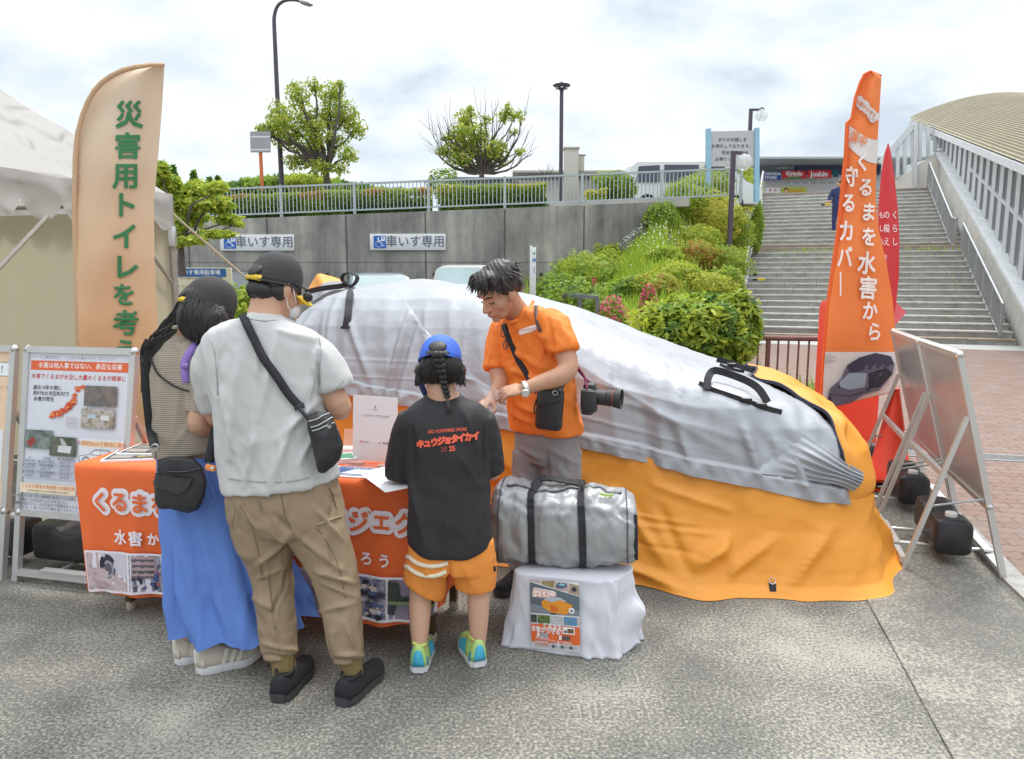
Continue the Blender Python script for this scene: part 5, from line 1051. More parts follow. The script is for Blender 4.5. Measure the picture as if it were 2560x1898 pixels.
M_tc = mat('orange_cloth', s2l(228, 106, 50), .75, var=(3, .05), bump=(9, .35, (1, 1, .4), .02, .6)); M_tc2 = M_tc
def hemz(a): return interp(a, [(0, .135), (.3, .12), (1.0, .105), (1.5, .115), (1.7, .13), (1.8, .22)])
def front(a, t, lift=0.0):
    """a along the front 0..1.8, t 0 top .. 1 hem"""
    z = lerp(TZ + .003, hemz(a), t); ins = .055 * t * smooth(.35, 0, a); w_ = t ** 1.3 * (.018 * math.sin(a * 9 + .6) + .012 * math.sin(a * 21 + 2 * t) + .006 * math.sin(a * 47)) ; aa = a + ins - .05 * t * smooth(1.45, 1.8, a)
    r = .012 * (1 - t) ** 30
    return tp(aa, -.012 - .015 * t - w_ * .9 - lift + r, z)
cloth = MB(); NA = 120
rows = [[front(TL * i / NA, k / 30) for i in range(NA + 1)] for k in range(31)]
cloth.grid([[tp(TL * i / NA, TD + .01, TZ - .5) for i in range(NA + 1)], [tp(TL * i / NA, TD + .008, TZ) for i in range(NA + 1)]] + [[tp(TL * i / NA, TD * (1 - k / 6), TZ + .003) for i in range(NA + 1)] for k in range(6)] + rows)
def side(d, t):
    f_ = front(TL, t); o = tp(TL + .006 + .02 * t * (1 + math.sin(d * 22)) - .06 * t, d * TD, lerp(TZ + .002, .20 + .05 * math.sin(d * 5), t)); return f_.lerp(o, smooth(0, .3, d))
cloth.grid([[side(j / 16, k / 12) for j in range(17)] for k in range(13)])
cloth.grid([[tp(-.002 + .05 * t, d * TD, lerp(TZ + .002, .14, t)) for d in [j / 8 for j in range(9)]][::-1] for t in [k / 12 for k in range(13)]])
tcloth = cloth.build('tablecloth', M_tc, None, tp(.9, .23, TZ), sm=True); tcloth.location = tp(.9, .23, TZ); tag(tcloth, 'orange printed tablecloth with white outlined slogan draped over the long table', 'tablecloth')
def Fa(a, b, l):
    """print coordinates: a metres along, b metres below the edge is -b"""
    return front(a, max(0, min(1, -b / (TZ - hemz(a)))), l)
ar = Art(Fa, .002, .0001); ar.sub = 5
slog = 'くるまを水害から守るプロジェクト'
vis = [i for i, c in enumerate(slog)]
for i, ch in enumerate(slog):
    ar.text(ch, .135 + .105 * i, -.163 + .004 * math.sin(i), .098, (232, 226, 232), .38, n=18)
l0 = ar.l
for i, ch in enumerate(slog): ar.text(ch, .135 + .105 * i, -.163 + .004 * math.sin(i), .098, M_tc2, .05)
for i, ch in enumerate('水害から大切な　くるまを　守ろう'):
    if ch != '　': ar.text(ch, .235 + .0855 * i, -.318, .072 if i < 2 else .062, (232, 226, 232), .05)
# row of printed photographs with a white border
yt, yb = -.395, -.565
ar.rect(.03, yb - .012, TL - .012, yt + .010, (228, 220, 226), 60, 2)
cells = [(.035, .27), (.285, .52), (.53, .77), (.78, 1.02), (1.03, 1.262), (1.275, 1.527), (1.54, 1.775)]
flood = photo('photo_flood', [(150, 130, 138), (176, 152, 156), (198, 178, 180), (162, 140, 142)], 9); rub = photo('photo_rubble', [(40, 42, 62), (92, 88, 106), (176, 168, 178), (60, 70, 110), (200, 190, 196)], 26, 2); dusk = photo('photo_dusk', [(34, 38, 40), (70, 76, 74), (120, 118, 124)], 10, 3); water = photo('photo_water', [(120, 112, 132), (150, 140, 158), (100, 96, 116)], 6, 4)
for i, (a0, a1) in enumerate(cells):
    ar.rect(a0, yb, a1, yt, [flood, rub, flood, flood, flood, rub, water][i], 10, 4)
a0, a1 = cells[0]; ar.poly([(a0 + .06, yt), (a1, yt), (a1 + .0, yb + .055), (a1 - .03, yb + .06), (a0 + .15, yb + .09), (a0 + .10, yt - .03)], (200, 194, 204)); ar.disc(a0 + .115, yt - .06, .052, (44, 42, 62), 18, .056); ar.disc(a0 + .12, yt - .072, .036, (150, 146, 158), 16, .04); ar.disc(a0 + .12, yt - .072, .024, (90, 88, 102), 12, .027); ar.poly([(a0, yb + .10), (a0 + .07, yb + .10), (a0 + .2, yb + .055), (a1, yb + .03), (a1, yb), (a0, yb)], flood)
a0, a1 = cells[1]
for k in range(4):
    ar.rect(a0 + .015, yt - .016 - .026 * k, a0 + .125, yt - .004 - .026 * k, (176, 150, 150)); ar.rect(a0 + .02, yt - .026 - .026 * k, a0 + .12, yt - .017 - .026 * k, (104, 90, 98))
    for m in range(4): ar.rect(a0 + .03 + .024 * m, yt - .025 - .026 * k, a0 + .042 + .024 * m, yt - .017 - .026 * k, (58, 62, 86))
ar.poly([(a0 + .15, yt), (a1, yt), (a1, yt - .05), (a0 + .16, yt - .06)], (190, 198, 206)); r = random.Random(4)
for k in range(26): x, y = r.uniform(a0 + .02, a1 - .02), r.uniform(yb + .01, yt - .07); ar.disc(x, y, r.uniform(.006, .018), r.choice([(40, 46, 76), (66, 82, 140), (150, 150, 166), (52, 48, 60), (190, 90, 96), (210, 208, 214)]), 7, r.uniform(.006, .02))
for c_ in (3,):
    a0, a1 = cells[c_]; ar.poly([(a0 + .02, yb + .05), (a0 + .08, yb + .12), (a1 - .02, yb + .13), (a1 - .01, yb + .05), (a0 + .15, yb + .02)], (48, 46, 62)); ar.poly([(a0 + .07, yb + .09), (a0 + .1, yb + .12), (a1 - .03, yb + .12), (a1 - .05, yb + .09)], (140, 138, 160))
a0, a1 = cells[5]
for k in range(44): x, y = r.uniform(a0 + .015, a1 - .015), r.uniform(yb + .01, yt - .01); s_ = r.uniform(.008, .024); q = r.uniform(0, 3); ar.poly([(x + s_ * math.cos(q + m), y + s_ * .6 * math.sin(q + m)) for m in (0, 1.3, 2.6, 4.0, 5.2)], r.choice([(60, 58, 78), (120, 112, 126), (186, 178, 184), (44, 42, 52), (206, 188, 176), (84, 96, 136)]))
a0, a1 = cells[6]; ar.poly([(a0, yt), (a0 + .05, yt - .01), (a0 + .06, yt - .07), (a1 - .03, yt - .06), (a1, yt - .03), (a1, yt - .085), (a0, yt - .09)], (52, 62, 54)); ar.rect(a0, yt - .1, a1, yt - .085, (120, 136, 96)); ar.rect(a0 + .05, yt - .095, a0 + .12, yt - .083, (214, 210, 214)); ar.poly([(a0, yt - .1), (a0 + .04, yt - .1), (a0 + .03, yb + .02), (a0, yb + .03)], (56, 58, 66)); ar.rect(a0 + .105, yb + .02, a0 + .108, yt - .02, (60, 60, 70))
ar.build('cloth_print', tcloth)
# ---- things on the table
def paper(name, c, sx, sy, rot, m, label, cat, z=0.0, th=.003, curl=0.0, group=None):
    c = V(c); X = (TX * math.cos(rot) + TY * math.sin(rot)); Yv = V((-X.y, X.x, 0)); e = empty(name, c, label, cat, group); mb = MB()
    def f(a, b, l): return c + X * a + Yv * b + V((0, 0, z + th + l + curl * ((a / sx * 2) ** 2 - .3)))
    n = 8; top = [[f(lerp(-sx / 2, sx / 2, i / n), lerp(-sy / 2, sy / 2, j / n), 0) for i in range(n + 1)] for j in range(n + 1)]; mb.grid(top); mb.grid([[p - V((0, 0, th)) for p in r][::-1] for r in top])
    rim = [top[0][i] for i in range(n + 1)] + [top[j][n] for j in range(1, n + 1)] + [top[n][i] for i in range(n - 1, -1, -1)] + [top[j][0] for j in range(n - 1, 0, -1)]
    mb.loft([[p - V((0, 0, th)) for p in rim], rim], False); mb.build('sheet', m, e, sm='auto'); return e, f
M_paper = mat('white_paper', (.78, .78, .79), .6)
p0 = Dz(308, 993, TZ + .004)
for i, (dx_, dy_, rr, lb) in enumerate(((0, 0, .35, 'dark covered magazine at the left end of the orange table, bottom of its pile'), (.03, .07, .15, 'dark magazine with yellow lettering lying on the other magazines'))):
    e, f = paper('magazine', p0 + TX * dx_ + TY * dy_ + V((0, 0, .012 * i)), .29, .20, rr, M_paper, lb, 'magazine', 0, .010, group='magazines at the left end of the table'); ar = Art(f, .0012); ar.rect(-.135, -.09, .135, .09, (66, 64, 68)); ar.rect(-.12, .01, .05, .06, (120, 116, 110)); ar.text('防災', .06, -.04, .06, (200, 168, 60), .03); ar.rect(-.12, -.07, -.02, -.01, (150, 140, 132)); ar.build('cover_print', e)
# acrylic stand with a printed notice
c = Dz(812, 1004, TZ + .004); c0, c1 = D(763, 1005, c.y), D(868, 1016, c.y - .05); e = empty('notice_stand', c, 'white printed notice standing in a clear acrylic holder on the table', 'sign stand')
BLn, BRn = D(768, 1003, c.y), D(864, 1011, c.y - .03); dX = (BRn - BLn); nw = dX.length; dX.normalize(); BLn.z = TZ + .012; dZ = (V((.02, .07, 1))).normalized(); nh = (D(777, 862, c.y + .02) - D(768, 1003, c.y)).length; nN = dX.cross(dZ).normalized()
nN = nN if nN.y < 0 else -nN
def Nf(a, b, l): return BLn + dX * a + dZ * b + nN * l
mb = MB(); q = [Nf(0, .0, .002), Nf(nw, .0, .002), Nf(nw, nh, .002), Nf(0, nh, .002)]; mb.loft([q, [p - nN * .003 for p in q]]); mb.build('notice', M_paper, e, sm=False)
ar = Art(Nf, .003); ar.text('シェルカープラス公式', nw * .5, nh * .695, nw * .062, (60, 60, 64), 0); ar.text('0', nw * .5, nh * .835, nw * .075, (70, 70, 76), .02); ar.line([(nw * .45, nh * .795), (nw * .55, nh * .795)], .002, (90, 90, 96)); ar.rect(nw * .16, nh * .28, nw * .225, nh * .305, (205, 50, 55)); ar.poly([(nw * .185, nh * .285), (nw * .185, nh * .301), (nw * .205, nh * .293)], (240, 240, 240)); ar.text('YouTube', nw * .30, nh * .292, nw * .042, (60, 60, 60), .03, 0, .8); ar.text('BASE', nw * .75, nh * .292, nw * .062, (96, 98, 102), .04); ar.poly([(nw * .585, nh * .28), (nw * .625, nh * .28), (nw * .605, nh * .315)], (170, 150, 130)); ar.build('lettering', e)
M_acr = mat('acrylic', (.9, .88, .88), .05, 0, alpha=.16, spec=.8)
mb = MB(); q = [Nf(-.004, -.008, .006), Nf(nw + .004, -.008, .006), Nf(nw + .004, .09, .006), Nf(-.004, .09, .006)]; mb.loft([q, [p - nN * .012 for p in q]]); mb.box(Nf(nw / 2, -.008, .05), (nw, .14, .004), dX, nN, dZ); mb.build('acrylic_holder', M_acr, e, sm=False)
# small clear stand behind it
c = Dz(762, 985, TZ + .004); e = empty('acrylic_stand', c, 'small empty clear acrylic stand left of the white notice', 'stand'); mb = MB(); q = [c + TX * -.035 + V((0, 0, .004)), c + TX * .05 + V((0, 0, .004)), c + TX * .05 + V((0, .03, .11)), c + TX * -.035 + V((0, .03, .11))]; mb.loft([q, [p + TY * .004 for p in q]]); mb.build('upright', M_acr, e, sm=False); mb = MB(); mb.box(c + TY * -.03 + V((0, 0, .003)), (.09, .08, .004), TX, TY); mb.build('base', M_acr, e)
# green picture in a white frame, lying
c = Dz(738, 1003, TZ + .004) ; e, f = paper('framed_card', c, .16, .12, .5, mat('frame_white', (.72, .72, .72), .4), 'white framed green card lying behind the blue leaflet', 'card', 0, .022); ar = Art(f, .001); ar.rect(-.062, -.044, .062, .044, (58, 124, 92)); ar.build('card_print', e)
c = Dz(745, 982, TZ + .004); e, f = paper('white_tray', c, .2, .07, .1, mat('frame_white', (.72, .72, .72)), 'shallow white tray at the back of the table under the clear stand', 'tray', 0, .02); ar = Art(f, .001); ar.rect(-.09, -.025, .09, .025, (206, 200, 190)); ar.build('tray_inside', e)
c = Dz(790, 1030, TZ + .004); e, f = paper('leaflet', c, .30, .155, -.02, M_paper, 'blue and white leaflet lying at the table edge beneath the blank sheet', 'leaflet', 0, .004); ar = Art(f, .001); ar.rect(-.14, -.045, .14, .07, (66, 96, 146)); ar.rect(-.14, -.062, .14, -.054, (60, 70, 100)); ar.poly([(-.09, -.035), (.03, -.035), (.05, .04), (-.05, .04)], (206, 208, 206)); ar.text('この車を守る方法はこちら', .0, .055, .018, (230, 232, 238), .02); ar.rect(-.13, -.02, -.08, .03, (46, 70, 120)); ar.build('leaflet_print', e)
for i, (x, y) in enumerate(((782, 1008), (842, 1014))):
    c = Dz(x, y, TZ + .004); e, f = paper('wooden_label', c + TY * -.03, .06, .035, .2 * i, mat('pink_wood', (.60, .36, .28), .6), ('small pinkish block under the left foot of the white notice', 'small pinkish block under the right foot of the white notice')[i], 'block', 0, .014)
# the blank sheet the child leans on, sliding over the edge
q = [Dz(x, y, TZ + .03) for x, y in ((783, 1031), (848, 1013), (925, 1045), (905, 1059), (838, 1072))]
e = empty('blank_sheet', q[0].lerp(q[3], .5), 'blank white sheet of paper sticking out over the table edge by the child', 'paper'); mb = MB(); mb.loft([[p + V((0, 0, .002)) for p in q], q]); mb.build('sheet', M_paper, e, sm=False)

# ================================================================ white draped box, its poster and the bag on it
bA, bB, bC = Dz(1086, 1408), Dz(1342, 1443), Dz(1404, 1388); bD = bA + (bC - bB); BH = .335
box = empty('draped_box', (bA + bB + bC + bD) / 4, 'low box under a white cloth that spreads over the ground', 'box'); bc = (bA + bB + bC + bD) / 4
def bxp(ph, t):
    """t 0 ground .. 1 top edge .. 2 middle of the top"""
    n = 7; c, s = math.cos(ph), math.sin(ph); x = math.copysign(abs(c) ** (2 / n), c); y = math.copysign(abs(s) ** (2 / n), s)
    gx = ((bB - bA) + (bC - bD)) / 4; gy = ((bD - bA) + (bC - bB)) / 4; k = lerp(1.0, .86, min(1, t) ** .6)
    if t > 1: k *= (2 - t)
    fl = (1 - min(1, t)) ** 1.6 * (.035 * noise.noise(V((x * 3, y * 3, t))) + .03 * noise.noise(V((x * 7 + t, y * 7, t * 2))))
    p = bc + gx * (x * k) + gy * (y * k); o = V((p.x - bc.x, p.y - bc.y, 0)).normalized(); p += o * (fl + .012 * noise.noise(V((x * 5 + t * 3, y * 5, t * 4))) * (t < 1) + .05 * math.exp(-((t - .42) / .18) ** 2) * smooth(.7, 1, x) * smooth(-.2, .6, y))
    p.z = max(.003, BH * min(1, t) + .004 * noise.noise(p * 9)) if t > 0 else .003; return p
mb = MB(); tt = [k / 28 for k in range(29)] + [1.02, 1.06, 1.2, 1.5, 1.8, 1.97]; mb.loft([[bxp(6.2832 * i / 140, t) for i in range(140)] for t in tt], True); mb.build('white_cloth', mat('white_cloth', (.64, .64, .70), .75, bump=(9, .35, (1, 1, .5)), var=(4, .03)), box, sm=True); bv_b = BVHTree.FromPolygons([tuple(p) for p in mb.v], mb.f)
cs = [hit(u, v, .006, (bv_b,))[0] for u, v in ((1330, 1617), (1453, 1629), (1448, 1456), (1326, 1446))]; cs[2] = cs[1] + cs[3] - cs[0]
e = empty('poster', (cs[0] + cs[1]) / 2, 'small orange and grey product poster taped to the white draped box', 'poster')
pu = (cs[1] - cs[0]); pv_ = (cs[3] - cs[0]); pn = pu.cross(pv_).normalized(); pn = pn if pn.y < 0 else -pn
off = max((h[0] - cs[0]).dot(pn) for u in range(1328, 1452, 12) for v in range(1450, 1625, 12) for h in [hit(u, v, .0, (bv_b,))] if h) + .004
def Pf(a, b, l): return lerp(lerp(cs[0], cs[1], a), lerp(cs[3], cs[2], a), b) + pn * (max(0, off) * .6 + l)
mb = MB(); q = [Pf(0, 0, 0), Pf(1, 0, 0), Pf(1, 1, 0), Pf(0, 1, 0)]; mb.loft([q, [p - pn * .0015 for p in q]]); mb.build('sheet', mat('poster_paper', (.62, .62, .63), .35), e, sm=False)
ar = Art(Pf, .0006, .00008); OR = (224, 104, 48); WW = (238, 234, 234)
ar.rect(.0, .0, 1, .12, (196, 198, 200)); ar.rect(0, .10, 1, .36, OR); ar.rect(0, .37, 1, .51, (228, 228, 230)); ar.rect(0, .52, 1, 1, (96, 110, 118)); ar.poly([(0, .52), (1, .52), (1, .60), (.6, .57), (0, .66)], (126, 134, 142)); ar.poly([(0, .66), (.3, .62), (.55, .6), (.3, .7), (0, .74)], (90, 98, 106))
ar.poly([(0, 1), (1, 1), (1, .80), (0, .965)], (226, 226, 228))
for i, (q, m) in enumerate((([(0, .975), (.0, 1), (.225, .995), (.215, .945)], flood), ([(.24, .995), (.52, 1), (.49, .895), (.235, .94)], photo('photo_mud', [(110, 96, 70), (160, 140, 100), (120, 128, 80)], 30, 5)), ([(.53, .99), (.8, .985), (.77, .85), (.5, .89)], flood), ([(.81, .98), (1, .96), (1, .81), (.78, .845)], photo('photo_mud2', [(150, 130, 110), (176, 158, 136)], 30, 6)))): ar.poly(q, m)
ar.poly([(.54, .945), (.6, .985), (.74, .98), (.76, .93), (.66, .90), (.55, .915)], (70, 92, 120)); ar.poly([(.58, .945), (.63, .975), (.72, .97), (.70, .935)], (150, 190, 204)); ar.disc(.9, .9, .05, (50, 50, 70), 12, .035)
ar.poly([(.05, .86), (.1, .89), (.5, .855), (.55, .80), (.2, .82)], WW); ar.rect(.05, .755, .53, .845, WW); ar.text('くるまを水害から守るカバー', .29, .845, .038, OR, .02, -.10); ar.text('シェルカー＋', .29, .785, .088, OR, .045, -.06)
ar.poly([(.27, .73), (.42, .78), (.62, .77), (.75, .72), (.5, .68)], (176, 184, 196)); ar.poly([(.23, .69), (.3, .73), (.42, .69), (.46, .70), (.62, .735), (.86, .675), (.84, .60), (.72, .53), (.42, .55), (.26, .61)], (226, 148, 44)); ar.poly([(.40, .66), (.55, .64), (.57, .56), (.42, .565)], (214, 110, 44)); ar.rect(.42, .52, .52, .545, (70, 66, 66)); ar.disc(.845, .595, .06, WW, 16, .042); ar.disc(.845, .592, .03, (120, 110, 130), 12, .02)
for i, (a0, a1, m) in enumerate(((0, .13, dusk), (.145, .40, photo('photo_green', [(40, 56, 40), (90, 110, 60), (130, 140, 90)], 30, 7)), (.415, .67, photo('photo_white', [(150, 150, 158), (196, 196, 200), (110, 108, 116)], 30, 8)), (.685, .95, photo('photo_sky', [(60, 110, 60), (90, 140, 190), (120, 130, 90)], 24, 9)), (.965, 1, flood))): ar.rect(a0, .385, a1, .50, m)
ar.text('くるまを', .45, .335, .10, WW, .05, -.04); ar.text('水害から守る！', .36, .28, .10, WW, .05, -.05); ar.disc(.21, .35, .06, OR, 14, .03); ar.rect(.66, .255, .90, .355, WW); ar.rect(.68, .27, .75, .31, (120, 120, 124)); ar.rect(.755, .27, .88, .335, (120, 84, 60)); ar.rect(.13, .19, .18, .245, WW); ar.rect(.20, .185, .35, .245, (150, 164, 172)); ar.rect(.58, .165, .63, .225, WW); ar.rect(.655, .165, .8, .225, (90, 84, 84)); ar.text('防水性能の高い', .25, .168, .042, WW, .01, -.06); ar.text('シートとファスナーで守る', .30, .143, .036, WW, .01, -.06); ar.text('すぐに移動可能！', .70, .128, .042, WW, .01, -.06); ar.text('》', .47, .19, .06, (236, 170, 120), 0)
ar.rect(.09, .085, .35, .125, (196, 198, 200)); ar.text('くるまは災害時、', .22, .092, .042, OR, .02, -.05); ar.text('ライフラインに！', .24, .06, .042, OR, .02, -.05)
for a in (.43, .61, .79): ar.rect(a, .045, a + .06, .085, (80, 84, 92)); ar.text('命を守る', a + .115, .062, .026, (90, 90, 96), 0)
ar.build('poster_print', e)
# ---- silver duffel bag
bagc = D(1227, 1153, 3.04); bx = (D(1383, 1175, 3.0) - D(1072, 1135, 3.08)); bl = bx.length; bx = V((bx.x, bx.y, 0)).normalized(); by = V((-bx.y, bx.x, 0)); bagc.z = BH + .163
bag = empty('duffel_bag', V((bagc.x, bagc.y, BH)), 'silver duffel bag with two black straps lying on the white draped box', 'bag')
def bagp(t, ph, out=0.0):
    """t -1..1 along, ph around (0 = towards camera, pi/2 = up)"""
    e_ = abs(t); sag = -.022 * math.exp(-((t + .08) / .28) ** 2) + .012 * math.exp(-((t + .72) / .2) ** 2); k = 1 if e_ < .80 else math.sqrt(max(0, 1 - ((e_ - .80) / .20) ** 2)) * .30 + .70; n = 3.0; c, s = math.cos(ph), math.sin(ph)
    dd = math.copysign(abs(c) ** (2 / n), c) * .15; zz_ = math.copysign(abs(s) ** (2 / n), s) * (.165 - .018 * t * 1.0 + .012 * math.sin(t * 4 + 1)) ; p3 = V((t * 3, c * 1.2, s * 1.2))
    strapd = min(abs(t + .42), abs(t - .26)); w_ = .012 * noise.noise(p3 * 2.2) + .006 * ridge(noise.noise(V((t * 5 + s * 2.5, s * 3, c * 2)))) + .004 * ridge(noise.noise(V((t * 11 - s * 4, s * 5, c * 3)))) - .012 * math.exp(-(strapd / .07) ** 2)
    if e_ > .8: w_ += .006 * noise.noise(V((t * 3, s * 9, c * 9)))
    r_ = V((dd, 0, zz_)); k2 = k + (w_ + out) / .16
    return bagc + bx * (t * bl / 2 * (1 - .02 * s)) - by * (dd * k2) + V((0, 0, max(-.158, zz_ * k2 + sag * max(0, s))))
mb = MB(); ts = [-1 + 2 * i / 110 for i in range(111)]; mb.loft([[bagp(t, 6.2832 * j / 84) for j in range(84)] for t in ts]); mb.build('bag_body', mat('bag_silver', (.33, .335, .34), .45, .25, bump=(8, .8, (1, 1, .6), .02, .5), var=(3, .06)), bag, sm=True)
for tc in (-.42, .26):
    mb = MB(); pts = [bagp(tc + .02 * math.sin(j * .2), -1.35 + j * (4.2 / 40), .008) for j in range(41)]; mb.ribbon(pts, bx, .028, .004); mb.build('strap', M_web, bag)
mb = MB(); a, b = bagp(-.42, 1.6, .012), bagp(.26, 1.65, .012); lp = [bagp(-.42, 1.25, .01), a + V((.02, 0, .012)), a.lerp(b, .25) + V((0, -.01, .026)), a.lerp(b, .55) + V((0, -.02, .018)), a.lerp(b, .85) + V((0, -.02, .008)), b, bagp(.26, 1.25, .01)]; mb.ribbon([V(p) for p in catmull([tuple(p) for p in lp], 6)], V((.1, 1, .3)), .03, .006); mb.build('handle', M_web, bag)
mb = MB(); mb.ribbon([p + V((0, .035, -.004)) for p in [V(q) for q in catmull([tuple(p) for p in lp], 6)]], V((.1, 1, .3)), .03, .006); mb.build('handle', M_web, bag)
for t in (-.86, .86): mb = MB(); mb.tube([bagp(t, 6.2832 * j / 60, .003) for j in range(61)], .003, 5, False); mb.build('piping', mat('grey_piping', (.09, .09, .1), .6), bag)
mb = MB(); mb.ribbon([bagp(t, 1.45 + .1 * math.sin(t * 3), .004) for t in [-.8 + i * .05 for i in range(33)]], by, .02, .003); mb.build('zip', mat('zip_grey', (.16, .16, .17), .5), bag)
mb = MB(); mb.ribbon([bagp(t, 1.2, .012) for t in (.5, .56, .62, .68)], V((0, 0, 1)), .012, .006); mb.build('zip_pull', mat('lime_plastic', (.50, .66, .22), .5), bag)
mb = MB(); mb.ribbon([bagp(.97, -.9 + i * .12, .004) for i in range(14)], bx, .016, .003); mb.build('end_tape', M_web, bag)
# ================================================================ poster stands (A-boards) with their water weights
M_frame = mat('anodised_frame', (.58, .58, .57), .38, .6, var=(8, .06)); M_tank = mat('black_polythene', (.020, .020, .023), .38, bump=(30, .25)); M_capw = mat('white_cap', (.75, .75, .74), .45); M_back = mat('board_back', (.50, .51, .52), .30, .5, var=(3, .1))
def tank(e_name, c, X, Y, L, W, H, label, cap_t=.32):
    """X long axis; a moulded black water weight with a waist and a white cap"""
    e = empty(e_name, c, label, 'water weight', 'black water weights of the poster stands'); mb = MB(); rows = []; c = V(c); Z = V((0, 0, 1))
    for i in range(37):
        t = -1 + 2 * i / 36; waist = 1 - .30 * math.exp(-(t / .30) ** 4); rd = math.sqrt(max(.0, 1 - max(0, (abs(t) - .9) / .1) ** 2)) * .16 + .84; row = []
        for j in range(28):
            a = 6.2832 * j / 28; n = 5; x = math.copysign(abs(math.cos(a)) ** (2 / n), math.cos(a)); z = math.copysign(abs(math.sin(a)) ** (2 / n), math.sin(a)); zz_ = z * H / 2 * rd * (waist if z > 0 else 1 - .0)
            row.append(c + X * (t * L / 2) + Y * (x * W / 2 * rd) + Z * (H / 2 + zz_))
        rows.append(row)
    mb.loft(rows); mb.build('tank', M_tank, e, sm=True); mb = MB(); mb.lathe(c + X * (L * cap_t) + Z * (H - .004), [(.03, 0), (.03, .022), (.026, .026)], 20); mb.build('cap', M_capw, e)
    mb = MB(); mb.box(c + Z * (H * .80), (L * .5, W * .22, H * .14), X, Y, Z, .012); mb.build('grip', M_tank, e); return e
def aboard(F0, F1, lean, spread, H, label, tank_label, panel_z=.40, art=None, back=None, tank_at=.5):
    """F0, F1: feet of the printed side; lean: shift of its top (towards the rear legs); spread: where the rear feet stand"""
    F0, F1 = V(F0), V(F1); X = (F1 - F0).normalized(); W = (F1 - F0).length; lean, spread = V(lean), V(spread); up = lean + V((0, 0, H)); U = up.normalized(); n = X.cross(U).normalized(); n = n if n.dot(spread) < 0 else -n
    e = empty('poster_stand', (F0 + F1) / 2 + spread / 2, label, 'poster stand'); L_ = up.length
    for f in (F0, F1): mb = MB(); mb.beam(f, f + up, .034, .030, n); mb.build('post', M_frame, e)
    mb = MB(); mb.beam(F0 + up, F1 + up, .034, .036, n); mb.build('top_rail', M_frame, e); k = panel_z / H
    mb = MB(); mb.beam(F0 + up * k, F1 + up * k, .034, .03, n); mb.build('lower_rail', M_frame, e); mb = MB(); mb.beam(F0 + up * .04, F1 + up * .04, .03, .035, n); mb.build('foot_rail', M_frame, e)
    for f in (F0 + up, F1 + up, F0 + up * k, F1 + up * k): mb = MB(); mb.ell(f, (.023, .023, .023), None, 10, 8); mb.build('corner_joint', M_chrome, e)
    a, b, c, d = F0 + up * (k + .012) + X * .015, F1 + up * (k + .012) - X * .015, F1 + up * .99 - X * .015, F0 + up * .99 + X * .015
    mb = MB(); mb.loft([[p - n * .006 for p in (a, b, c, d)], [p + n * .004 for p in (a, b, c, d)]]); pan = mb.build('panel', back or M_back, e, sm=False)
    pw, ph_ = (b - a).length, (d - a).length; Xa = X; 
    def fr(q, w_, l): return a + Xa * q + U * w_ + n * (.005 + l)
    if art: ar = Art(fr, .0008, .0001); art(ar, pw, ph_); ar.build('poster_print', pan)
    hz_ = .73; R0, R1 = F0 + spread, F1 + spread
    for f, r_ in ((F0, R0), (F1, R1)): mb = MB(); mb.beam(r_, f + up * hz_ - n * .02, .028, .022, n); mb.build('rear_leg', M_frame, e)
    t = .62; mb = MB(); mb.beam(lerp(R0, F0 + up * hz_, t) , lerp(R1, F1 + up * hz_, t), .024, .03); mb.build('rear_rail', M_frame, e); mb = MB(); mb.beam(R0 + V((0, 0, .045)), R1 + V((0, 0, .045)), .03, .035); mb.build('rear_foot_rail', M_frame, e)
    for f, r_ in ((F0, R0), (F1, R1)): mb = MB(); mb.tube([lerp(r_, f + up * hz_, .42), f + up * .36 - n * .01], .006, 6); mb.build('stay', M_steel, e)
    for t in (.34, .66): mb = MB(); mb.tube([lerp(R0, R1, t) + V((0, 0, .05)), lerp(F0, F1, t) + up * .045], .010, 8); mb.build('tank_rod', M_frame, e)
    for f0, f1 in ((R0, R1), (F0 + lean * .05, F1 + lean * .05)): mb = MB(); mb.box(lerp(f0, f1, .5) + V((0, 0, .072)), (W * .5, .045, .012), X, V((-X.y, X.x, 0))); mb.build('clip_plate', M_frame, e)
    sd_ = spread.normalized(); tank('water_weight', lerp(F0, F1, tank_at) + spread * (.46 if abs(X.x) < .6 else .34) + V((0, 0, .062)), X if abs(X.x) > .6 else -X, V((-X.y, X.x, 0)), min(.50, W * .74), .19, .20, tank_label); return e
WT = (226, 228, 232)
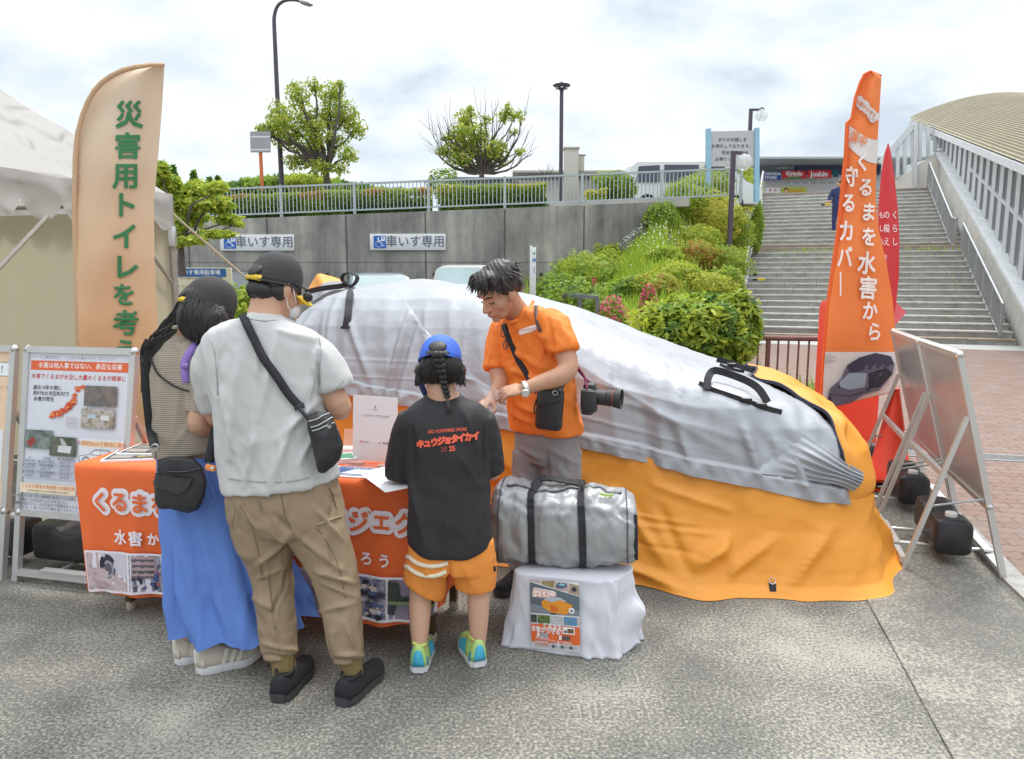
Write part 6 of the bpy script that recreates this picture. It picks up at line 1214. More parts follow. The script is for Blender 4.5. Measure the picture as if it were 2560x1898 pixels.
def art_flood(ar, w_, h):
    DK = (64, 66, 74); OR_ = (222, 104, 60)
    ar.rect(0, 0, w_, h, (214, 217, 226)); ar.text('スターライト工業株式会社　くるまを水害から守るプロジェクト', w_ * .40, h * .965, w_ * .032, (120, 124, 132)); ar.rect(w_ * .02, h * .885, w_ * .99, h * .945, OR_); ar.text('水害は他人事ではない、身近な災害', w_ * .51, h * .915, w_ * .052, (240, 236, 234), .02); ar.text('水害でくるまが水没し大量のくるまが廃車に', w_ * .5, h * .845, w_ * .047, (196, 70, 58), .025)
    for i, t in enumerate(('過去10年の間に', '約97%の市区町村で', '水害が発生')): ar.text(t, w_ * (.20, .24, .17)[i], h * (.775 - .036 * i), w_ * .042, DK, .02)
    r = random.Random(3); isl = [(.50, .78), (.55, .79), (.51, .765), (.48, .74), (.475, .715), (.465, .69), (.45, .67), (.43, .655), (.405, .645), (.38, .638), (.35, .63), (.32, .625), (.29, .62), (.27, .60), (.275, .615), (.31, .61), (.34, .615), (.48, .70), (.44, .68), (.42, .66)]
    for x, y in isl:
        for k in range(4): ar.poly([(w_ * (x + r.uniform(-.02, .02) + .022 * math.cos(q)), h * (y + r.uniform(-.008, .008) + .011 * math.sin(q))) for q in (0, 1.1, 2.3, 3.6, 5)], r.choice([(206, 70, 48), (216, 96, 58), (222, 140, 84)]))
    for i in range(6): ar.rect(w_ * .42, h * (.595 - .012 * i), w_ * .43, h * (.601 - .012 * i), r.choice([(200, 90, 70), (220, 190, 110), (120, 130, 160)])); ar.rect(w_ * .435, h * (.596 - .012 * i), w_ * (.52 + .02 * (i % 2)), h * (.599 - .012 * i), (170, 160, 160))
    ar.rect(w_ * .585, h * .675, w_ * .90, h * .80, photo('photo_slope', [(70, 72, 80), (104, 100, 98), (130, 118, 108), (84, 90, 84)], 16, 11)); ar.rect(w_ * .565, h * .54, w_ * .89, h * .66, photo('photo_street', [(90, 86, 80), (150, 140, 120), (190, 186, 180), (120, 104, 84)], 22, 12)); ar.rect(w_ * .63, h * .60, w_ * .71, h * .625, (176, 192, 206)); ar.rect(w_ * .76, h * .59, w_ * .84, h * .62, (214, 214, 214))
    ar.rect(w_ * .02, h * .395, w_ * .29, h * .51, photo('photo_river', [(66, 74, 70), (110, 124, 120), (140, 150, 146)], 14, 13)); ar.poly([(w_ * .03, h * .43), (w_ * .10, h * .47), (w_ * .13, h * .44), (w_ * .08, h * .40)], (150, 60, 56)); ar.rect(w_ * .27, h * .355, w_ * .53, h * .475, photo('photo_truck', [(50, 62, 50), (90, 96, 84), (120, 118, 106)], 18, 14)); ar.poly([(w_ * .35, h * .38), (w_ * .36, h * .42), (w_ * .49, h * .42), (w_ * .48, h * .375)], (210, 212, 214)); ar.poly([(w_ * .39, h * .42), (w_ * .37, h * .465), (w_ * .40, h * .465), (w_ * .45, h * .42)], (180, 178, 176))
    ar.rect(w_ * .565, h * .24, w_ * 1.0, h * .475, (222, 225, 232)); ar.rect(w_ * .58, h * .425, w_ * .98, h * .462, (232, 206, 170)); ar.text('水深約30cmで車内に浸水', w_ * .78, h * .443, w_ * .042, (206, 106, 58), .015)
    ar.rect(w_ * .57, h * .315, w_ * .95, h * .345, (130, 160, 192)); LN = (104, 112, 126); car = [(.575, .335), (.575, .365), (.66, .375), (.72, .41), (.86, .41), (.90, .375), (.92, .365), (.92, .33)]; ar.poly([(w_ * x, h * y) for x, y in car], (224, 228, 234)); ar.line([(w_ * x, h * y) for x, y in car], .003, LN); ar.poly([(w_ * x, h * y) for x, y in ((.68, .376), (.725, .404), (.775, .404), (.775, .376))], (236, 240, 244)); ar.line([(w_ * x, h * y) for x, y in ((.68, .376), (.725, .404), (.85, .404), (.88, .376), (.68, .376))], .003, LN); ar.line([(w_ * .78, h * .40), (w_ * .78, h * .33)], .002, LN)
    for x in (.64, .865): ar.disc(w_ * x, h * .333, w_ * .042, LN, 18); ar.disc(w_ * x, h * .333, w_ * .03, (206, 212, 220), 16); ar.disc(w_ * x, h * .333, w_ * .015, LN, 10)
    ar.rect(w_ * .86, h * .345, w_ * 1.0, h * .36, (220, 200, 160))
    for i, row in enumerate((('年', '災害名', '被災自動車数'), ('平成23年', '東日本大震災', '約50万台'), ('平成30年', '西日本豪雨', '約7万台'), ('令和元年', '台風19号', '約10万台'), ('令和元年', '九州北部豪雨', '約3万台'), ('令和4年', '静岡豪雨', '約3万台'))):
        y = .335 - .0225 * i; 
        if i % 2: ar.rect(w_ * .02, h * (y - .0105), w_ * .52, h * (y + .0105), (186, 190, 204))
        for x, t in zip((.08, .25, .44), row): ar.text(t, w_ * x, h * y, w_ * .028, (88, 92, 104))
    ar.rect(0, h * .115, w_ * .56, h * .175, (232, 216, 186)); ar.text('くるまの豪雨水害被害の体験記録', w_ * .28, h * .155, w_ * .036, (206, 110, 66), .015); ar.text('～山形県 鶴岡市 24年7月 線状降水帯の豪雨～', w_ * .28, h * .128, w_ * .022, (120, 112, 104))
    for i, t in enumerate(('前日から続く雨と短時間の豪雨で川が決壊し、', '近隣のくるまはほとんどが水没した。', '警報が出てからくるまを逃がす時間はあったが、', '「大丈夫」と思い込みで行動を起こせなかった。')): ar.text(t, w_ * (.29, .245, .29, .30)[i], h * (.092 - .024 * i), w_ * .030, DK, .006)
def art_toilet(ar, w_, h):
    ar.rect(0, 0, w_, h, (232, 200, 170)); ar.rect(.0, h * .84, w_, h * .925, (236, 238, 242)); ar.rect(0, h * .925, w_, h * .93, (70, 120, 90)); ar.rect(0, h * .838, w_, h * .842, (70, 120, 90)); ar.text('災害用トイレを考えよう！', w_ * .52, h * .88, w_ * .075, (60, 66, 80), .02); ar.text('（マンホールトイレ）で', w_ * .78, h * .765, w_ * .04, (140, 96, 70))
    for x, y, r_ in ((.78, .68, .07), (.84, .665, .07), (.80, .64, .08), (.86, .69, .05)): ar.disc(w_ * x, h * y, w_ * r_, (44, 104, 70), 16, w_ * r_ * 1.2)
    ar.vtext('こちらから', w_ * .855, h * .70, w_ * .034, (206, 222, 200)); ar.vtext('設置場所は', w_ * .80, h * .70, w_ * .034, (206, 222, 200)); ar.rect(0, h * .18, w_ * .97, h * .5, (222, 226, 230)); r = random.Random(8)
    for i in range(16): x, y = r.uniform(.5, .95), r.uniform(.2, .48); ar.disc(w_ * x, h * y, w_ * r.uniform(.006, .022), r.choice([(130, 160, 140), (150, 156, 160), (90, 140, 110)]), 8)
    for i in range(5): ar.line([(w_ * (.5 + .1 * i), h * r.uniform(.2, .3)), (w_ * (.55 + .09 * i), h * r.uniform(.35, .49))], .002, (170, 176, 184))
    ar.poly([(w_ * .68, h * .18), (w_ * .72, h * .24), (w_ * .78, h * .18)], (70, 140, 90)); ar.disc(w_ * .83, h * .12, w_ * .035, (206, 180, 160), 12); ar.poly([(w_ * .76, h * .0), (w_ * .79, h * .09), (w_ * .88, h * .09), (w_ * .92, h * .0)], (216, 222, 226)); ar.disc(w_ * .83, h * .135, w_ * .036, (70, 120, 110), 12, w_ * .025)
fL = Dz(36, 1264); tL, tR = V((-2.47, 3.74, 0)), V((-1.87, 3.60, 0)); dX_ = (tR - tL).normalized(); nb = V((-dX_.y, dX_.x, 0))
aboard(fL, fL + dX_ * .64, nb * .15 + dX_ * .05, nb * .62, 1.20, 'upright poster stand explaining car flood damage, standing left of the orange table', 'black water weight under the flood damage poster stand by the table', .36, art_flood, None, .34)
f2 = Dz(10, 1262); aboard(f2 - dX_ * .66, f2 + dX_ * -.02, nb * .15 + dX_ * .06, nb * .62, 1.20, 'poster stand with a beige and green poster cut by the left picture edge', 'black water weight at the very left, under the beige and green poster stand', .36, art_toilet, None, .6)
for F0, F1, t0, rf, lb, tl in ((Pz(2508, 1446), Pz(2399, 1322), (2405, 890), Pz(2262, 1428), 'aluminium poster stand seen from behind, nearer of the two beside the orange cover', 'black water weight with a white cap in the nearer aluminium stand on the right'), (Pz(2393, 1312), Pz(2314, 1216), (2303, 856), Pz(2188, 1312), 'aluminium poster stand seen from behind, farther of the two, next to the orange banner', 'black water weight with a white cap in the farther aluminium stand on the right')):
    tp_ = Pz(*t0, 1.17); ln = V((tp_.x - F0.x, tp_.y - F0.y, 0)); X = (F1 - F0).normalized(); nn = V((X.y, -X.x, 0)); ln = nn * max(-.3, min(.3, ln.dot(nn))); sp = V((rf.x - F0.x, rf.y - F0.y, 0)); sp = nn * sp.dot(nn)
    aboard(F0, F1, ln, sp, 1.17, lb, tl, .38, lambda ar, w_, h: (ar.rect(0, 0, w_, h, (222, 224, 228)), ar.rect(w_ * .02, h * .86, w_ * .98, h * .96, (224, 108, 60))), None, .42)
# ================================================================ tent
def cloth_tr(*a, **k):
    m = mat(*a, **k); t = m.node_tree; b = t.nodes['Principled BSDF']; o = t.nodes['Material Output']; tl = t.nodes.new('ShaderNodeBsdfTranslucent'); tl.inputs[0].default_value = (*a[1], 1); mx = t.nodes.new('ShaderNodeMixShader'); mx.inputs[0].default_value = .45
    t.links.new(b.outputs[0], mx.inputs[1]); t.links.new(tl.outputs[0], mx.inputs[2]); t.links.new(mx.outputs[0], o.inputs[0]); return m
TC = V((-2.74, 5.9, 0)); d1 = V((-.27, -.963, 0)); d2 = V((-.963, .27, 0)); TW = 3.0; EZ = 2.22; apex = TC + (d1 + d2) * (TW / 2) + V((0, 0, 3.66))
tent = empty('tent', TC + (d1 + d2) * 1.5, 'white pyramid event tent with a scalloped valance at the left edge', 'tent'); M_tent = cloth_tr('tent_pvc', (.56, .54, .52), .6, var=(2.0, .06), bump=(4, .9, (1, 1, 1), .06, 1.0)); M_tw = cloth_tr('tent_wall', (.55, .49, .36), .75, var=(1.5, .06), bump=(3, .35, (1, 1, .3), .04)); M_pole = mat('tent_pole', (.36, .33, .29), .5, .4, var=(20, .12))
cn = [TC, TC + d1 * TW, TC + d1 * TW + d2 * TW, TC + d2 * TW]; mb = MB()
for i in range(4):
    a, b = cn[i] + V((0, 0, EZ)), cn[(i + 1) % 4] + V((0, 0, EZ)); rows = []
    for k in range(17):
        t = k / 16; row = []
        for j in range(25):
            s = j / 24; p = lerp(lerp(a, b, s), apex, t); p.z -= .10 * math.sin(math.pi * t) * (.4 + math.sin(math.pi * s)) - .03 * noise.noise(p * 2.4) - .02 * (1 - 2 * abs(noise.noise(p * 4))) * (1 - t); row.append(p)
        rows.append(row)
    mb.grid(rows)
mb.build('roof', M_tent, tent, sm=True)
mb = MB()
for i in range(4):
    a, b = cn[i], cn[(i + 1) % 4]; o = V((d2.x, d2.y, 0)) * -1 if i == 0 else (d1 * (1 if i == 1 else -1) if i in (1, 3) else d2); rows = []
    for k in range(8):
        t = k / 7; row = []
        for j in range(121):
            s = j / 120; dr = .16 + .13 * abs(math.sin(math.pi * s * 11 + .5)) ** .7; p = lerp(a, b, s); p = p + o * (.03 + .05 * t * noise.noise(V((s * 9, i, t))) + .012 * math.sin(s * 40) * t); p.z = EZ + .015 - dr * t + .02 * noise.noise(V((s * 7, 2, 0))); row.append(p)
        rows.append(row)
    mb.grid(rows)
mb.build('valance', M_tent, tent, sm=True)
for i, (a, b) in enumerate(((TC + d2 * TW, TC), (TC + d1 * TW + d2 * TW, TC + d2 * TW))):
    mb = MB(); mb.grid([[lerp(a, b, j / 60) + (d1 if i == 0 else -d2) * (.05 + .018 * math.sin(j * .9) * (1 - k / 12) + .03 * noise.noise(V((j * .15, k * .1, i)))) + V((0, 0, lerp(0.01, EZ - .12, k / 12))) for j in range(61)] for k in range(13)]); mb.build('side_wall', M_tw, tent, sm=True)
for c in cn: mb = MB(); mb.tube([c, c + V((0, 0, EZ))], .027, 12); mb.build('pole', M_pole, tent)
for i in range(4): mb = MB(); mb.tube([cn[i] + V((0, 0, EZ - .05)), cn[(i + 1) % 4] + V((0, 0, EZ - .05))], .02, 8); mb.build('eave_tube', M_pole, tent)
for a, b in ((TC + V((0, 0, 1.50)), TC + d2 * .7 + V((0, 0, EZ - .06))), (TC + V((0, 0, 1.50)), TC + d1 * .6 + V((0, 0, EZ - .06))), (D(-60, 645, 4.2), D(104, 470, 4.75))): mb = MB(); mb.tube([a, b], .014, 8); mb.build('brace', M_pole, tent)
mb = MB(); mb.box(TC + V((.02, -.03, 1.9)), (.05, .05, .16), bev=.008); mb.build('joint', M_alu, tent)
ra, rb = TC + V((.02, 0, 2.08)), D(552, 602, 6.3); dd = rb - ra; gk = -ra.z / dd.z; mb = MB(); mb.tube([ra + dd * (gk * i / 20) + V((0, 0, -.10 * math.sin(math.pi * i / 20))) for i in range(21)], .009, 6); mb.build('guy_rope', mat('rope', (.50, .42, .30), .9, bump=(300, .5)), tent)
# ================================================================ banners
def banner(name, left, right, y0, y1, Yf, m, label, ncol=26, nrow=70, waves=(.02, 1.0), hang=None):
    """cloth between two outlines (display rows), at the depth Yf(x, y)"""
    e = empty(name, V((D(left(y1), y1, Yf(left(y1), y1)).x, Yf(left(y1), y1), 0)), label, 'banner'); mb = MB()
    def f(x, y, l=0.0):
        t = (x - left(y)) / max(1, right(y) - left(y)); Yd = Yf(x, y) + waves[0] * math.sin(t * 5.0 * waves[1] + y * .006) + waves[0] * .6 * noise.noise(V((t * 2.5, y * .01, 3))); return D(x, y, Yd - l)
    rows = []
    for k in range(nrow + 1):
        y = lerp(y0, y1, (k / nrow)); row = []
        for j in range(ncol + 1):
            t = j / ncol; yy = y + (hang(t) * smooth(.9, 1, k / nrow) if hang else 0); x = lerp(left(y), right(y), t); row.append(f(x, yy))
        rows.append(row)
    mb.grid(rows); c = mb.build('cloth', m, e, sm=True); return e, f
LFT = [(142, 330), (146, 296), (153, 268), (165, 243), (180, 222), (198, 206), (222, 192), (250, 181), (290, 170), (340, 165), (450, 163), (600, 167), (760, 172), (930, 176)]; RGT = [(142, 358), (230, 353), (330, 345), (440, 335), (560, 336), (760, 346), (930, 350)]
M_ban = mat('beige_banner', (.66, .46, .29), .7, var=(1.6, .05), bump=(4, .3, (1, 1, .35), .03))
e, bf = banner('feather_banner', lambda y: interp(y, LFT), lambda y: interp(y, RGT), 142, 930, lambda x, y: 4.25 + (x - 165) * .0005, M_ban, 'tall beige feather banner with green vertical lettering in front of the tent', 30, 90, (.025, 1.2))
t_ = M_ban.node_tree; b_ = t_.nodes['Principled BSDF']; c_ = t_.nodes.new('ShaderNodeTexCoord'); x_ = t_.nodes.new('ShaderNodeSeparateXYZ'); r_ = t_.nodes.new('ShaderNodeValToRGB'); t_.links.new(c_.outputs['Generated'], x_.inputs[0]); t_.links.new(x_.outputs[2], r_.inputs[0]); r_.color_ramp.elements[0].color = (.70, .42, .22, 1); r_.color_ramp.elements[0].position = .25; r_.color_ramp.elements[1].color = (.68, .54, .40, 1); r_.color_ramp.elements[1].position = .85; t_.links.new(r_.outputs[0], b_.inputs['Base Color'])   # colour ramps from orange at the foot to cream at the top
ar = Art(lambda a, b, l: bf(a, -b, l), .005, .0004); GR = mat('green_ink', s2l(58, 128, 82), .7)
for ch, x, y, s_ in (('災', 281, 249, 62), ('害', 278, 317, 60), ('用', 274, 384, 60), ('ト', 271, 446, 60), ('イ', 272, 514, 60), ('レ', 274, 581, 60), ('を', 270, 641, 52), ('考', 274, 702, 58), ('え', 273, 764, 56), ('よ', 272, 826, 56), ('う', 272, 886, 56)): ar.text(ch, x, -y, s_, GR, .045)
ar.build('lettering', e)
mb = MB(); lp = [D(interp(y, LFT) - 1, y, 4.25) for y in (1120, 930, 760, 600, 450, 340, 290, 250, 222, 198, 180, 165, 153, 146)] + [D(330, 141, 4.3), D(358, 141, 4.33)]; lp[0].z = .02; mb.tube(lp, [.016] * 3 + [.014] * 11 + [.012, .01], 8); mb.build('pole', mat('sleeve_beige', (.58, .40, .25), .8, bump=(60, .4)), e)
mb = MB(); mb.lathe(V((lp[0].x, lp[0].y, 0)), [(.2, 0), (.2, .02), (.05, .05), (.03, .2)], 20); mb.build('base', M_tank, e)
# orange banner on the right
L2 = [(157, 1893), (162, 1882), (180, 1873), (215, 1862), (262, 1855), (268, 1845), (340, 1842), (500, 1826), (650, 1805), (800, 1793), (900, 1788)]; R2 = [(157, 1900), (160, 1912), (168, 1918), (330, 1908), (430, 1905), (500, 1912), (570, 1928), (650, 1942), (720, 1948), (900, 1951)]
M_ob = mat('orange_banner', s2l(236, 130, 66), .7, var=(3, .04), bump=(5, .2, (1, 1, .4), .02)); M_obw = mat('banner_white', (.70, .67, .66), .7)
e, of = banner('feather_banner', lambda y: interp(y, L2), lambda y: interp(y, R2), 157, 893, lambda x, y: 5.6, M_ob, 'tall orange feather banner with white lettering and a grey car picture near its hem', 24, 110, (.03, 1.0), lambda t: -42 * t)
def OB(a, b, l): return of(a, -b, l)
ar = Art(OB, .005, .0005); ar.sub = 6
ar.ink(M_obw); ar.mb.grid([[OB(lerp(interp(y, L2), interp(y, R2), t), -(y + bow * math.sin(t * 1.6)), ar.l) for t in [k / 10 for k in range(11)]] for y, bow in ((270, 35), (290, 32), (316, 40))]); ar.ink(M_obw)
rows = [[OB(lerp(interp(y, L2), interp(y, R2), t), -(y - (42 * t * smooth(840, 893, y))), ar.l) for t in [k / 10 for k in range(11)]] for y in (766, 790, 820, 850, 875, 891)]; ar.mb.grid(rows)
for i in range(26):
    q = i / 25; ar.disc(lerp(1866, 1905, q) + 3 * math.sin(i * 2.1), -(lerp(216, 258, q) + 5 * math.sin(i * 1.7)), 8, M_obw, 10)
ar.text('水害から守る', 1884, -236, 9.5, (226, 120, 60), .02, -.72); ar.text('プロジェクト', 1889, -254, 7.5, (226, 120, 60), .01, -.6)
for ch, x, y, s_ in (('演', 1859, 297, 27), ('中', 1878, 306, 27)): ar.text(ch, x, -y, s_, (228, 130, 66), .03, -.35, .72)
for ch, x, y, s_ in (('く', 1878, 352, 44), ('る', 1884, 408, 44), ('ま', 1890, 461, 44), ('を', 1891, 515, 44), ('水', 1886, 572, 52), ('害', 1889, 626, 52), ('か', 1893, 676, 44), ('ら', 1903, 722, 44)): ar.text(ch, x, -y, s_, (238, 228, 224), .045, -.08, .78)
for ch, x, y, s_ in (('守', 1852, 384, 46), ('る', 1847, 442, 46), ('カ', 1842, 502, 50), ('バ', 1838, 558, 50), ('｜', 1829, 618, 50)): ar.text(ch, x, -y, s_, (238, 228, 224), .045, 0, .7)
NAVY, GLS = (58, 58, 78), (150, 166, 182)
ar.poly([(1800, -872), (1806, -845), (1830, -825), (1843, -795), (1870, -778), (1905, -768), (1938, -775), (1946, -792), (1942, -815), (1912, -850), (1880, -858), (1850, -878), (1815, -884)], (98, 96, 116)); ar.poly([(1843, -795), (1870, -778), (1905, -768), (1938, -775), (1946, -792), (1925, -800), (1880, -806), (1848, -812)], NAVY); ar.poly([(1826, -832), (1848, -812), (1886, -812), (1882, -842), (1850, -848), (1828, -842)], GLS); ar.poly([(1890, -812), (1928, -800), (1942, -812), (1915, -842), (1890, -846)], (44, 44, 58)); ar.line([(1806, -858), (1850, -862), (1880, -852)], 1.5, NAVY); ar.disc(1806, -868, 4, NAVY, 8, 6); ar.disc(1826, -842, 3, NAVY); ar.disc(1888, -848, 4, NAVY)
for i in range(7): ar.line([(1795, -(772 + 3 * i)), (1808 + 6 * (i % 3), -(772 + 3 * i))], 1.2, (150, 148, 156))
ar.build('banner_print', e)
mb = MB(); lp = [D(interp(y, L2) - 1.5, y, 5.6) for y in (1010, 900, 800, 650, 500, 340, 268)] + [D(1854, 258, 5.6), D(1861, 215, 5.6), D(1872, 180, 5.6), D(1881, 162, 5.6), D(1893, 156, 5.6), D(1917, 165, 5.62)]; lp[0].z = .02; mb.tube(lp, [.018] * 6 + [.015, .014, .013, .012, .011, .01, .008], 8); mb.build('pole', mat('sleeve_orange', s2l(226, 100, 44), .8, bump=(60, .4)), e); mb = MB(); mb.lathe(V((lp[0].x, lp[0].y, 0)), [(.22, 0), (.22, .02), (.05, .05), (.03, .25)], 20); mb.build('base', M_tank, e)
# red leaf-shaped banner behind it
L3 = [(313, 1932), (330, 1925), (380, 1917), (450, 1911), (520, 1911), (620, 1918), (735, 1926)]; R3_ = [(313, 1934), (330, 1938), (380, 1946), (450, 1953), (520, 1957), (600, 1956), (660, 1950), (735, 1936)]
e, rf_ = banner('leaf_banner', lambda y: interp(y, L3), lambda y: interp(y, R3_), 313, 735, lambda x, y: 6.6, mat('red_banner', s2l(206, 58, 62), .65, var=(3, .05)), 'red leaf shaped banner with small white lettering behind the orange banner', 14, 60, (.02, 1.0))
ar = Art(lambda a, b, l: rf_(a, -b, l), .006, .002)
for t, x, y, s_, p in (('くらし', 1947, 468, 19, 29), ('の備え。', 1929, 468, 19, 29), ('もしもに', 1918, 468, 16, 29), ('防災用品', 1925, 560, 13, 16)):
    for i, ch in enumerate(t): ar.text(ch, x, -(y + p * i), s_, (240, 214, 214), .03, 0, .75)
ar.build('lettering', e); mb = MB(); q = [D(1933, 640, 6.62), D(1972, 680, 6.66), D(1948, 708, 6.62), D(1936, 712, 6.6)]; mb.poly(q); mb.build('loose_flap', mat('red_banner_flap', s2l(222, 104, 112), .65), e, sm=False)
mb = MB(); lp = [D(1936, 1010, 6.62), D(1932, 735, 6.62), D(1930, 520, 6.62), D(1932, 313, 6.62)]; lp[0].z = .02; mb.tube(lp, [.016, .014, .012, .008], 8); mb.build('pole', M_steel, e); mb = MB(); mb.lathe(V((lp[0].x, lp[0].y, 0)), [(.2, 0), (.2, .02), (.04, .05)], 18); mb.build('base', M_tank, e)
# red plastic barrier board behind the orange banner, and the cone
M_red = mat('red_plastic', s2l(232, 72, 48), .42, bump=(8, .06), var=(4, .04)); Y = 6.1
e = empty('barrier_board', V((D(1845, 900, Y).x, Y, 0)), 'tall red plastic barrier board standing behind the orange banner', 'barrier'); a, b = D(1797, 655, Y), D(1903, 1000, Y); w_ = b.x - a.x; mb = MB()
out = [(0, .16), (w_, .16), (w_, a.z * .60), (w_ * .9, a.z * .66), (w_ * .30, a.z * .72), (w_ * .2, a.z * .97), (w_ * .15, a.z), (w_ * .04, a.z), (0, a.z * .96)]; mb.loft([[V((a.x + x, Y, z)) for x, z in out], [V((a.x + x, Y + .12, z)) for x, z in out]]); mb.build('board', M_red, e)
for x in (.08, w_ - .1): mb = MB(); mb.box(V((a.x + x, Y + .06, .08)), (.1, .34, .16), bev=.02); mb.build('foot', M_tank, e)
ar = Art(lambda p, q, l: V((a.x + p, Y - l - .002, q))); ar.vtext('足元注意', .03, a.z * .93, .05, (236, 190, 180), 1.1, .02); ar.build('lettering', e)
def cone(px_tip, px_base, label):
    b = Pz(*px_base); k = b.y / FOC; e = empty('traffic_cone', b, label, 'traffic cone'); h = .74; mb = MB(); mb.lathe(b + V((0, 0, .03)), [(.165, 0), (.16, .02), (.15, .03), (.032, h - .06), (.03, h - .035), (.018, h - .03)], 32); mb.build('body', M_red, e)
    mb = MB(); mb.box(b + V((0, 0, .016)), (.38, .38, .032), V((.9, .43, 0)), V((-.43, .9, 0)), bev=.012); mb.build('base', M_red, e); return e
cone((2225, 976), (2222, 1205), 'orange-red traffic cone between the covered car and the aluminium stands')
e = empty('cone_weight', Pz(2190, 1212), 'stacked red and black rubber weight beside the orange cover and the cone', 'weight'); p = Pz(2192, 1222)
for i in range(3): mb = MB(); mb.box(p + V((-.02, .05, .02 + .036 * i)), (.34, .34, .03), bev=.01); mb.build('plate', M_red if i != 1 else M_tank, e)
# ================================================================ people
M_skin = mat('skin', (.56, .32, .215), .5, var=(10, .13), bump=(90, .12)); M_skin2 = mat('skin_child', (.60, .36, .25), .5, var=(7, .06)); M_skin3 = mat('skin_tan', (.50, .265, .165), .48, var=(11, .15), bump=(90, .14))
M_hair = mat('black_hair', (.018, .016, .016), .42, bump=(230, .55, (1, 1, .07), .004)); M_hair2 = mat('dark_brown_hair', (.030, .023, .020), .45, bump=(200, .5, (1, 1, .15), .004))
SX = lambda Y: KD * Y * 1.0 / FOC * .9907 + .21 * KD / FOC      # metres per display pixel at depth Y
def cr(pts, n=4): return [V(p) for p in catmull([tuple(p) for p in pts], n)]
def limb(mb, pts, rad, n=14, k=4, flat_=1.0, up=None):
    q = catmull([(*p, r) for p, r in zip(pts, rad)], k); ps = [V(a[:3]) for a in q]; rs = [max(.002, a[3]) for a in q]
    d0 = (ps[0] - ps[1]).normalized(); d1_ = (ps[-1] - ps[-2]).normalized()
    P0, R0 = [ps[0] + d0 * rs[0] * t for t in (.95, .75, .4)], [rs[0] * t for t in (.3, .66, .92)]; P1, R1 = [ps[-1] + d1_ * rs[-1] * t for t in (.4, .75, .95)], [rs[-1] * t for t in (.92, .66, .3)]
    mb.tube(P0 + ps + P1, R0 + rs + R1, n, True, flat_, up)
def tube_open(mb, pts, rad, n=18, k=4):
    q = catmull([(*p, r) for p, r in zip(pts, rad)], k); mb.tube([V(a[:3]) for a in q], [a[3] for a in q], n, True)
def rings(mb, rs, n=36, e=2.4, k=4):
    """rs: (centre, half width vector, half depth vector)"""
    q = catmull([(*c, *w, *d) for c, w, d in rs], k); out = []
    for a in q:
        c, w, d = V(a[:3]), V(a[3:6]), V(a[6:9]); out.append([c + w * math.copysign(abs(math.cos(t)) ** (2 / e), math.cos(t)) + d * math.copysign(abs(math.sin(t)) ** (2 / e), math.sin(t)) for t in [6.2832 * i / n for i in range(n)]])
    mb.loft(out)
def band(x0, x1, y, Y, hd, tilt=0.0):
    """torso ring seen between display columns x0..x1"""
    c = D((x0 + x1) / 2, y, Y); w_ = (x1 - x0) / 2 * SX(Y); return (c, V((w_, 0, tilt)), V((0, hd, 0)))
def frame(f, roll=0.0):
    f = V(f).normalized(); r = f.cross(V((0, 0, 1))).normalized(); u = r.cross(f)
    if roll: q = Quaternion(f, roll); r, u = q @ r, q @ u
    return r, f, u, Matrix((r, f, u)).transposed()
def head(mb, c, fr, s=1.0, neck=None, nr=.055, ears=True):
    r, f, u, M = fr; T = lambda a, b, d: V(c) + (r * a + f * b + u * d) * s; E = lambda p, q: mb.ell(T(*p), tuple(k * s for k in q), M, 18, 12)
    E((0, -.012, .03), (.074, .094, .086)); E((0, .022, -.028), (.062, .072, .090)); E((0, .040, -.088), (.044, .044, .036)); E((0, .062, -.060), (.045, .032, .045)); E((.034, .052, -.035), (.03, .032, .035)); E((-.034, .052, -.035), (.03, .032, .035)); E((0, .070, .022), (.052, .026, .018))
    limb(mb, [T(0, .088, .004), T(0, .100, -.018), T(0, .109, -.038)], [.009 * s, .011 * s, .015 * s], 10, 3); E((.013, .096, -.040), (.010, .012, .009)); E((-.013, .096, -.040), (.010, .012, .009)); E((0, .092, -.068), (.024, .012, .007)); E((0, .090, -.080), (.021, .012, .008)); E((0, .078, -.106), (.022, .018, .016))
    if ears:
        for sx in (-1, 1): mb.ell(T(sx * .076, -.008, -.018), (.011 * s, .020 * s, .032 * s), M, 12, 8); mb.ell(T(sx * .072, .004, -.03), (.012 * s, .012 * s, .02 * s), M, 10, 6)
    if neck: limb(mb, [T(0, -.022, -.045), lerp(T(0, -.02, -.07), V(neck), .5), V(neck)], [nr * .98, nr, nr * 1.12], 16)
    return T
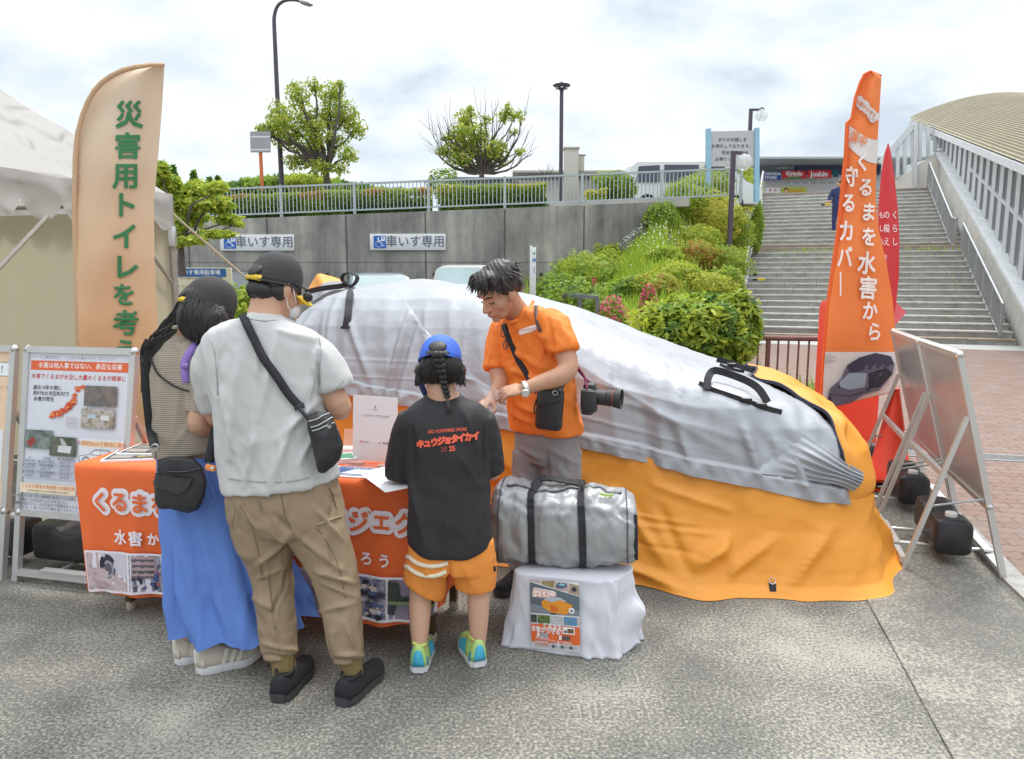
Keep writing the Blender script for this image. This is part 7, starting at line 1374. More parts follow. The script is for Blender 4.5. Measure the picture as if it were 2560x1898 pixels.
def hand(mb, w_, d, n, s=1.0, curl=.5, mirror=1, spread=1.0):
    w_, d, n = V(w_), V(d).normalized(), V(n); n = (n - d * n.dot(d)).normalized(); sd = d.cross(n) * mirror; M = Matrix((sd, d, n)).transposed(); mb.ell(w_ + d * .046 * s, (.039 * s, .052 * s, .0145 * s), M, 16, 10); mb.ell(w_ + d * .03 * s - sd * .02 * s + n * .006 * s, (.02 * s, .032 * s, .014 * s), M, 12, 8)
    for i, ln in enumerate((.068, .076, .070, .054)):
        b = w_ + d * (.080 - .004 * abs(i - 1.2)) * s + sd * (-.029 + .0195 * i) * s; a = 0.0; p = [b - d * .02 * s, b]; dirr = d
        for j, fr_ in enumerate((.46, .31, .23)):
            a += curl * (.8 if j == 0 else 1.0) * (1 + .12 * i) * .75; dirr = (d * math.cos(a) + n * math.sin(a) + sd * (-.10 + .07 * i) * spread).normalized(); p.append(p[-1] + dirr * ln * fr_ * s)
        limb(mb, p, [.0085 * s, .0088 * s, .0082 * s, .0076 * s, .0062 * s], 9, 2)
    t = w_ + d * .028 * s - sd * .030 * s; dt = (d * .62 - sd * .62 + n * .45).normalized(); limb(mb, [t, t + dt * .03 * s, t + dt * .052 * s + (d * .6 + n * .5 + sd * .15) * .012 * s, t + dt * .06 * s + (d * .8 + n * .45 + sd * .3) * .034 * s], [.012 * s, .0105 * s, .0095 * s, .0072 * s], 9, 2)
def cloth(name, mb, m, parent, vox=.009, sm=5, folds=None, amp=.006, st=(7, 7, 2.2), seed=0.0, tri=True):
    o = wloc(parent); me = remesh(mb, vox, sm, o)
    def f(p, n):
        k = 1.0; d = amp * (1 - 2.4 * abs(noise.noise(V((p.x * st[0] + seed, p.y * st[1], p.z * st[2]))))) + amp * .55 * noise.noise(V((p.x * st[0] * 2.1, p.y * st[1] * 2.1 + seed, p.z * st[2] * 2.1 + 5))) + amp * .3 * (1 - 2.4 * abs(noise.noise(V((p.x * st[0] * 2.6 + p.z * 9, p.y * 12, p.z * 13 + seed)))))
        if folds: d += folds(p, n)
        return d
    displace(me, f, o); return link_mesh(name, me, m, parent, True)
def fold_lines(lines):
    """creases given in picture rows as (x0, y0, x1, y1, depth Y, width px, height m)"""
    L_ = [(D(x0, y0, Y), D(x1, y1, Y), w_ * SX(Y), h) for x0, y0, x1, y1, Y, w_, h in lines]
    def f(p, n):
        t = 0.0
        for a, b, w_, h in L_:
            k = p.y / a.y; q = V((p.x / k, 0, EYE + (p.z - EYE) / k)); A, B = V((a.x, 0, a.z)), V((b.x, 0, b.z)); ab = B - A; s = max(0, min(1, (q - A).dot(ab) / ab.length_squared)); d = (q - A - ab * s).length
            if d < w_ * 2.2 and n.y < .2: t += h * math.exp(-(d / w_) ** 2 * 1.6) * math.sin(math.pi * (.12 + .76 * s))
        return t
    return f
def skin(mb, m, root, vox=.0055, sm=3): return link_mesh('body', remesh(mb, vox, sm, wloc(root)), m, root, True)
def bvh(o): me = o.data; l = wloc(o); return BVHTree.FromPolygons([tuple(v.co + l) for v in me.vertices], [tuple(p.vertices) for p in me.polygons])
def onto(tree, x, y, off=.004, fallY=2.6):
    h = hit(x * KD, y * KD, off, (tree,)); return h[0] if h else D(x, y, fallY)
def strap_on(tree, pts, wd, name, m, parent, off=.006, fallY=2.6, th=.004, k=5):
    q = cr([onto(tree, x, y, off, fallY) if len(p_) == 2 else D(x, y, p_[2]) for p_ in pts for x, y in (p_[:2],)], k); mb = MB(); wds = []
    for i, p in enumerate(q): d = (q[min(i + 1, len(q) - 1)] - q[max(i - 1, 0)]).normalized(); wds.append(d.cross((V((0, 0, EYE)) - p).normalized()))
    mb.ribbon(q, wds, wd, th); return mb.build(name, m, parent, sm=True)
def shoe(root, heel, toe, w_, mu, ms, ma=None, hgt=.09, th=.032, accent=None, tilt=0.0):
    h, t = V(heel), V(toe); h.z = t.z = 0; d = (t - h); L_ = d.length; d.normalize(); x = V((d.y, -d.x, 0)); Z = V((0, 0, 1)); n = 26
    def plan(s): return w_ * (.36 + .10 * math.sin(math.pi * min(1, s * 1.5)) if s < .35 else interp(s, [(.35, .435), (.55, .46), (.72, .52), (.86, .45), (.95, .29), (1, .13)])) * (1 if s > .04 else .72)
    up = lambda s, k: d * (L_ * s) + Z * k
    def lift(s): return .014 * smooth(.72, 1, s) + .006 * smooth(.12, 0, s) + tilt * (1 - s)
    ss = [i / n for i in range(n + 1)]; mb = MB()
    mb.loft([[h + up(s, lift(s) + z) + x * (plan(s) * k) for z, k in ((0, -.92), (0, .92), (th * .5, 1.04), (th, 1.0), (th, -1.0), (th * .5, -1.04))] for s in ss]); sole = mb.build('shoe_sole', ms, root)
    prof = [(0, hgt * .86), (.06, hgt), (.14, hgt * .90), (.26, hgt * .86), (.36, hgt * .92), (.48, hgt * .76), (.62, hgt * .58), (.78, hgt * .46), (.92, hgt * .34), (1, hgt * .16)]
    mb = MB(); rr = []
    for s in [.012 + .976 * v for v in ss]:
        top = interp(s, prof); row = []
        for i in range(17):
            a = math.pi * i / 16; c_ = math.cos(a); row.append(h + up(s, lift(s) + th * .9 + (top - 0) * max(0, math.sin(a)) ** .72) + x * (plan(s) * .97 * math.copysign(abs(c_) ** .6, c_) * (1 - .22 * math.sin(a))))
        rr.append(row)
    mb.loft(rr); u = mb.build('shoe', mu, root, sm=True)
    if accent:   # heel counter and side stripes
        mb = MB(); mb.loft([[h + up(s, lift(s) + th * .9 + interp(s, prof) * .8 * max(0, math.sin(a)) ** .72) + x * (plan(s) * 1.01 * math.copysign(abs(math.cos(a)) ** .6, math.cos(a)) * (1 - .2 * math.sin(a))) - d * .003 for a in [math.pi * i / 16 for i in range(17)]] for s in (.0, .03, .10, .17)]); mb.build('heel_counter', accent, u, sm=True)
        for s0 in (.40, .52, .62):
            for sd in (-1, 1): mb = MB(); mb.ribbon([h + up(s0 + .08 * k, lift(s0) + th + interp(s0 + .08 * k, prof) * (.05 + .78 * k)) + x * sd * (plan(s0) * (1.03 - .30 * k ** 1.5) + .002) for k in (0, .25, .5, .75, 1)], d, .016, .003); mb.build('side_stripe', accent, u)
    if ma: mb = MB(); mb.tube([h + up(.09 + .17 * (1 - math.cos(q)) / 1, th + hgt * (.90 - .06 * math.sin(q))) + x * (w_ * .30 * math.sin(q)) for q in [6.2832 * i / 20 for i in range(21)]], .006, 6, False); mb.build('collar', ma, u)
    return u
def cap(root, c, fr, s, m, brim=None, bl=.075, cut=-.012, back=None, name='cap', hole=None, tilt=0.0):
    r, f, u, M = fr; T = lambda a, b, d: V(c) + (r * a + f * b + u * d) * s; mb = MB(); rows = []
    for i in range(15):
        t = i / 14; row = []
        for j in range(48):
            a = 6.2832 * j / 48; k = math.sin(math.pi / 2 * (1 - t) ** .8) if t < 1 else 0; hgt = cut + (.128 - cut) * math.sin(math.pi / 2 * t) ** .9 - .012 * math.cos(a - 1.57 + 3.14) * (1 - t) * 0; seam = 1 + .010 * abs(math.cos(a * 3)) ** 12
            row.append(T(math.cos(a) * .0845 * k * seam, -.012 + math.sin(a) * .106 * k * seam, hgt - (.02 * (1 - t) * max(0, -math.sin(a)))))
        rows.append(row)
    mb.loft(rows); ob = mb.build(name, m, root, sm=True)
    mb = MB(); mb.tube([p + (p - T(0, -.012, 0)).normalized() * .001 for p in rows[0] + rows[0][:1]], .004 * s, 6, False); mb.build('hem', m, ob)
    mb = MB(); mb.ell(T(0, -.012, .130), (.008, .008, .004), M, 10, 6); mb.build('button', m, ob)
    if brim:
        mb = MB(); g_ = []
        for i in range(9):
            t = i / 8; g_.append([T(math.sin(a) * (.083 + .004 * t), .012 + math.cos(a) * .080 + t * bl * math.cos(a * .62) ** .7, cut + .004 - .018 * t - .030 * (math.sin(a) ** 2)) for a in [-1.25 + 2.5 * j / 16 for j in range(17)]])
        mb.grid(g_); mb.grid([[p - u * .004 for p in q][::-1] for q in g_]); mb.build('brim', brim, ob, sm=True)
    if hole:
        mb = MB(); mb.ell(T(0, -.110, cut + .018), (.036 * s, .012 * s, .030 * s), M @ Matrix.Rotation(-.35, 3, 'X'), 18, 10); mb.build('hair_opening', hole, ob, sm=True)
    if back:
        mb = MB(); pts = [T(math.sin(a) * .0865, -.012 - math.cos(a) * .109, cut - .012) for a in [-.55 + 1.1 * j / 10 for j in range(11)]]; mb.ribbon(pts, u, .021 * s, .004); mb.build('strap', back, ob, sm=True)
    return ob, T
M_tee_w = mat('white_tee', (.50, .50, .495), .85, bump=(11, .75, (1, 1, .45), .034, .8), var=(5, .04), sheen=.1); M_khaki = mat('khaki_twill', (.29, .212, .135), .75, bump=(13, .8, (1, 1, .7), .034, .9), var=(4, .05)); M_khrib = mat('khaki_rib', (.215, .155, .06), .85, wave=(30, .5, 'X')); M_capd = mat('charcoal_cap', (.045, .042, .044), .85, bump=(120, .3), var=(20, .1)); M_yel = mat('mustard', (.62, .42, .02), .55); M_blk = mat('black_nylon', (.020, .020, .023), .62, bump=(160, .25), var=(12, .2)); M_blk2 = mat('black_mesh_shoe', (.016, .016, .019), .8, bump=(200, .4)); M_solek = mat('black_sole', (.045, .045, .05), .55)
M_metal = mat('steel_buckle', (.5, .5, .5), .3, .9)
# ---------------------------------------------------------------- the man in the white T-shirt, seen from behind
pb = empty('person', V((D(690, 1480, 2.6).x, 2.6, 0)), 'person in white T-shirt, khaki joggers and dark cap seen from behind at the orange table', 'person')
frB = frame((.52, .74, -.36), .04); hB = D(603, 622, 2.70)
mb = MB(); head(mb, hB, frB, .98, D(578, 690, 2.66), .062)
rings(mb, [band(545, 612, 690, 2.67, .06), band(475, 680, 745, 2.68, .085), band(480, 690, 850, 2.66, .10), band(500, 700, 980, 2.64, .11), band(515, 712, 1070, 2.63, .11)])
limb(mb, [D(660, 772, 2.67), D(706, 832, 2.66), D(739, 886, 2.66), D(727, 884, 2.74), D(708, 870, 2.86), D(694, 862, 2.95)], [.058, .052, .046, .043, .035, .028]); hand(mb, D(694, 862, 2.95), (-.35, .8, .1), (-.6, -.2, -.6), 1.0, .6)
limb(mb, [D(486, 775, 2.67), D(468, 840, 2.72), D(472, 905, 2.74), D(500, 908, 2.86), D(560, 890, 2.97)], [.058, .052, .045, .038, .028]); hand(mb, D(560, 890, 2.97), (.75, .5, .1), (-.1, -.1, -.9), 1.0, .5, -1)
limb(mb, [D(560, 1100, 2.63), D(588, 1250, 2.63), D(612, 1400, 2.60), D(620, 1478, 2.565), D(622, 1500, 2.57)], [.075, .055, .042, .033, .034]); limb(mb, [D(672, 1100, 2.62), D(728, 1250, 2.60), D(756, 1400, 2.56), D(768, 1474, 2.545), D(770, 1496, 2.55)], [.075, .055, .042, .033, .034])
skin(mb, M_skin, pb)
mb = MB(); rings(mb, [band(548, 600, 682, 2.665, .068), band(530, 622, 694, 2.665, .085, -.004), band(478, 668, 718, 2.67, .105, -.006), band(452, 697, 752, 2.67, .125), band(462, 700, 820, 2.66, .140), band(478, 701, 900, 2.65, .148), band(486, 713, 980, 2.64, .150, .010), band(493, 727, 1046, 2.63, .150, .022), band(494, 728, 1052, 2.63, .148, .022)])
tube_open(mb, [D(648, 758, 2.67), D(684, 785, 2.665), D(716, 826, 2.66), D(723, 845, 2.66)], [.074, .084, .078, .073]); tube_open(mb, [D(500, 760, 2.67), D(470, 795, 2.69), D(466, 850, 2.72), D(470, 884, 2.735)], [.074, .084, .076, .070])
fl = fold_lines([(600, 735, 560, 930, 2.52, 10, .010), (560, 780, 545, 1020, 2.52, 9, .009), (690, 760, 660, 900, 2.52, 8, .012), (690, 870, 600, 960, 2.5, 10, .011), (640, 910, 590, 1050, 2.5, 10, .012), (700, 900, 650, 1010, 2.5, 8, .010), (520, 760, 500, 1000, 2.52, 9, .010), (480, 850, 530, 1040, 2.5, 8, .008), (690, 745, 694, 860, 2.55, 5, -.014), (600, 720, 690, 745, 2.55, 8, .008), (470, 800, 482, 1000, 2.55, 6, -.008), (610, 960, 620, 1060, 2.5, 8, .010), (560, 940, 530, 1060, 2.5, 8, .010)])
teeB = cloth('t_shirt', mb, M_tee_w, pb, .0075, 4, lambda p, n: fl(p, n) * 1.5, .008, (7, 7, 2), 3.0); tB = bvh(teeB)
mb = MB(); r_ = [D(544 + (600 - 544) * t, 682 + 10 * math.sin(math.pi * t), 2.665 - .072 * math.sin(math.pi * t)) for t in [k / 14 for k in range(15)]]; mb.tube(r_, .008, 8, True); mb.build('collar', M_tee_w, teeB)
mb = MB(); rings(mb, [band(506, 722, 1036, 2.63, .125), band(502, 730, 1080, 2.63, .135, .004), band(506, 742, 1125, 2.625, .13), band(515, 740, 1150, 2.625, .115)]); tube_open(mb, [D(566, 1110, 2.62), D(572, 1150, 2.63), D(582, 1205, 2.635), D(587, 1245, 2.635), D(597, 1330, 2.615), D(605, 1390, 2.60), D(612, 1425, 2.59)], [.112, .112, .092, .080, .072, .068, .062]); tube_open(mb, [D(672, 1110, 2.62), D(690, 1150, 2.62), D(714, 1205, 2.61), D(726, 1245, 2.60), D(744, 1335, 2.575), D(751, 1395, 2.56), D(758, 1432, 2.555)], [.115, .108, .090, .080, .073, .066, .055])
fk = fold_lines([(632, 1160, 560, 1230, 2.5, 8, .012), (632, 1150, 740, 1240, 2.5, 8, .012), (690, 1240, 765, 1270, 2.5, 7, .014), (700, 1265, 770, 1300, 2.5, 6, .010), (560, 1260, 630, 1230, 2.5, 7, .010), (545, 1300, 600, 1330, 2.5, 7, .009), (570, 1400, 640, 1415, 2.5, 5, .012), (730, 1420, 790, 1425, 2.5, 5, .012), (575, 1425, 640, 1430, 2.5, 4, -.010), (725, 1435, 790, 1438, 2.5, 4, -.010), (680, 1100, 740, 1175, 2.5, 6, .010), (560, 1085, 575, 1125, 2.5, 4, -.007), (520, 1100, 560, 1150, 2.5, 7, .010), (700, 1330, 770, 1310, 2.45, 7, .009), (600, 1120, 640, 1160, 2.5, 7, -.012), (590, 1340, 600, 1400, 2.5, 8, .010), (750, 1350, 770, 1410, 2.5, 8, .010)])
troB = cloth('trousers', mb, M_khaki, pb, .0075, 4, lambda p, n: fk(p, n) * 1.5, .008, (6, 6, 4), 8.0); tK = bvh(troB)
for a, b, r0 in ((D(614, 1418, 2.585), D(620, 1466, 2.565), .050), (D(760, 1425, 2.555), D(767, 1470, 2.545), .047)): mb = MB(); tube_open(mb, [a, a.lerp(b, .5), b], [r0, r0 * .92, r0 * .88], 20); mb.build('cuff', M_khrib, pb, sm=True)
strap_on(tK, [(716, 1062), (722, 1075), (727, 1092), (731, 1106)], .006, 'pocket_edge', mat('khaki_seam', (.15, .105, .06), .8), troB, .001)
strap_on(tK, [(688, 1141), (705, 1136), (722, 1130), (742, 1124)], .010, 'pocket_flap', M_khaki, troB, .002)
for h, t in ((Dz(604, 1532), Dz(672, 1452)), (Dz(742, 1540), Dz(826, 1460))): shoe(pb, h, t, .102, M_blk2, M_solek, M_blk2, .074, .032)
mb = MB(); r, f, u, M = frB; q = lambda a, b, d: hB + r * a + f * b + u * d; mb.ell(q(0, -.020, .022), (.075, .090, .083), M); mb.ell(q(0, -.060, -.040), (.062, .046, .040), M); mb.ell(q(.055, -.02, -.03), (.024, .035, .03), M); mb.ell(q(-.055, -.02, -.03), (.024, .035, .03), M); cloth('hair', mb, M_hair, pb, .006, 3, None, .003, (40, 40, 8))
cB, TB = cap(pb, hB, frB, .97, M_capd, M_yel, .072, .002, M_yel, 'cap', M_hair)
mb = MB(); mb.ell(q(0, .078, -.062), (.052, .040, .042), M); mb.build('face_mask', mat('mask_white', (.75, .75, .74), .8, bump=(60, .1)), pb, sm=True)
mb = MB(); mb.tube([q(.081, -.012, .008), q(.079, .004, .012), q(.073, .03, -.020), q(.058, .06, -.042)], .002, 6); mb.tube([q(.081, -.012, .008), q(.080, -.014, -.03), q(.072, .02, -.07), q(.056, .06, -.085)], .002, 6); mb.build('mask_loop', mat('mask_white', (.75, .75, .74)), pb)
mb = MB(); mb.tube([q(.079, -.01, .012), q(.077, .05, .018), q(.068, .088, .016)], .003, 6); mb.ell(q(.064, .098, -.004), (.012, .022, .018), M, 10, 8); mb.build('sunglasses', M_buck, pb)
def seam(tree, pts, parent, col, wd=.004, name='seam'): strap_on(tree, pts, wd, name, col, parent, .0015, 2.6, .0015)
M_sw, M_sk = mat('tee_stitch', (.34, .34, .335), .9), mat('khaki_stitch', (.18, .125, .075), .9)
for q_ in ([(703, 858), (722, 850), (738, 838), (747, 826)], [(690, 728), (697, 745), (699, 775), (696, 805), (693, 840)], [(497, 1041), (540, 1046), (600, 1049), (660, 1042), (722, 1022)], [(460, 742), (468, 770), (472, 810), (474, 860)], [(540, 694), (575, 699), (600, 697)]): seam(tB, q_, teeB, M_sw)
for q_ in ([(612, 1078), (616, 1100), (622, 1125), (632, 1152)], [(690, 1150), (712, 1180), (735, 1230), (752, 1300)], [(520, 1100), (545, 1140), (562, 1200), (570, 1260)], [(584, 1240), (590, 1300), (598, 1370)]): seam(tK, q_, troB, M_sk, .003)
# his sling bag
c = D(704, 968, 2.46); e = empty('sling_bag', c, 'small black sling bag with gathered top hanging at the hip of the white T-shirt', 'bag'); mb = MB(); pts = [(668, 905), (690, 893), (716, 897), (728, 920), (746, 972), (740, 1000), (708, 1028), (696, 1027), (684, 985)]
o_ = D(707, 965, 2.50); mid = [D(x, y, 2.515 + .0002 * (x - 700)) for x, y in pts]; fr_ = [p + V((0, -.045, 0)) * (.6 if i in (0, 1, 2, 8) else 1) + (o_ - p) * .18 for i, p in enumerate(mid)]; bk = [p + V((0, .03, 0)) + (o_ - p) * .15 for p in mid]
mb.loft([[lerp(p, o_ + V((0, .03, 0)), .3) + V((0, .0, 0)) for p in bk], bk, mid, fr_, [lerp(p, o_ + V((0, -.06, 0)), .5) for p in fr_]]); bag_b = cloth('bag_body', mb, M_blk, e, .005, 4, None, .004, (14, 14, 10)); tb2 = bvh(bag_b)
for ps in (((672, 918), (690, 912), (702, 905), (716, 900)), ((676, 930), (692, 926), (706, 918), (722, 908)), ((680, 938), (694, 934), (708, 928), (726, 920))): strap_on(tb2, ps, .0035, 'stitching', mat('pale_thread', (.5, .5, .48), .8), bag_b, .002)
mb = MB(); mb.lathe(onto(tb2, 717, 929, .001), [(.006, 0), (.006, .004)], 12, (0, -1, 0)); mb.build('snap', M_metal, bag_b); mb = MB(); mb.loft([[onto(tb2, x, y, .002) for x, y in ((730, 925), (747, 970), (742, 990), (735, 960))], [onto(tb2, x, y, .004) for x, y in ((730, 925), (747, 970), (742, 990), (735, 960))]]); mb.build('clear_pocket', mat('grey_vinyl', (.10, .105, .11), .15), bag_b, sm=False)
strap_on(tB, [(528, 684), (540, 708), (556, 742), (578, 780), (602, 818), (628, 856), (650, 884)], .030, 'strap', M_web, e, .013); strap_on(tB, [(648, 880), (656, 893)], .036, 'buckle', M_buck, e, .012, th=.010); strap_on(tB, [(656, 893), (664, 903), (670, 912)], .014, 'clip', M_buck, e, .016, th=.008)
# ---------------------------------------------------------------- the woman in the blue skirt
M_knit = mat('beige_knit', (.42, .355, .285), .9, wave=(38, .6, 'Z')); M_skirt = mat('blue_cotton', (.105, .21, .56), .75, bump=(12, .7, (1, 1, .3), .03, .8), var=(4, .06)); M_pur = mat('purple_strap', (.30, .19, .55), .6)
pw = empty('person', V((D(480, 1440, 2.75).x, 2.78, 0)), 'person with long black hair, dark cap, beige knit top and long blue skirt', 'person'); YW = 2.86
frW = frame((.72, .45, -.42), -.10); hW = D(458, 671, 2.80)
mb = MB(); head(mb, hW, frW, .93, D(400, 722, 2.84), .052); rings(mb, [band(370, 440, 725, YW, .06), band(345, 470, 765, YW, .085), band(340, 485, 860, YW, .09), band(352, 490, 970, YW, .09), band(365, 495, 1060, YW, .10)]); limb(mb, [D(438, 765, 2.78), D(437, 880, 2.74), D(432, 925, 2.73), D(458, 922, 2.78), D(495, 900, 2.86), D(530, 880, 2.93)], [.045, .042, .040, .036, .028, .023]); hand(mb, D(530, 880, 2.93), (.8, .45, .05), (-.2, -.3, -.9), .88, .5)
limb(mb, [D(352, 765, 2.90), D(345, 870, 2.95), D(365, 930, 2.99), D(430, 905, 3.02), D(500, 885, 3.02)], [.045, .04, .037, .03, .023]); hand(mb, D(500, 885, 3.02), (.9, .1, .05), (0, -.3, -.9), .88, .5, -1)
limb(mb, [D(440, 1060, YW), D(452, 1250, 2.80), D(456, 1385, 2.745), D(452, 1425, 2.72)], [.07, .05, .036, .034]); limb(mb, [D(425, 1060, YW), D(415, 1250, 2.84), D(414, 1370, 2.80), D(410, 1412, 2.79)], [.07, .05, .036, .034]); skin(mb, M_skin, pw)
mb = MB(); rings(mb, [band(362, 428, 712, YW - .01, .07), band(340, 462, 742, YW, .10), band(322, 482, 785, YW, .12), band(322, 488, 850, YW, .125), band(334, 490, 920, YW, .12, .004), band(345, 493, 978, YW, .118, .018), band(346, 493, 982, YW, .116, .018)]); tube_open(mb, [D(425, 755, 2.80), D(436, 800, 2.765), D(438, 860, 2.75), D(437, 896, 2.745)], [.072, .068, .058, .054])
fw = fold_lines([(400, 770, 380, 940, 2.74, 10, .006), (350, 790, 350, 960, 2.74, 9, .006), (410, 830, 415, 900, 2.72, 5, -.010), (430, 900, 380, 970, 2.74, 8, .006)]); tw = cloth('knit_top', mb, M_knit, pw, .0085, 5, fw, .003, (5, 5, 2), 1.0); tW = bvh(tw)
mb = MB(); limb(mb, [D(366, 718, 2.79), D(382, 712, 2.765), D(400, 712, 2.765), D(420, 722, 2.78)], [.008] * 4); mb.build('neckband', M_knit, tw)
def skp(ph, t):
    c = lerp(D(420, 985, YW), D(536, 1366, 2.81), t); hw, hd = lerp(.135, .275, t ** .8), lerp(.105, .185, t ** .8); x, y = math.cos(ph), math.sin(ph)
    fo = t ** .8 * (.026 * math.sin(ph * 9 + .8 + 1.6 * noise.noise(V((t * 2, 0, ph)))) + .014 * math.sin(ph * 17 + 2 + t) + .012 * noise.noise(V((x * 4, y * 4, t * 5)))) + .006 * math.sin(ph * 40) * (1 - t) * (t < .25)
    k = 1 + fo / .2 * (.75 if y < 0 else 1); p = c + V((x * hw * k, y * hd * k, 0)); p.z += -.012 * t * math.sin(ph * 9 + .8) + (.055 * smooth(.1, 1, x) * t * t) + .012 * t * smooth(.2, -1, y) + .004 * noise.noise(p * 14)
    p += V((x, y, 0)) * (.008 * (1 - 2.3 * abs(noise.noise(V((x * 5 + t * 3, y * 5, t * 5))))) * t)
    return p
mb = MB(); mb.loft([[skp(6.2832 * i / 200, k / 60) for i in range(200)] for k in range(61)], False); mb.loft([[skp(6.2832 * i / 200, 1 - .02 * k) * 1.0 + (lerp(D(420, 985, YW), D(536, 1366, 2.81), 1 - .02 * k) - skp(6.2832 * i / 200, 1 - .02 * k)) * .02 for i in range(200)] for k in range(10)], False); mb.build('skirt', M_skirt, pw, sm=True)
for h, t in ((Dz(426, 1464), Dz(568, 1432)), (Dz(380, 1442), Dz(470, 1424))): shoe(pw, h, t, .098, mat('cream_shoe', (.52, .47, .40), .7, bump=(80, .2)), mat('white_sole', (.68, .68, .70), .55), None, .088, .034, mat('cream_trim', (.62, .58, .50), .6))
for a, b in ((D(455, 1395, 2.74), D(450, 1428, 2.72)), (D(413, 1385, 2.80), D(408, 1412, 2.79))): mb = MB(); tube_open(mb, [a, b], [.041, .040]); mb.build('sock', mat('beige_sock', (.36, .30, .24), .9, bump=(100, .4)), pw, sm=True)
mb = MB(); r, f, u, M = frW; q = lambda a, b, d: hW + (r * a + f * b + u * d) * .95
mb.ell(q(0, -.025, .008), (.078, .092, .082), M)
limb(mb, [D(440, 672, 2.77), D(426, 692, 2.75), D(424, 714, 2.74), D(432, 732, 2.73), D(440, 744, 2.73)], [.062, .070, .056, .034, .012], 18); limb(mb, [D(468, 690, 2.75), D(460, 718, 2.73), D(445, 740, 2.73)], [.046, .038, .014]); limb(mb, [D(418, 664, 2.79), D(396, 686, 2.80), D(370, 708, 2.80), D(345, 730, 2.80)], [.046, .032, .018, .010])
hw_ = cloth('hair', mb, M_hair, pw, .006, 4, lambda p, n: .0012 * math.sin(p.x * 420 + p.z * 160 + 4 * noise.noise(p * 12)), .0012, (30, 30, 6))
mb = MB(); rr = random.Random(4)
for k in range(42):
    a = D(rr.uniform(385, 440), rr.uniform(650, 685), 2.78); l = rr.random(); pts = [a, D(lerp(372, 362, l) + rr.uniform(-10, 16), 705 + rr.uniform(-10, 14), 2.77), D(336 + rr.uniform(-10, 14), 742 + rr.uniform(-12, 16), 2.755), D(319 + rr.uniform(-5, 9), 775 + rr.uniform(-8, 16), 2.75), D(309 + rr.uniform(-3, 9), rr.uniform(795, 860), 2.75)]
    pts = pts[:5 if rr.random() < .75 else 4]; mb.tube(cr(pts, 5), [.0042] * (5 * (len(pts) - 1)) + [.001], 5)
for k in range(26):
    a = D(rr.uniform(405, 475), rr.uniform(690, 715), 2.70); mb.tube(cr([a, a + V((rr.uniform(-.01, .02), 0, -.05)), D(rr.uniform(418, 462), rr.uniform(728, 752), 2.72)], 4), [.004] * 8 + [.001], 5)
tH = bvh(hw_)
for k in range(130):
    t = rr.random(); x0, y0 = lerp(404, 492, t), lerp(652, 668, t) + rr.uniform(-8, 8); x1, y1 = lerp(398, 470, t) + rr.uniform(-6, 6), 705 + rr.uniform(-8, 8); x2, y2 = lerp(418, 452, t) + rr.uniform(-6, 6), 735 + rr.uniform(-8, 10)
    mb.tube(cr([onto(tH, x0, y0, .0015, 2.72), onto(tH, (x0 + x1) / 2 - 4, (y0 + y1) / 2, .003, 2.71), onto(tH, x1, y1, .003, 2.70), onto(tH, x2, y2, .002, 2.70)], 3), [.0026] * 9 + [.0008], 4)
mb.build('hair_strands', M_hair, pw)
cap(pw, hW, frW, .96, M_capd, M_capd, .07, -.004, M_yel, 'cap', M_hair)
strap_on(tW, [(446, 738), (428, 752), (413, 772), (405, 794), (407, 815), (411, 832)], .030, 'purple_strap', M_pur, pw, .008); strap_on(tW, [(400, 795), (414, 797)], .022, 'strap_buckle', mat('purple_buckle', (.24, .15, .46), .4), pw, .014, th=.008); strap_on(tW, [(327, 760), (332, 785), (345, 812), (368, 832), (392, 845), (411, 850)], .007, 'cord', M_blk, pw, .006)
# her shoulder bag
c = D(393, 1056, 2.58); e = empty('shoulder_bag', c, 'black shoulder bag with a front flap hanging over the long blue skirt', 'bag')
mb = MB(); pts = [(345, 1002), (368, 993), (400, 994), (425, 1000), (441, 1018), (449, 1050), (446, 1080), (428, 1110), (410, 1115), (345, 1105), (337, 1090), (339, 1045)]; o_ = D(393, 1056, 2.62); mid = [D(x, y, 2.635) for x, y in pts]; fr_ = [D(x, y, 2.585) + (D(393, 1056, 2.585) - D(x, y, 2.585)) * .06 for x, y in pts]; bk = [D(x, y, 2.685) + (o_ - D(x, y, 2.685)) * .06 for x, y in pts]
mb.loft([[lerp(p, o_, .25) + V((0, .055, 0)) for p in mid], bk, mid, fr_, [lerp(p, o_ + V((0, -.06, 0)), .25) for p in fr_]]); bb = cloth('bag_body', mb, M_blk, e, .006, 4, None, .003, (12, 12, 10)); tb3 = bvh(bb)
def patch(tree, rows, off, name, m, parent, nn=12, mm=10):
    """a sheet lying on a surface between two curves of display points"""
    a, b = cr([V((*p, 0)) for p in rows[0]], nn), cr([V((*p, 0)) for p in rows[1]], nn); n = min(len(a), len(b)); g_ = []
    for k in range(mm + 1): g_.append([onto(tree, lerp(a[i].x, b[i].x, k / mm), lerp(a[i].y, b[i].y, k / mm), off) for i in range(n)])
    q = MB(); q.grid(g_); q.grid([[p + V((0, .003, 0)) for p in r][::-1] for r in g_]); return q.build(name, m, parent, sm=True)
patch(tb3, [[(338, 1030), (370, 1036), (400, 1040), (420, 1040)], [(339, 1058), (360, 1066), (390, 1073), (412, 1060)]], .008, 'flap', mat('black_twill', (.035, .035, .037), .8, bump=(120, .3)), bb)
strap_on(tb3, [(342, 1022), (370, 1026), (405, 1026), (436, 1020)], .006, 'zip', M_buck, bb, .004)
strap_on(tW, [(326, 742), (320, 765), (320, 800), (323, 850), (328, 900), (333, 940), (337, 972, 2.62)], .034, 'strap', M_web, e, .008); strap_on(tW, [(470, 930, 2.70), (466, 950, 2.69), (460, 980, 2.66), (455, 1006, 2.64)], .036, 'strap', M_web, e, .01, 2.66)
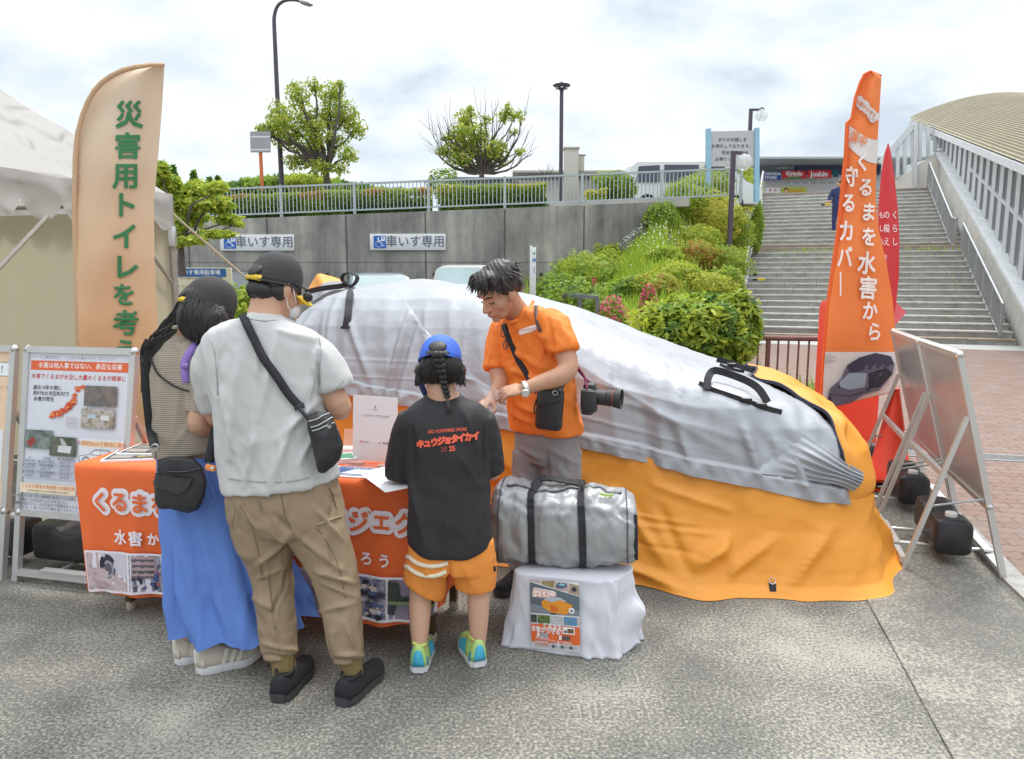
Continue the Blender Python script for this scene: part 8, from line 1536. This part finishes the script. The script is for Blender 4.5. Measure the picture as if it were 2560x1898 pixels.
mb = MB(); mb.tube([D(338, 974, 2.6) + V((.014 * math.cos(t), 0, .012 * math.sin(t))) for t in [k * .628 for k in range(11)]], .0035, 6, False); mb.tube([D(337, 980, 2.6), D(338, 996, 2.61)], .005, 6); mb.tube([D(454, 1006, 2.62), D(448, 1022, 2.62)], .005, 6); mb.build('clip', M_metal, e)
mb = MB(); mb.box(D(458, 1018, 2.605), (.04, .012, .026), V((.97, 0, -.2)), V((0, 1, 0)), V((.2, 0, .97)), .006); mb.build('tag', mat('orange_tag', (.80, .28, .10), .4), e); mb = MB(); mb.ell(D(462, 1019, 2.598), (.006, .004, .006)); mb.build('tag_stud', M_capw, e)
# ---------------------------------------------------------------- the child in the black T-shirt
M_teek = mat('black_tee', (.024, .022, .025), .75, bump=(10, .8, (1, 1, .5), .034, .8), var=(5, .1)); M_shorts = mat('orange_shorts', (.78, .27, .045), .7, bump=(12, .6, (1, 1, .5), .02, .6), var=(4, .04)); M_capb = mat('blue_cap', (.04, .13, .60), .7, bump=(60, .3), var=(6, .1)); YC = 2.76
pc = empty('person', V((D(975, 1450, 2.75).x, 2.76, 0)), 'child with a braid, blue cap, black T-shirt and orange shorts seen from behind', 'person'); frC = frame((.02, .86, -.52)); hC = D(958, 800, 2.78)
mb = MB(); head(mb, hC, frC, .90, D(966, 870, 2.75), .056); rings(mb, [band(925, 1008, 872, YC, .05), band(900, 1045, 905, YC, .07), band(905, 1048, 1000, YC, .075), band(910, 1050, 1120, YC, .08), band(905, 1058, 1215, YC, .085)])
for sx, sh, el, wr in ((-1, D(897, 910, YC), D(868, 1035, 2.80), D(905, 1042, 2.95)), (1, D(1048, 912, YC), D(1074, 1025, 2.82), D(1035, 1030, 2.97))):
    limb(mb, [sh, sh.lerp(el, .5), el, el.lerp(wr, .5), wr], [.040, .036, .032, .029, .022]); hand(mb, wr, (.25 * -sx, .9, -.05), (0, -.1, -1), .78, .3, sx)
limb(mb, [D(925, 1200, YC), D(915, 1290, 2.755), D(914, 1320, 2.75), D(913, 1375, 2.735), D(913, 1420, 2.725), D(913, 1440, 2.735)], [.07, .046, .0455, .038, .027, .029]); limb(mb, [D(1032, 1200, YC), D(1040, 1285, 2.77), D(1041, 1310, 2.765), D(1041, 1365, 2.76), D(1041, 1408, 2.765), D(1039, 1426, 2.78)], [.07, .046, .0455, .038, .028, .030]); skin(mb, M_skin2, pc)
mb = MB(); rings(mb, [band(930, 1003, 862, YC - .005, .060), band(922, 1012, 869, YC, .072), band(892, 1046, 886, YC, .090), band(877, 1064, 912, YC, .105), band(884, 1062, 970, YC, .118), band(893, 1058, 1060, YC, .122), band(889, 1068, 1145, YC, .125), band(890, 1071, 1174, YC, .125), band(892, 1070, 1180, YC, .122)])
tube_open(mb, [D(903, 908, YC), D(886, 950, 2.77), D(874, 1005, 2.79), D(871, 1038, 2.80)], [.066, .064, .060, .060]); tube_open(mb, [D(1042, 910, YC), D(1056, 950, 2.775), D(1067, 1000, 2.80), D(1072, 1026, 2.81)], [.064, .060, .052, .048])
fc = fold_lines([(900, 930, 905, 1050, 2.64, 5, -.012), (1052, 930, 1052, 1040, 2.64, 5, -.012), (960, 900, 920, 1000, 2.64, 10, .006), (1010, 900, 1040, 990, 2.64, 10, .006), (900, 1060, 930, 1190, 2.63, 10, .009), (1060, 1060, 1030, 1190, 2.63, 10, .009), (980, 1050, 970, 1200, 2.63, 12, .006), (1000, 985, 1040, 1060, 2.63, 8, .006)])
def hemc(p, n):
    return 0
tc_ = cloth('t_shirt', mb, M_teek, pc, .0075, 4, lambda p, n: fc(p, n) * 1.4, .007, (6, 6, 2), 11.0)
for v in tc_.data.vertices:   # the hem dips in the middle of the back
    p = v.co + wloc(pc); 
    if p.z < .62: v.co.z -= .045 * smooth(.62, .44, p.z) * max(0, 1 - ((p.x - D(985, 1200, YC).x) / .16) ** 2)
tc_.data.update(); tC = bvh(tc_)
ar = Art(lambda a, b, l: onto(tC, a, -b, l + .003), .0005, .0002); RD = mat('tee_print_red', (.86, .13, .07), .6)
ar.text('GO FORWARD MORE', 974, -937, 10.5, RD, .03, .075, .83); 
for i, ch in enumerate('キュウジョタイカイ'): ar.text(ch, 916 + 14.6 * i, -(966 - 2.3 * i - (0 if ch not in 'ュョ' else -2)), 19.5, RD, .14, .07, .86, .10)
ar.text('20', 966, -977.5, 15, mat('tee_print_dark_red', (.30, .05, .035), .6), .05, .05, .9); ar.text('25', 984, -976, 15, RD, .07, .05, .9); ar.build('back_print', tc_)
mb = MB(); rings(mb, [band(893, 1070, 1170, YC, .108), band(888, 1074, 1215, YC, .112), band(886, 1076, 1235, YC, .108)]); tube_open(mb, [D(936, 1215, YC), D(928, 1245, YC), D(924, 1275, YC), D(922, 1281, YC)], [.096, .092, .089, .088]); tube_open(mb, [D(1026, 1215, YC), D(1032, 1245, YC), D(1034, 1272, YC), D(1034, 1278, YC)], [.096, .088, .081, .079])
sh_ = cloth('shorts', mb, M_shorts, pc, .008, 3, fold_lines([(978, 1225, 978, 1290, 2.66, 6, -.02), (930, 1230, 925, 1285, 2.65, 8, .006), (1010, 1225, 1030, 1285, 2.65, 8, .006)]), .004, (6, 6, 2), 4.0); tS = bvh(sh_); M_crm = mat('cream_stripe', (.72, .64, .50), .7)
strap_on(tS, [(885, 1212), (893, 1213), (904, 1222), (920, 1229), (940, 1232), (958, 1230), (974, 1224)], .0155, 'stripe', M_crm, sh_, .003); strap_on(tS, [(881, 1232), (890, 1234), (900, 1242), (916, 1250), (938, 1253), (956, 1250), (970, 1243)], .0155, 'stripe', M_crm, sh_, .003); strap_on(tS, [(1074, 1232), (1075, 1243)], .012, 'label_tag', M_blk, sh_, .003)
MT, MG = mat('turquoise_shoe', (.06, .40, .58), .6, bump=(90, .3)), mat('lime_green_trim', (.42, .62, .20), .6)
for h, t in ((Dz(910, 1468), Dz(926, 1410)), (Dz(1044, 1455), Dz(1012, 1402))): shoe(pc, h, t, .088, MG, mat('white_sole', (.68, .68, .70)), mat('lime_collar', (.62, .75, .16), .6), .092, .030, MT)
mb = MB(); r, f, u, M = frC; q = lambda a, b, d: hC + (r * a + f * b + u * d) * .93
mb.ell(q(0, -.012, .012), (.077, .093, .085), M); mb.ell(D(957, 808, 2.715), (.098, .062, .052)); mb.ell(D(925, 812, 2.735), (.036, .05, .042)); mb.ell(D(993, 808, 2.735), (.036, .05, .042)); hC_ = cloth('hair', mb, M_hair, pc, .0055, 3, lambda p, n: .0013 * math.sin(p.x * 480 + 5 * noise.noise(p * 10)), .001, (40, 40, 7))
mb = MB()
for k in range(90):
    a = -.5 + k / 89 * 4.14; x = 958 + 51 * math.cos(a); Yk = 2.72 - .055 * abs(math.sin(a)); p = D(x, 815 + rr.uniform(-12, 4), Yk); 
    if abs(x - 958) > 14: mb.tube([p, D(x + (x - 958) * .05 + rr.uniform(-3, 3), 830 + rr.uniform(-4, 12) - (abs(x - 958) < 30) * 10, Yk - .004)], [.006, .0015], 5)
tHc = bvh(hC_)
for k in range(120):
    x0 = rr.uniform(910, 1008); b_ = 958 + (x0 - 958) * 1.06; mb.tube(cr([onto(tHc, lerp(958, x0, .75), 772 + rr.uniform(-4, 8), .001, 2.66), onto(tHc, x0, 798, .002, 2.68), onto(tHc, b_, 818, .002, 2.69), D(b_ + rr.uniform(-5, 5), 829 + rr.uniform(-5, 10), 2.68)], 3), [.0026] * 9 + [.0008], 4)
mb.build('hair_tips', M_hair, pc); mb = MB(); bp = [(953, 772), (955, 784), (958, 796), (960, 808), (963, 820), (965, 832), (968, 843), (971, 853), (973, 862)]
for i, (x, y) in enumerate(bp):
    for sx in (-1, 1): p = D(x + sx * (4.6 - .3 * i), y, 2.645 + .004 * i); mb.ell(p, ((.0155 - .0008 * i), .014 - .0007 * i, .0145 - .0006 * i), Matrix.Rotation(sx * .6, 3, 'Y'), 10, 8)
for k in range(14): mb.tube(cr([D(973, 864, 2.672), D(975 + rr.uniform(-3, 3), 880, 2.655), D(977 + rr.uniform(-5, 5), 888 + rr.uniform(0, 14), 2.648)], 3), [.004] * 6 + [.0008], 5)
mb.build('braid', M_hair, pc, sm=True); cC, TCp = cap(pc, hC, frC, .97, M_capb, M_capb, .07, .022, mat('black_strap', (.03, .03, .032), .6), 'cap', M_hair)
strap_on(BVHTree.FromPolygons([(-9, 2.86, -9), (9, 2.86, -9), (9, 2.86, 9), (-9, 2.86, 9)], [(0, 1, 2, 3)]), [(916, 800), (914, 826), (921, 848), (930, 866)], .022, 'chin_strap', mat('navy_strap', (.02, .04, .16), .6), cC, .0)
# ---------------------------------------------------------------- the man in the orange T-shirt
M_teeo = mat('orange_tee', (.86, .22, .028), .72, bump=(12, .8, (1, 1, .9), .034, .9), var=(4, .04)); M_grey = mat('grey_chino', (.245, .225, .228), .8, bump=(12, .7, (1, 1, .6), .034, .8), var=(4, .05)); FO = V((-.72, -.69, 0)); LO = V((.69, -.72, 0))
po = empty('person', V((.17, 3.46, 0)), 'person in orange T-shirt and grey trousers looking down at his hands beside the covered car', 'person'); frO = frame((-.68, -.50, -.56), -.10); hO = D(1085, 632, 3.30)
def ob(x, y, Y, hw, hd, tz=0): return (D(x, y, Y), LO * hw + V((0, 0, tz)), FO * hd)
mb = MB(); TO_ = head(mb, hO, frO, 1.0, D(1136, 692, 3.44), .056)
rings(mb, [ob(1140, 705, 3.44, .09, .06), ob(1150, 735, 3.45, .165, .085), ob(1168, 810, 3.48, .155, .095), ob(1182, 900, 3.51, .150, .10), ob(1188, 960, 3.52, .150, .10)])
limb(mb, [D(1200, 712, 3.30), D(1226, 758, 3.22), D(1236, 798, 3.18), D(1220, 818, 3.15), D(1178, 832, 3.12), D(1140, 846, 3.10)], [.046, .047, .046, .045, .036, .027]); hand(mb, D(1140, 846, 3.10), (-.92, -.05, -.14), (-.15, .45, -.85), 1.0, .72, 1)
limb(mb, [D(1092, 715, 3.58), D(1082, 790, 3.52), D(1088, 832, 3.47), D(1082, 852, 3.40), D(1067, 868, 3.30)], [.052, .046, .042, .036, .026]); hand(mb, D(1067, 868, 3.30), (-.45, -.75, -.25), (.3, .2, -.9), .98, .62, -1)
limb(mb, [D(1218, 955, 3.46), D(1226, 1080, 3.43), V((.30, 3.42, .30)), V((.30, 3.42, .07))], [.085, .06, .045, .035]); limb(mb, [D(1160, 955, 3.56), D(1150, 1080, 3.53), V((.06, 3.50, .30)), V((.05, 3.49, .07))], [.085, .06, .045, .035]); bO = skin(mb, M_skin3, po, .0042, 2)
r, f, u, M = frO; q = lambda a, b, d: hO + r * a + f * b + u * d
mb = MB(); 
for sx in (-1, 1): mb.tube([q(sx * .050, .0775, -.006), q(sx * .035, .0875, -.0115), q(sx * .020, .0865, -.009)], [.0018, .0028, .0018], 6)
mb.build('eyelids', mat('lash', (.05, .03, .025), .6), po); mb = MB()
for sx in (-1, 1): mb.tube([q(sx * .056, .075, .020), q(sx * .038, .0905, .024), q(sx * .018, .0935, .018)], [.002, .0042, .003], 6)
mb.build('eyebrows', M_hair2, po); mb = MB(); mb.tube([q(-.024, .0955, -.073), q(0, .1045, -.0735), q(.024, .0955, -.073)], [.0015, .003, .0015], 8); mb.build('lips', mat('lip', (.42, .15, .12), .5), po)
mb = MB(); mb.ell(q(0, -.028, .045), (.084, .098, .085), M); mb.ell(q(0, .040, .088), (.074, .045, .038), M); mb.ell(q(.055, -.02, .02), (.032, .05, .05), M); mb.ell(q(-.055, -.02, .02), (.032, .05, .05), M); mb.ell(q(0, -.082, -.012), (.062, .034, .052), M)
cloth('hair', mb, M_hair2, po, .0055, 3, lambda p, n: .002 * math.sin(p.x * 260 + p.z * 190 + 6 * noise.noise(p * 9)), .003, (30, 30, 20)); mb = MB()
for k in range(330):   # unruly locks, longest over the forehead
    a = rr.uniform(-1.3, 1.3) if k < 190 else rr.uniform(-3.1, 3.1); b0 = q(math.sin(a) * .072, .02 + math.cos(a) * .052 if k < 190 else -.03 + math.cos(a) * .085, .095 + rr.uniform(-.02, .02) - (.03 if k >= 190 else 0)); dd = (f * math.cos(a) * 1.0 + r * math.sin(a) * .6 - u * rr.uniform(.35, .9)).normalized(); l = rr.uniform(.025, .06)
    mb.tube([b0, b0 + dd * l * .5 + u * .008, b0 + dd * l + rdir(rr) * .008], [.0038, .003, .0006], 5)
mb.build('hair_locks', M_hair2, po)
mb = MB(); rings(mb, [ob(1134, 680, 3.435, .075, .062, .030), ob(1138, 688, 3.44, .115, .080, .034), ob(1147, 704, 3.445, .180, .098, .032), ob(1154, 730, 3.45, .198, .115, .016), ob(1166, 800, 3.475, .192, .128), ob(1176, 860, 3.495, .190, .130), ob(1185, 908, 3.51, .196, .132), ob(1189, 932, 3.52, .200, .134), ob(1190, 936, 3.52, .198, .132)])
tube_open(mb, [D(1188, 694, 3.32), D(1207, 716, 3.27), D(1223, 748, 3.225), D(1229, 766, 3.21)], [.062, .073, .067, .064]); tube_open(mb, [D(1104, 716, 3.56), D(1090, 750, 3.545), D(1080, 790, 3.52), D(1078, 803, 3.51)], [.076, .070, .060, .057])
fo = fold_lines([(1110, 760, 1180, 800, 3.3, 8, .010), (1105, 800, 1200, 840, 3.3, 8, .012), (1110, 840, 1200, 830, 3.3, 7, .010), (1195, 700, 1205, 790, 3.25, 6, -.012), (1100, 720, 1112, 800, 3.4, 6, -.012), (1130, 880, 1180, 900, 3.3, 7, .010), (1120, 900, 1160, 920, 3.3, 6, .009), (1235, 800, 1240, 920, 3.35, 8, .010), (1160, 720, 1195, 740, 3.3, 8, .008), (1215, 700, 1240, 750, 3.2, 7, .008)])
te = cloth('t_shirt', mb, M_teeo, po, .0075, 4, lambda p, n: fo(p, n) * 1.5, .009, (7, 7, 5), 6.0); tO = bvh(te)
mb = MB(); mb.tube(cr([D(1097, 690, 3.40), D(1102, 699, 3.36), D(1114, 701, 3.34), D(1132, 692, 3.345), D(1150, 674, 3.37), D(1160, 656, 3.41)]), .008, 8); mb.build('collar', M_teeo, te)
ar = Art(lambda a, b, l: onto(tO, a, -b, l + .002, 3.3), .0005, .0003); ar.poly([(1129, -724), (1131, -717), (1166, -706), (1169, -711), (1168, -718), (1158, -722), (1132, -729)], (238, 228, 220)); ar.text('くるまを水害から守る', 1148, -716, 4.6, (226, 96, 40), .02, .30, .95); ar.text('プロジェクト', 1160, -718.5, 2.6, (226, 96, 40), .02, .30); ar.build('chest_print', te)
mb = MB(); rings(mb, [ob(1188, 920, 3.52, .175, .118), ob(1189, 960, 3.52, .178, .122), ob(1190, 1000, 3.52, .178, .115)]); tube_open(mb, [D(1218, 985, 3.47), D(1225, 1060, 3.44), V((.285, 3.43, .42)), V((.295, 3.42, .10))], [.105, .090, .078, .07]); tube_open(mb, [D(1160, 985, 3.56), D(1152, 1060, 3.54), V((.06, 3.51, .42)), V((.05, 3.50, .10))], [.105, .092, .078, .07])
cloth('trousers', mb, M_grey, po, .009, 4, fold_lines([(1190, 985, 1195, 1075, 3.4, 6, -.02), (1200, 980, 1255, 1010, 3.35, 7, .010), (1130, 975, 1185, 1000, 3.4, 7, .010), (1130, 1030, 1170, 1060, 3.4, 7, .009), (1215, 1020, 1250, 1060, 3.35, 7, .009), (1250, 940, 1262, 965, 3.4, 4, -.008)]), .005, (5, 5, 3), 2.0)
for h, t in ((V((.32, 3.46, 0)), V((.16, 3.30, 0))), (V((.07, 3.54, 0)), V((-.08, 3.37, 0)))): shoe(po, h, t, .10, M_blk2, M_solek, None, .085, .03)
# watch and ring
e = empty('wristwatch', D(1140, 846, 3.09), 'steel wristwatch on the raised wrist of the person in orange', 'watch'); wc = D(1143, 845, 3.10); wd_ = (D(1178, 832, 3.12) - D(1140, 846, 3.10)).normalized(); mb = MB(); a1_ = wd_.orthogonal().normalized(); b1_ = wd_.cross(a1_); mb.loft([[wc + wd_ * s + (a1_ * math.cos(t) + b1_ * math.sin(t)) * .0335 for t in [6.2832 * i / 28 for i in range(28)]] for s in (-.009, .009)], False); mb.loft([[wc + wd_ * s + (a1_ * math.cos(t) + b1_ * math.sin(t)) * .0315 for t in [6.2832 * i / 28 for i in range(28)]] for s in (.009, -.009)], False); mb.build('bracelet', mat('watch_steel', (.62, .62, .60), .25, .85, bump=(300, .6)), e)
wn2 = (V((0, -.8, -.45))).normalized(); mb = MB(); mb.lathe(wc + wn2 * .030, [(.019, 0), (.021, .004), (.019, .010)], 22, wn2); mb.build('case', mat('watch_steel', (.62, .62, .60)), e); mb = MB(); mb.lathe(wc + wn2 * .0402, [(.016, 0), (.016, .0008)], 20, wn2); mb.build('dial', mat('watch_dial', (.75, .75, .72), .3), e)
# crumpled clear film between his hands
e = empty('clear_film', D(1080, 872, 3.12), 'crumpled clear plastic film held between the hands of the person in orange', 'film'); mb = MB(); r5 = random.Random(9); mb.grid([[D(1050 + 52 * i / 8 + r5.uniform(-5, 5), 846 + 44 * j / 6 + r5.uniform(-6, 6), 3.12 + r5.uniform(-.035, .035)) for i in range(9)] for j in range(7)]); mb.build('sheet', mat('clear_film', (.85, .82, .80), .12, 0, alpha=.22, spec=1.0), e, sm=False)
# spectacles hooked on the collar
e = empty('spectacles', D(1101, 712, 3.30), 'folded spectacles hooked on the orange shirt collar', 'spectacles'); mb = MB(); 
for cx, cy in ((1099, 722), (1103, 748)): p = onto(tO, cx, cy, .012, 3.3); mb.tube([p + V((.011 * math.cos(t) + .003 * math.sin(t), .004 * math.cos(t), .024 * math.sin(t))) for t in [k * .4488 for k in range(15)]], .0022, 6, False)
mb.build('frame', mat('dark_frame', (.09, .08, .085), .3), e); mb = MB(); mb.tube([onto(tO, 1101, 700, .014, 3.3), onto(tO, 1106, 725, .016, 3.3), onto(tO, 1108, 758, .014, 3.3)], .0022, 6); mb.build('temple', mat('dark_frame', (.09, .08, .085)), e)
# his black crossbody pouch
c = D(1195, 890, 3.27); e = empty('crossbody_pouch', c, 'slim black crossbody pouch hanging over the orange T-shirt', 'bag'); px_ = V((.96, -.27, -.06)).normalized(); pn_ = V((-.27, -.96, 0)).normalized(); pz_ = px_.cross(pn_).normalized(); pz_ = pz_ if pz_.z > 0 else -pz_
mb = MB(); pc_ = D(1196, 889, 3.29); mb.box(pc_, (.128, .05, .205), px_, pn_, pz_, .022); pb_ = mb.build('pouch', mat('black_leatherette', (.028, .028, .031), .45, bump=(90, .15)), e); mb = MB(); fc_ = lambda a, b: pc_ + px_ * a + pz_ * b + pn_ * .0265; mb.ribbon([fc_(-.058, .012), fc_(-.01, .020), fc_(.058, .045)], pz_, .006, .004); mb.build('front_zip', M_buck, pb_); mb = MB(); mb.ribbon([fc_(-.045, .088) , fc_(0, .094), fc_(.045, .088)], pz_, .007, .004); mb.build('top_zip', M_buck, pb_); mb = MB(); mb.tube([fc_(-.062, .04) - pn_ * .01, fc_(-.07, .0) - pn_ * .01, fc_(-.066, -.03) - pn_ * .01], .004, 6); mb.tube([fc_(-.06, .085) - pn_ * .015, fc_(-.074, .062) - pn_ * .015], .003, 6); mb.build('zip_pull', M_buck, pb_)
strap_on(tO, [(1098, 706), (1106, 728), (1116, 752), (1130, 782), (1144, 808), (1157, 830)], .027, 'strap', M_web, e, .007, 3.3); strap_on(tO, [(1214, 852, 3.24), (1220, 838), (1230, 815), (1240, 790)], .027, 'strap', M_web, e, .010, 3.25); mb = MB(); mb.tube([D(1208, 855, 3.25) + V((.012 * math.cos(t), 0, .010 * math.sin(t))) for t in [k * .628 for k in range(11)]], .003, 6, False); mb.build('ring', M_metal, e)
# camera hanging at his side
cc = D(1283, 866, 3.36); e = empty('camera', cc, 'black camera with a long lens hanging at the hip of the person in orange', 'camera'); M_cam = mat('camera_body', (.035, .036, .038), .5, bump=(160, .25)); X_ = V((.93, -.36, -.02)).normalized(); Yc = V((.36, .93, 0)).normalized(); Zc = V((0, 0, 1))
mb = MB(); mb.box(cc, (.06, .13, .10), X_, Yc, Zc, .014); mb.box(cc + Zc * .055, (.055, .06, .03), X_, Yc, Zc, .012); mb.box(cc + Yc * -.055 + X_ * .01 + Zc * -.005, (.075, .03, .10), X_, Yc, Zc, .012); mb.box(cc - Zc * .058, (.052, .12, .03), X_, Yc, Zc, .008); cb = mb.build('body', M_cam, e)
mb = MB(); l0 = cc + X_ * .028 + Zc * .006; mb.lathe(l0, [(.034, 0), (.036, .01), (.034, .02), (.036, .022), (.036, .055), (.034, .057), (.038, .060), (.038, .085), (.041, .09)], 28, X_); mb.build('lens', M_cam, e); mb = MB(); mb.lathe(l0 + X_ * .0845, [(.0392, 0), (.0392, .0035)], 28, X_, False); mb.build('red_ring', mat('red_ring', (.5, .04, .03), .4), e); mb = MB(); mb.lathe(l0 + X_ * .09, [(.041, 0), (.045, .02), (.047, .035), (.044, .035), (.038, .004)], 28, X_, False); mb.build('hood', M_cam, e)
mb = MB(); mb.lathe(cc + Zc * .055 + Yc * .045, [(.013, 0), (.013, .012), (.009, .014)], 16); mb.build('dial', M_buck, e); mb = MB(); mb.tube(cr([cc + Zc * .05 - Yc * .05, D(1272, 822, 3.36), D(1258, 800, 3.37), D(1247, 785, 3.4)], 5), .006, 6); mb.tube(cr([cc + Zc * .05 + Yc * .05, D(1266, 815, 3.4), D(1256, 803, 3.39)], 5), .006, 6); mb.build('neck_cord', mat('maroon_cord', (.20, .03, .08), .7), e)
strap_on(tO, [(1166, 668), (1167, 685), (1172, 705), (1178, 722)], .015, 'strap', mat('brown_black_strap', (.05, .03, .025), .6), e, .007, 3.3)
# ---------------------------------------------------------------- distant figure half hidden by the orange banner on the stairs
k_ = S(5.3, 3.55, 16 * RISE); pdz = D(1822, 500, 25.0); bx_ = pdz.x; pz0 = V((pdz.x, 25.0, zs(6.0) + .0)); e = empty('person', pz0, 'person in navy overalls on the stairs, mostly hidden behind the orange banner', 'person'); s_ = D(1822, 502, 25.0).z
g0 = D(1820, 503, 25.0); hgt = 1.62
mb = MB(); rings(mb, [(g0 + V((0, 0, .80)), V((.17, 0, 0)), V((0, .11, 0))), (g0 + V((0, 0, 1.05)), V((.19, 0, 0)), V((0, .12, 0))), (g0 + V((0, 0, 1.36)), V((.20, 0, 0)), V((0, .11, 0))), (g0 + V((0, 0, 1.45)), V((.08, 0, 0)), V((0, .07, 0)))])
for sx in (-1, 1): limb(mb, [g0 + V((sx * .09, 0, .85)), g0 + V((sx * .1, 0, .45)), g0 + V((sx * .1, 0, .06))], [.10, .075, .06])
limb(mb, [g0 + V((-.2, 0, 1.35)), g0 + V((-.30, 0, 1.1)), g0 + V((-.26, -.1, .98))], [.06, .055, .045]); limb(mb, [g0 + V((.2, 0, 1.35)), g0 + V((.28, 0, 1.1)), g0 + V((.2, -.1, .95))], [.06, .055, .045]); cloth('overalls', mb, mat('navy_overall', (.03, .04, .13), .8), e, .02, 3, None, .01, (5, 5, 3))
mb = MB(); head(mb, g0 + V((0, 0, 1.58)), frame((-.9, -.3, -.3)), .95, g0 + V((0, 0, 1.42)), .05); limb(mb, [g0 + V((-.26, -.1, .98)), g0 + V((-.36, -.12, .98))], [.035, .03]); hand(mb, g0 + V((-.36, -.12, .98)), (-1, 0, 0), (0, 0, -1), 1, .5); limb(mb, [g0 + V((0, 0, 1.42)), g0 + V((0, 0, .9))], [.06, .1]); skin(mb, M_skin, e, .012); mb = MB(); mb.ell(g0 + V((0, .02, 1.62)), (.085, .1, .09)); mb.build('hair', M_hair, e, sm=True)
for sx in (-1, 1): shoe(e, g0 + V((sx * .1, .08, 0)), g0 + V((sx * .1 - .05, -.16, 0)), .1, M_blk2, M_solek)
for i, (x, y, Yt, lb) in enumerate(((1800, 445, 26.6, 'yellow and black litter scrap on the upper steps by the navy person'), (1655, 608, 20.6, 'yellow and black litter scrap on a lower step near the panelled handrail'))):
    p = D(x, y, Yt); e = empty('step_marker', p, lb.replace('litter scrap', 'marker'), 'marker'); mb = MB(); mb.box(p, (.22, .10, .07), bev=.02); mb.build('casing', M_yel, e); mb = MB(); mb.box(p + V((-.16, 0, -.01)), (.12, .09, .06), bev=.015); mb.build('grip', M_blk, e)
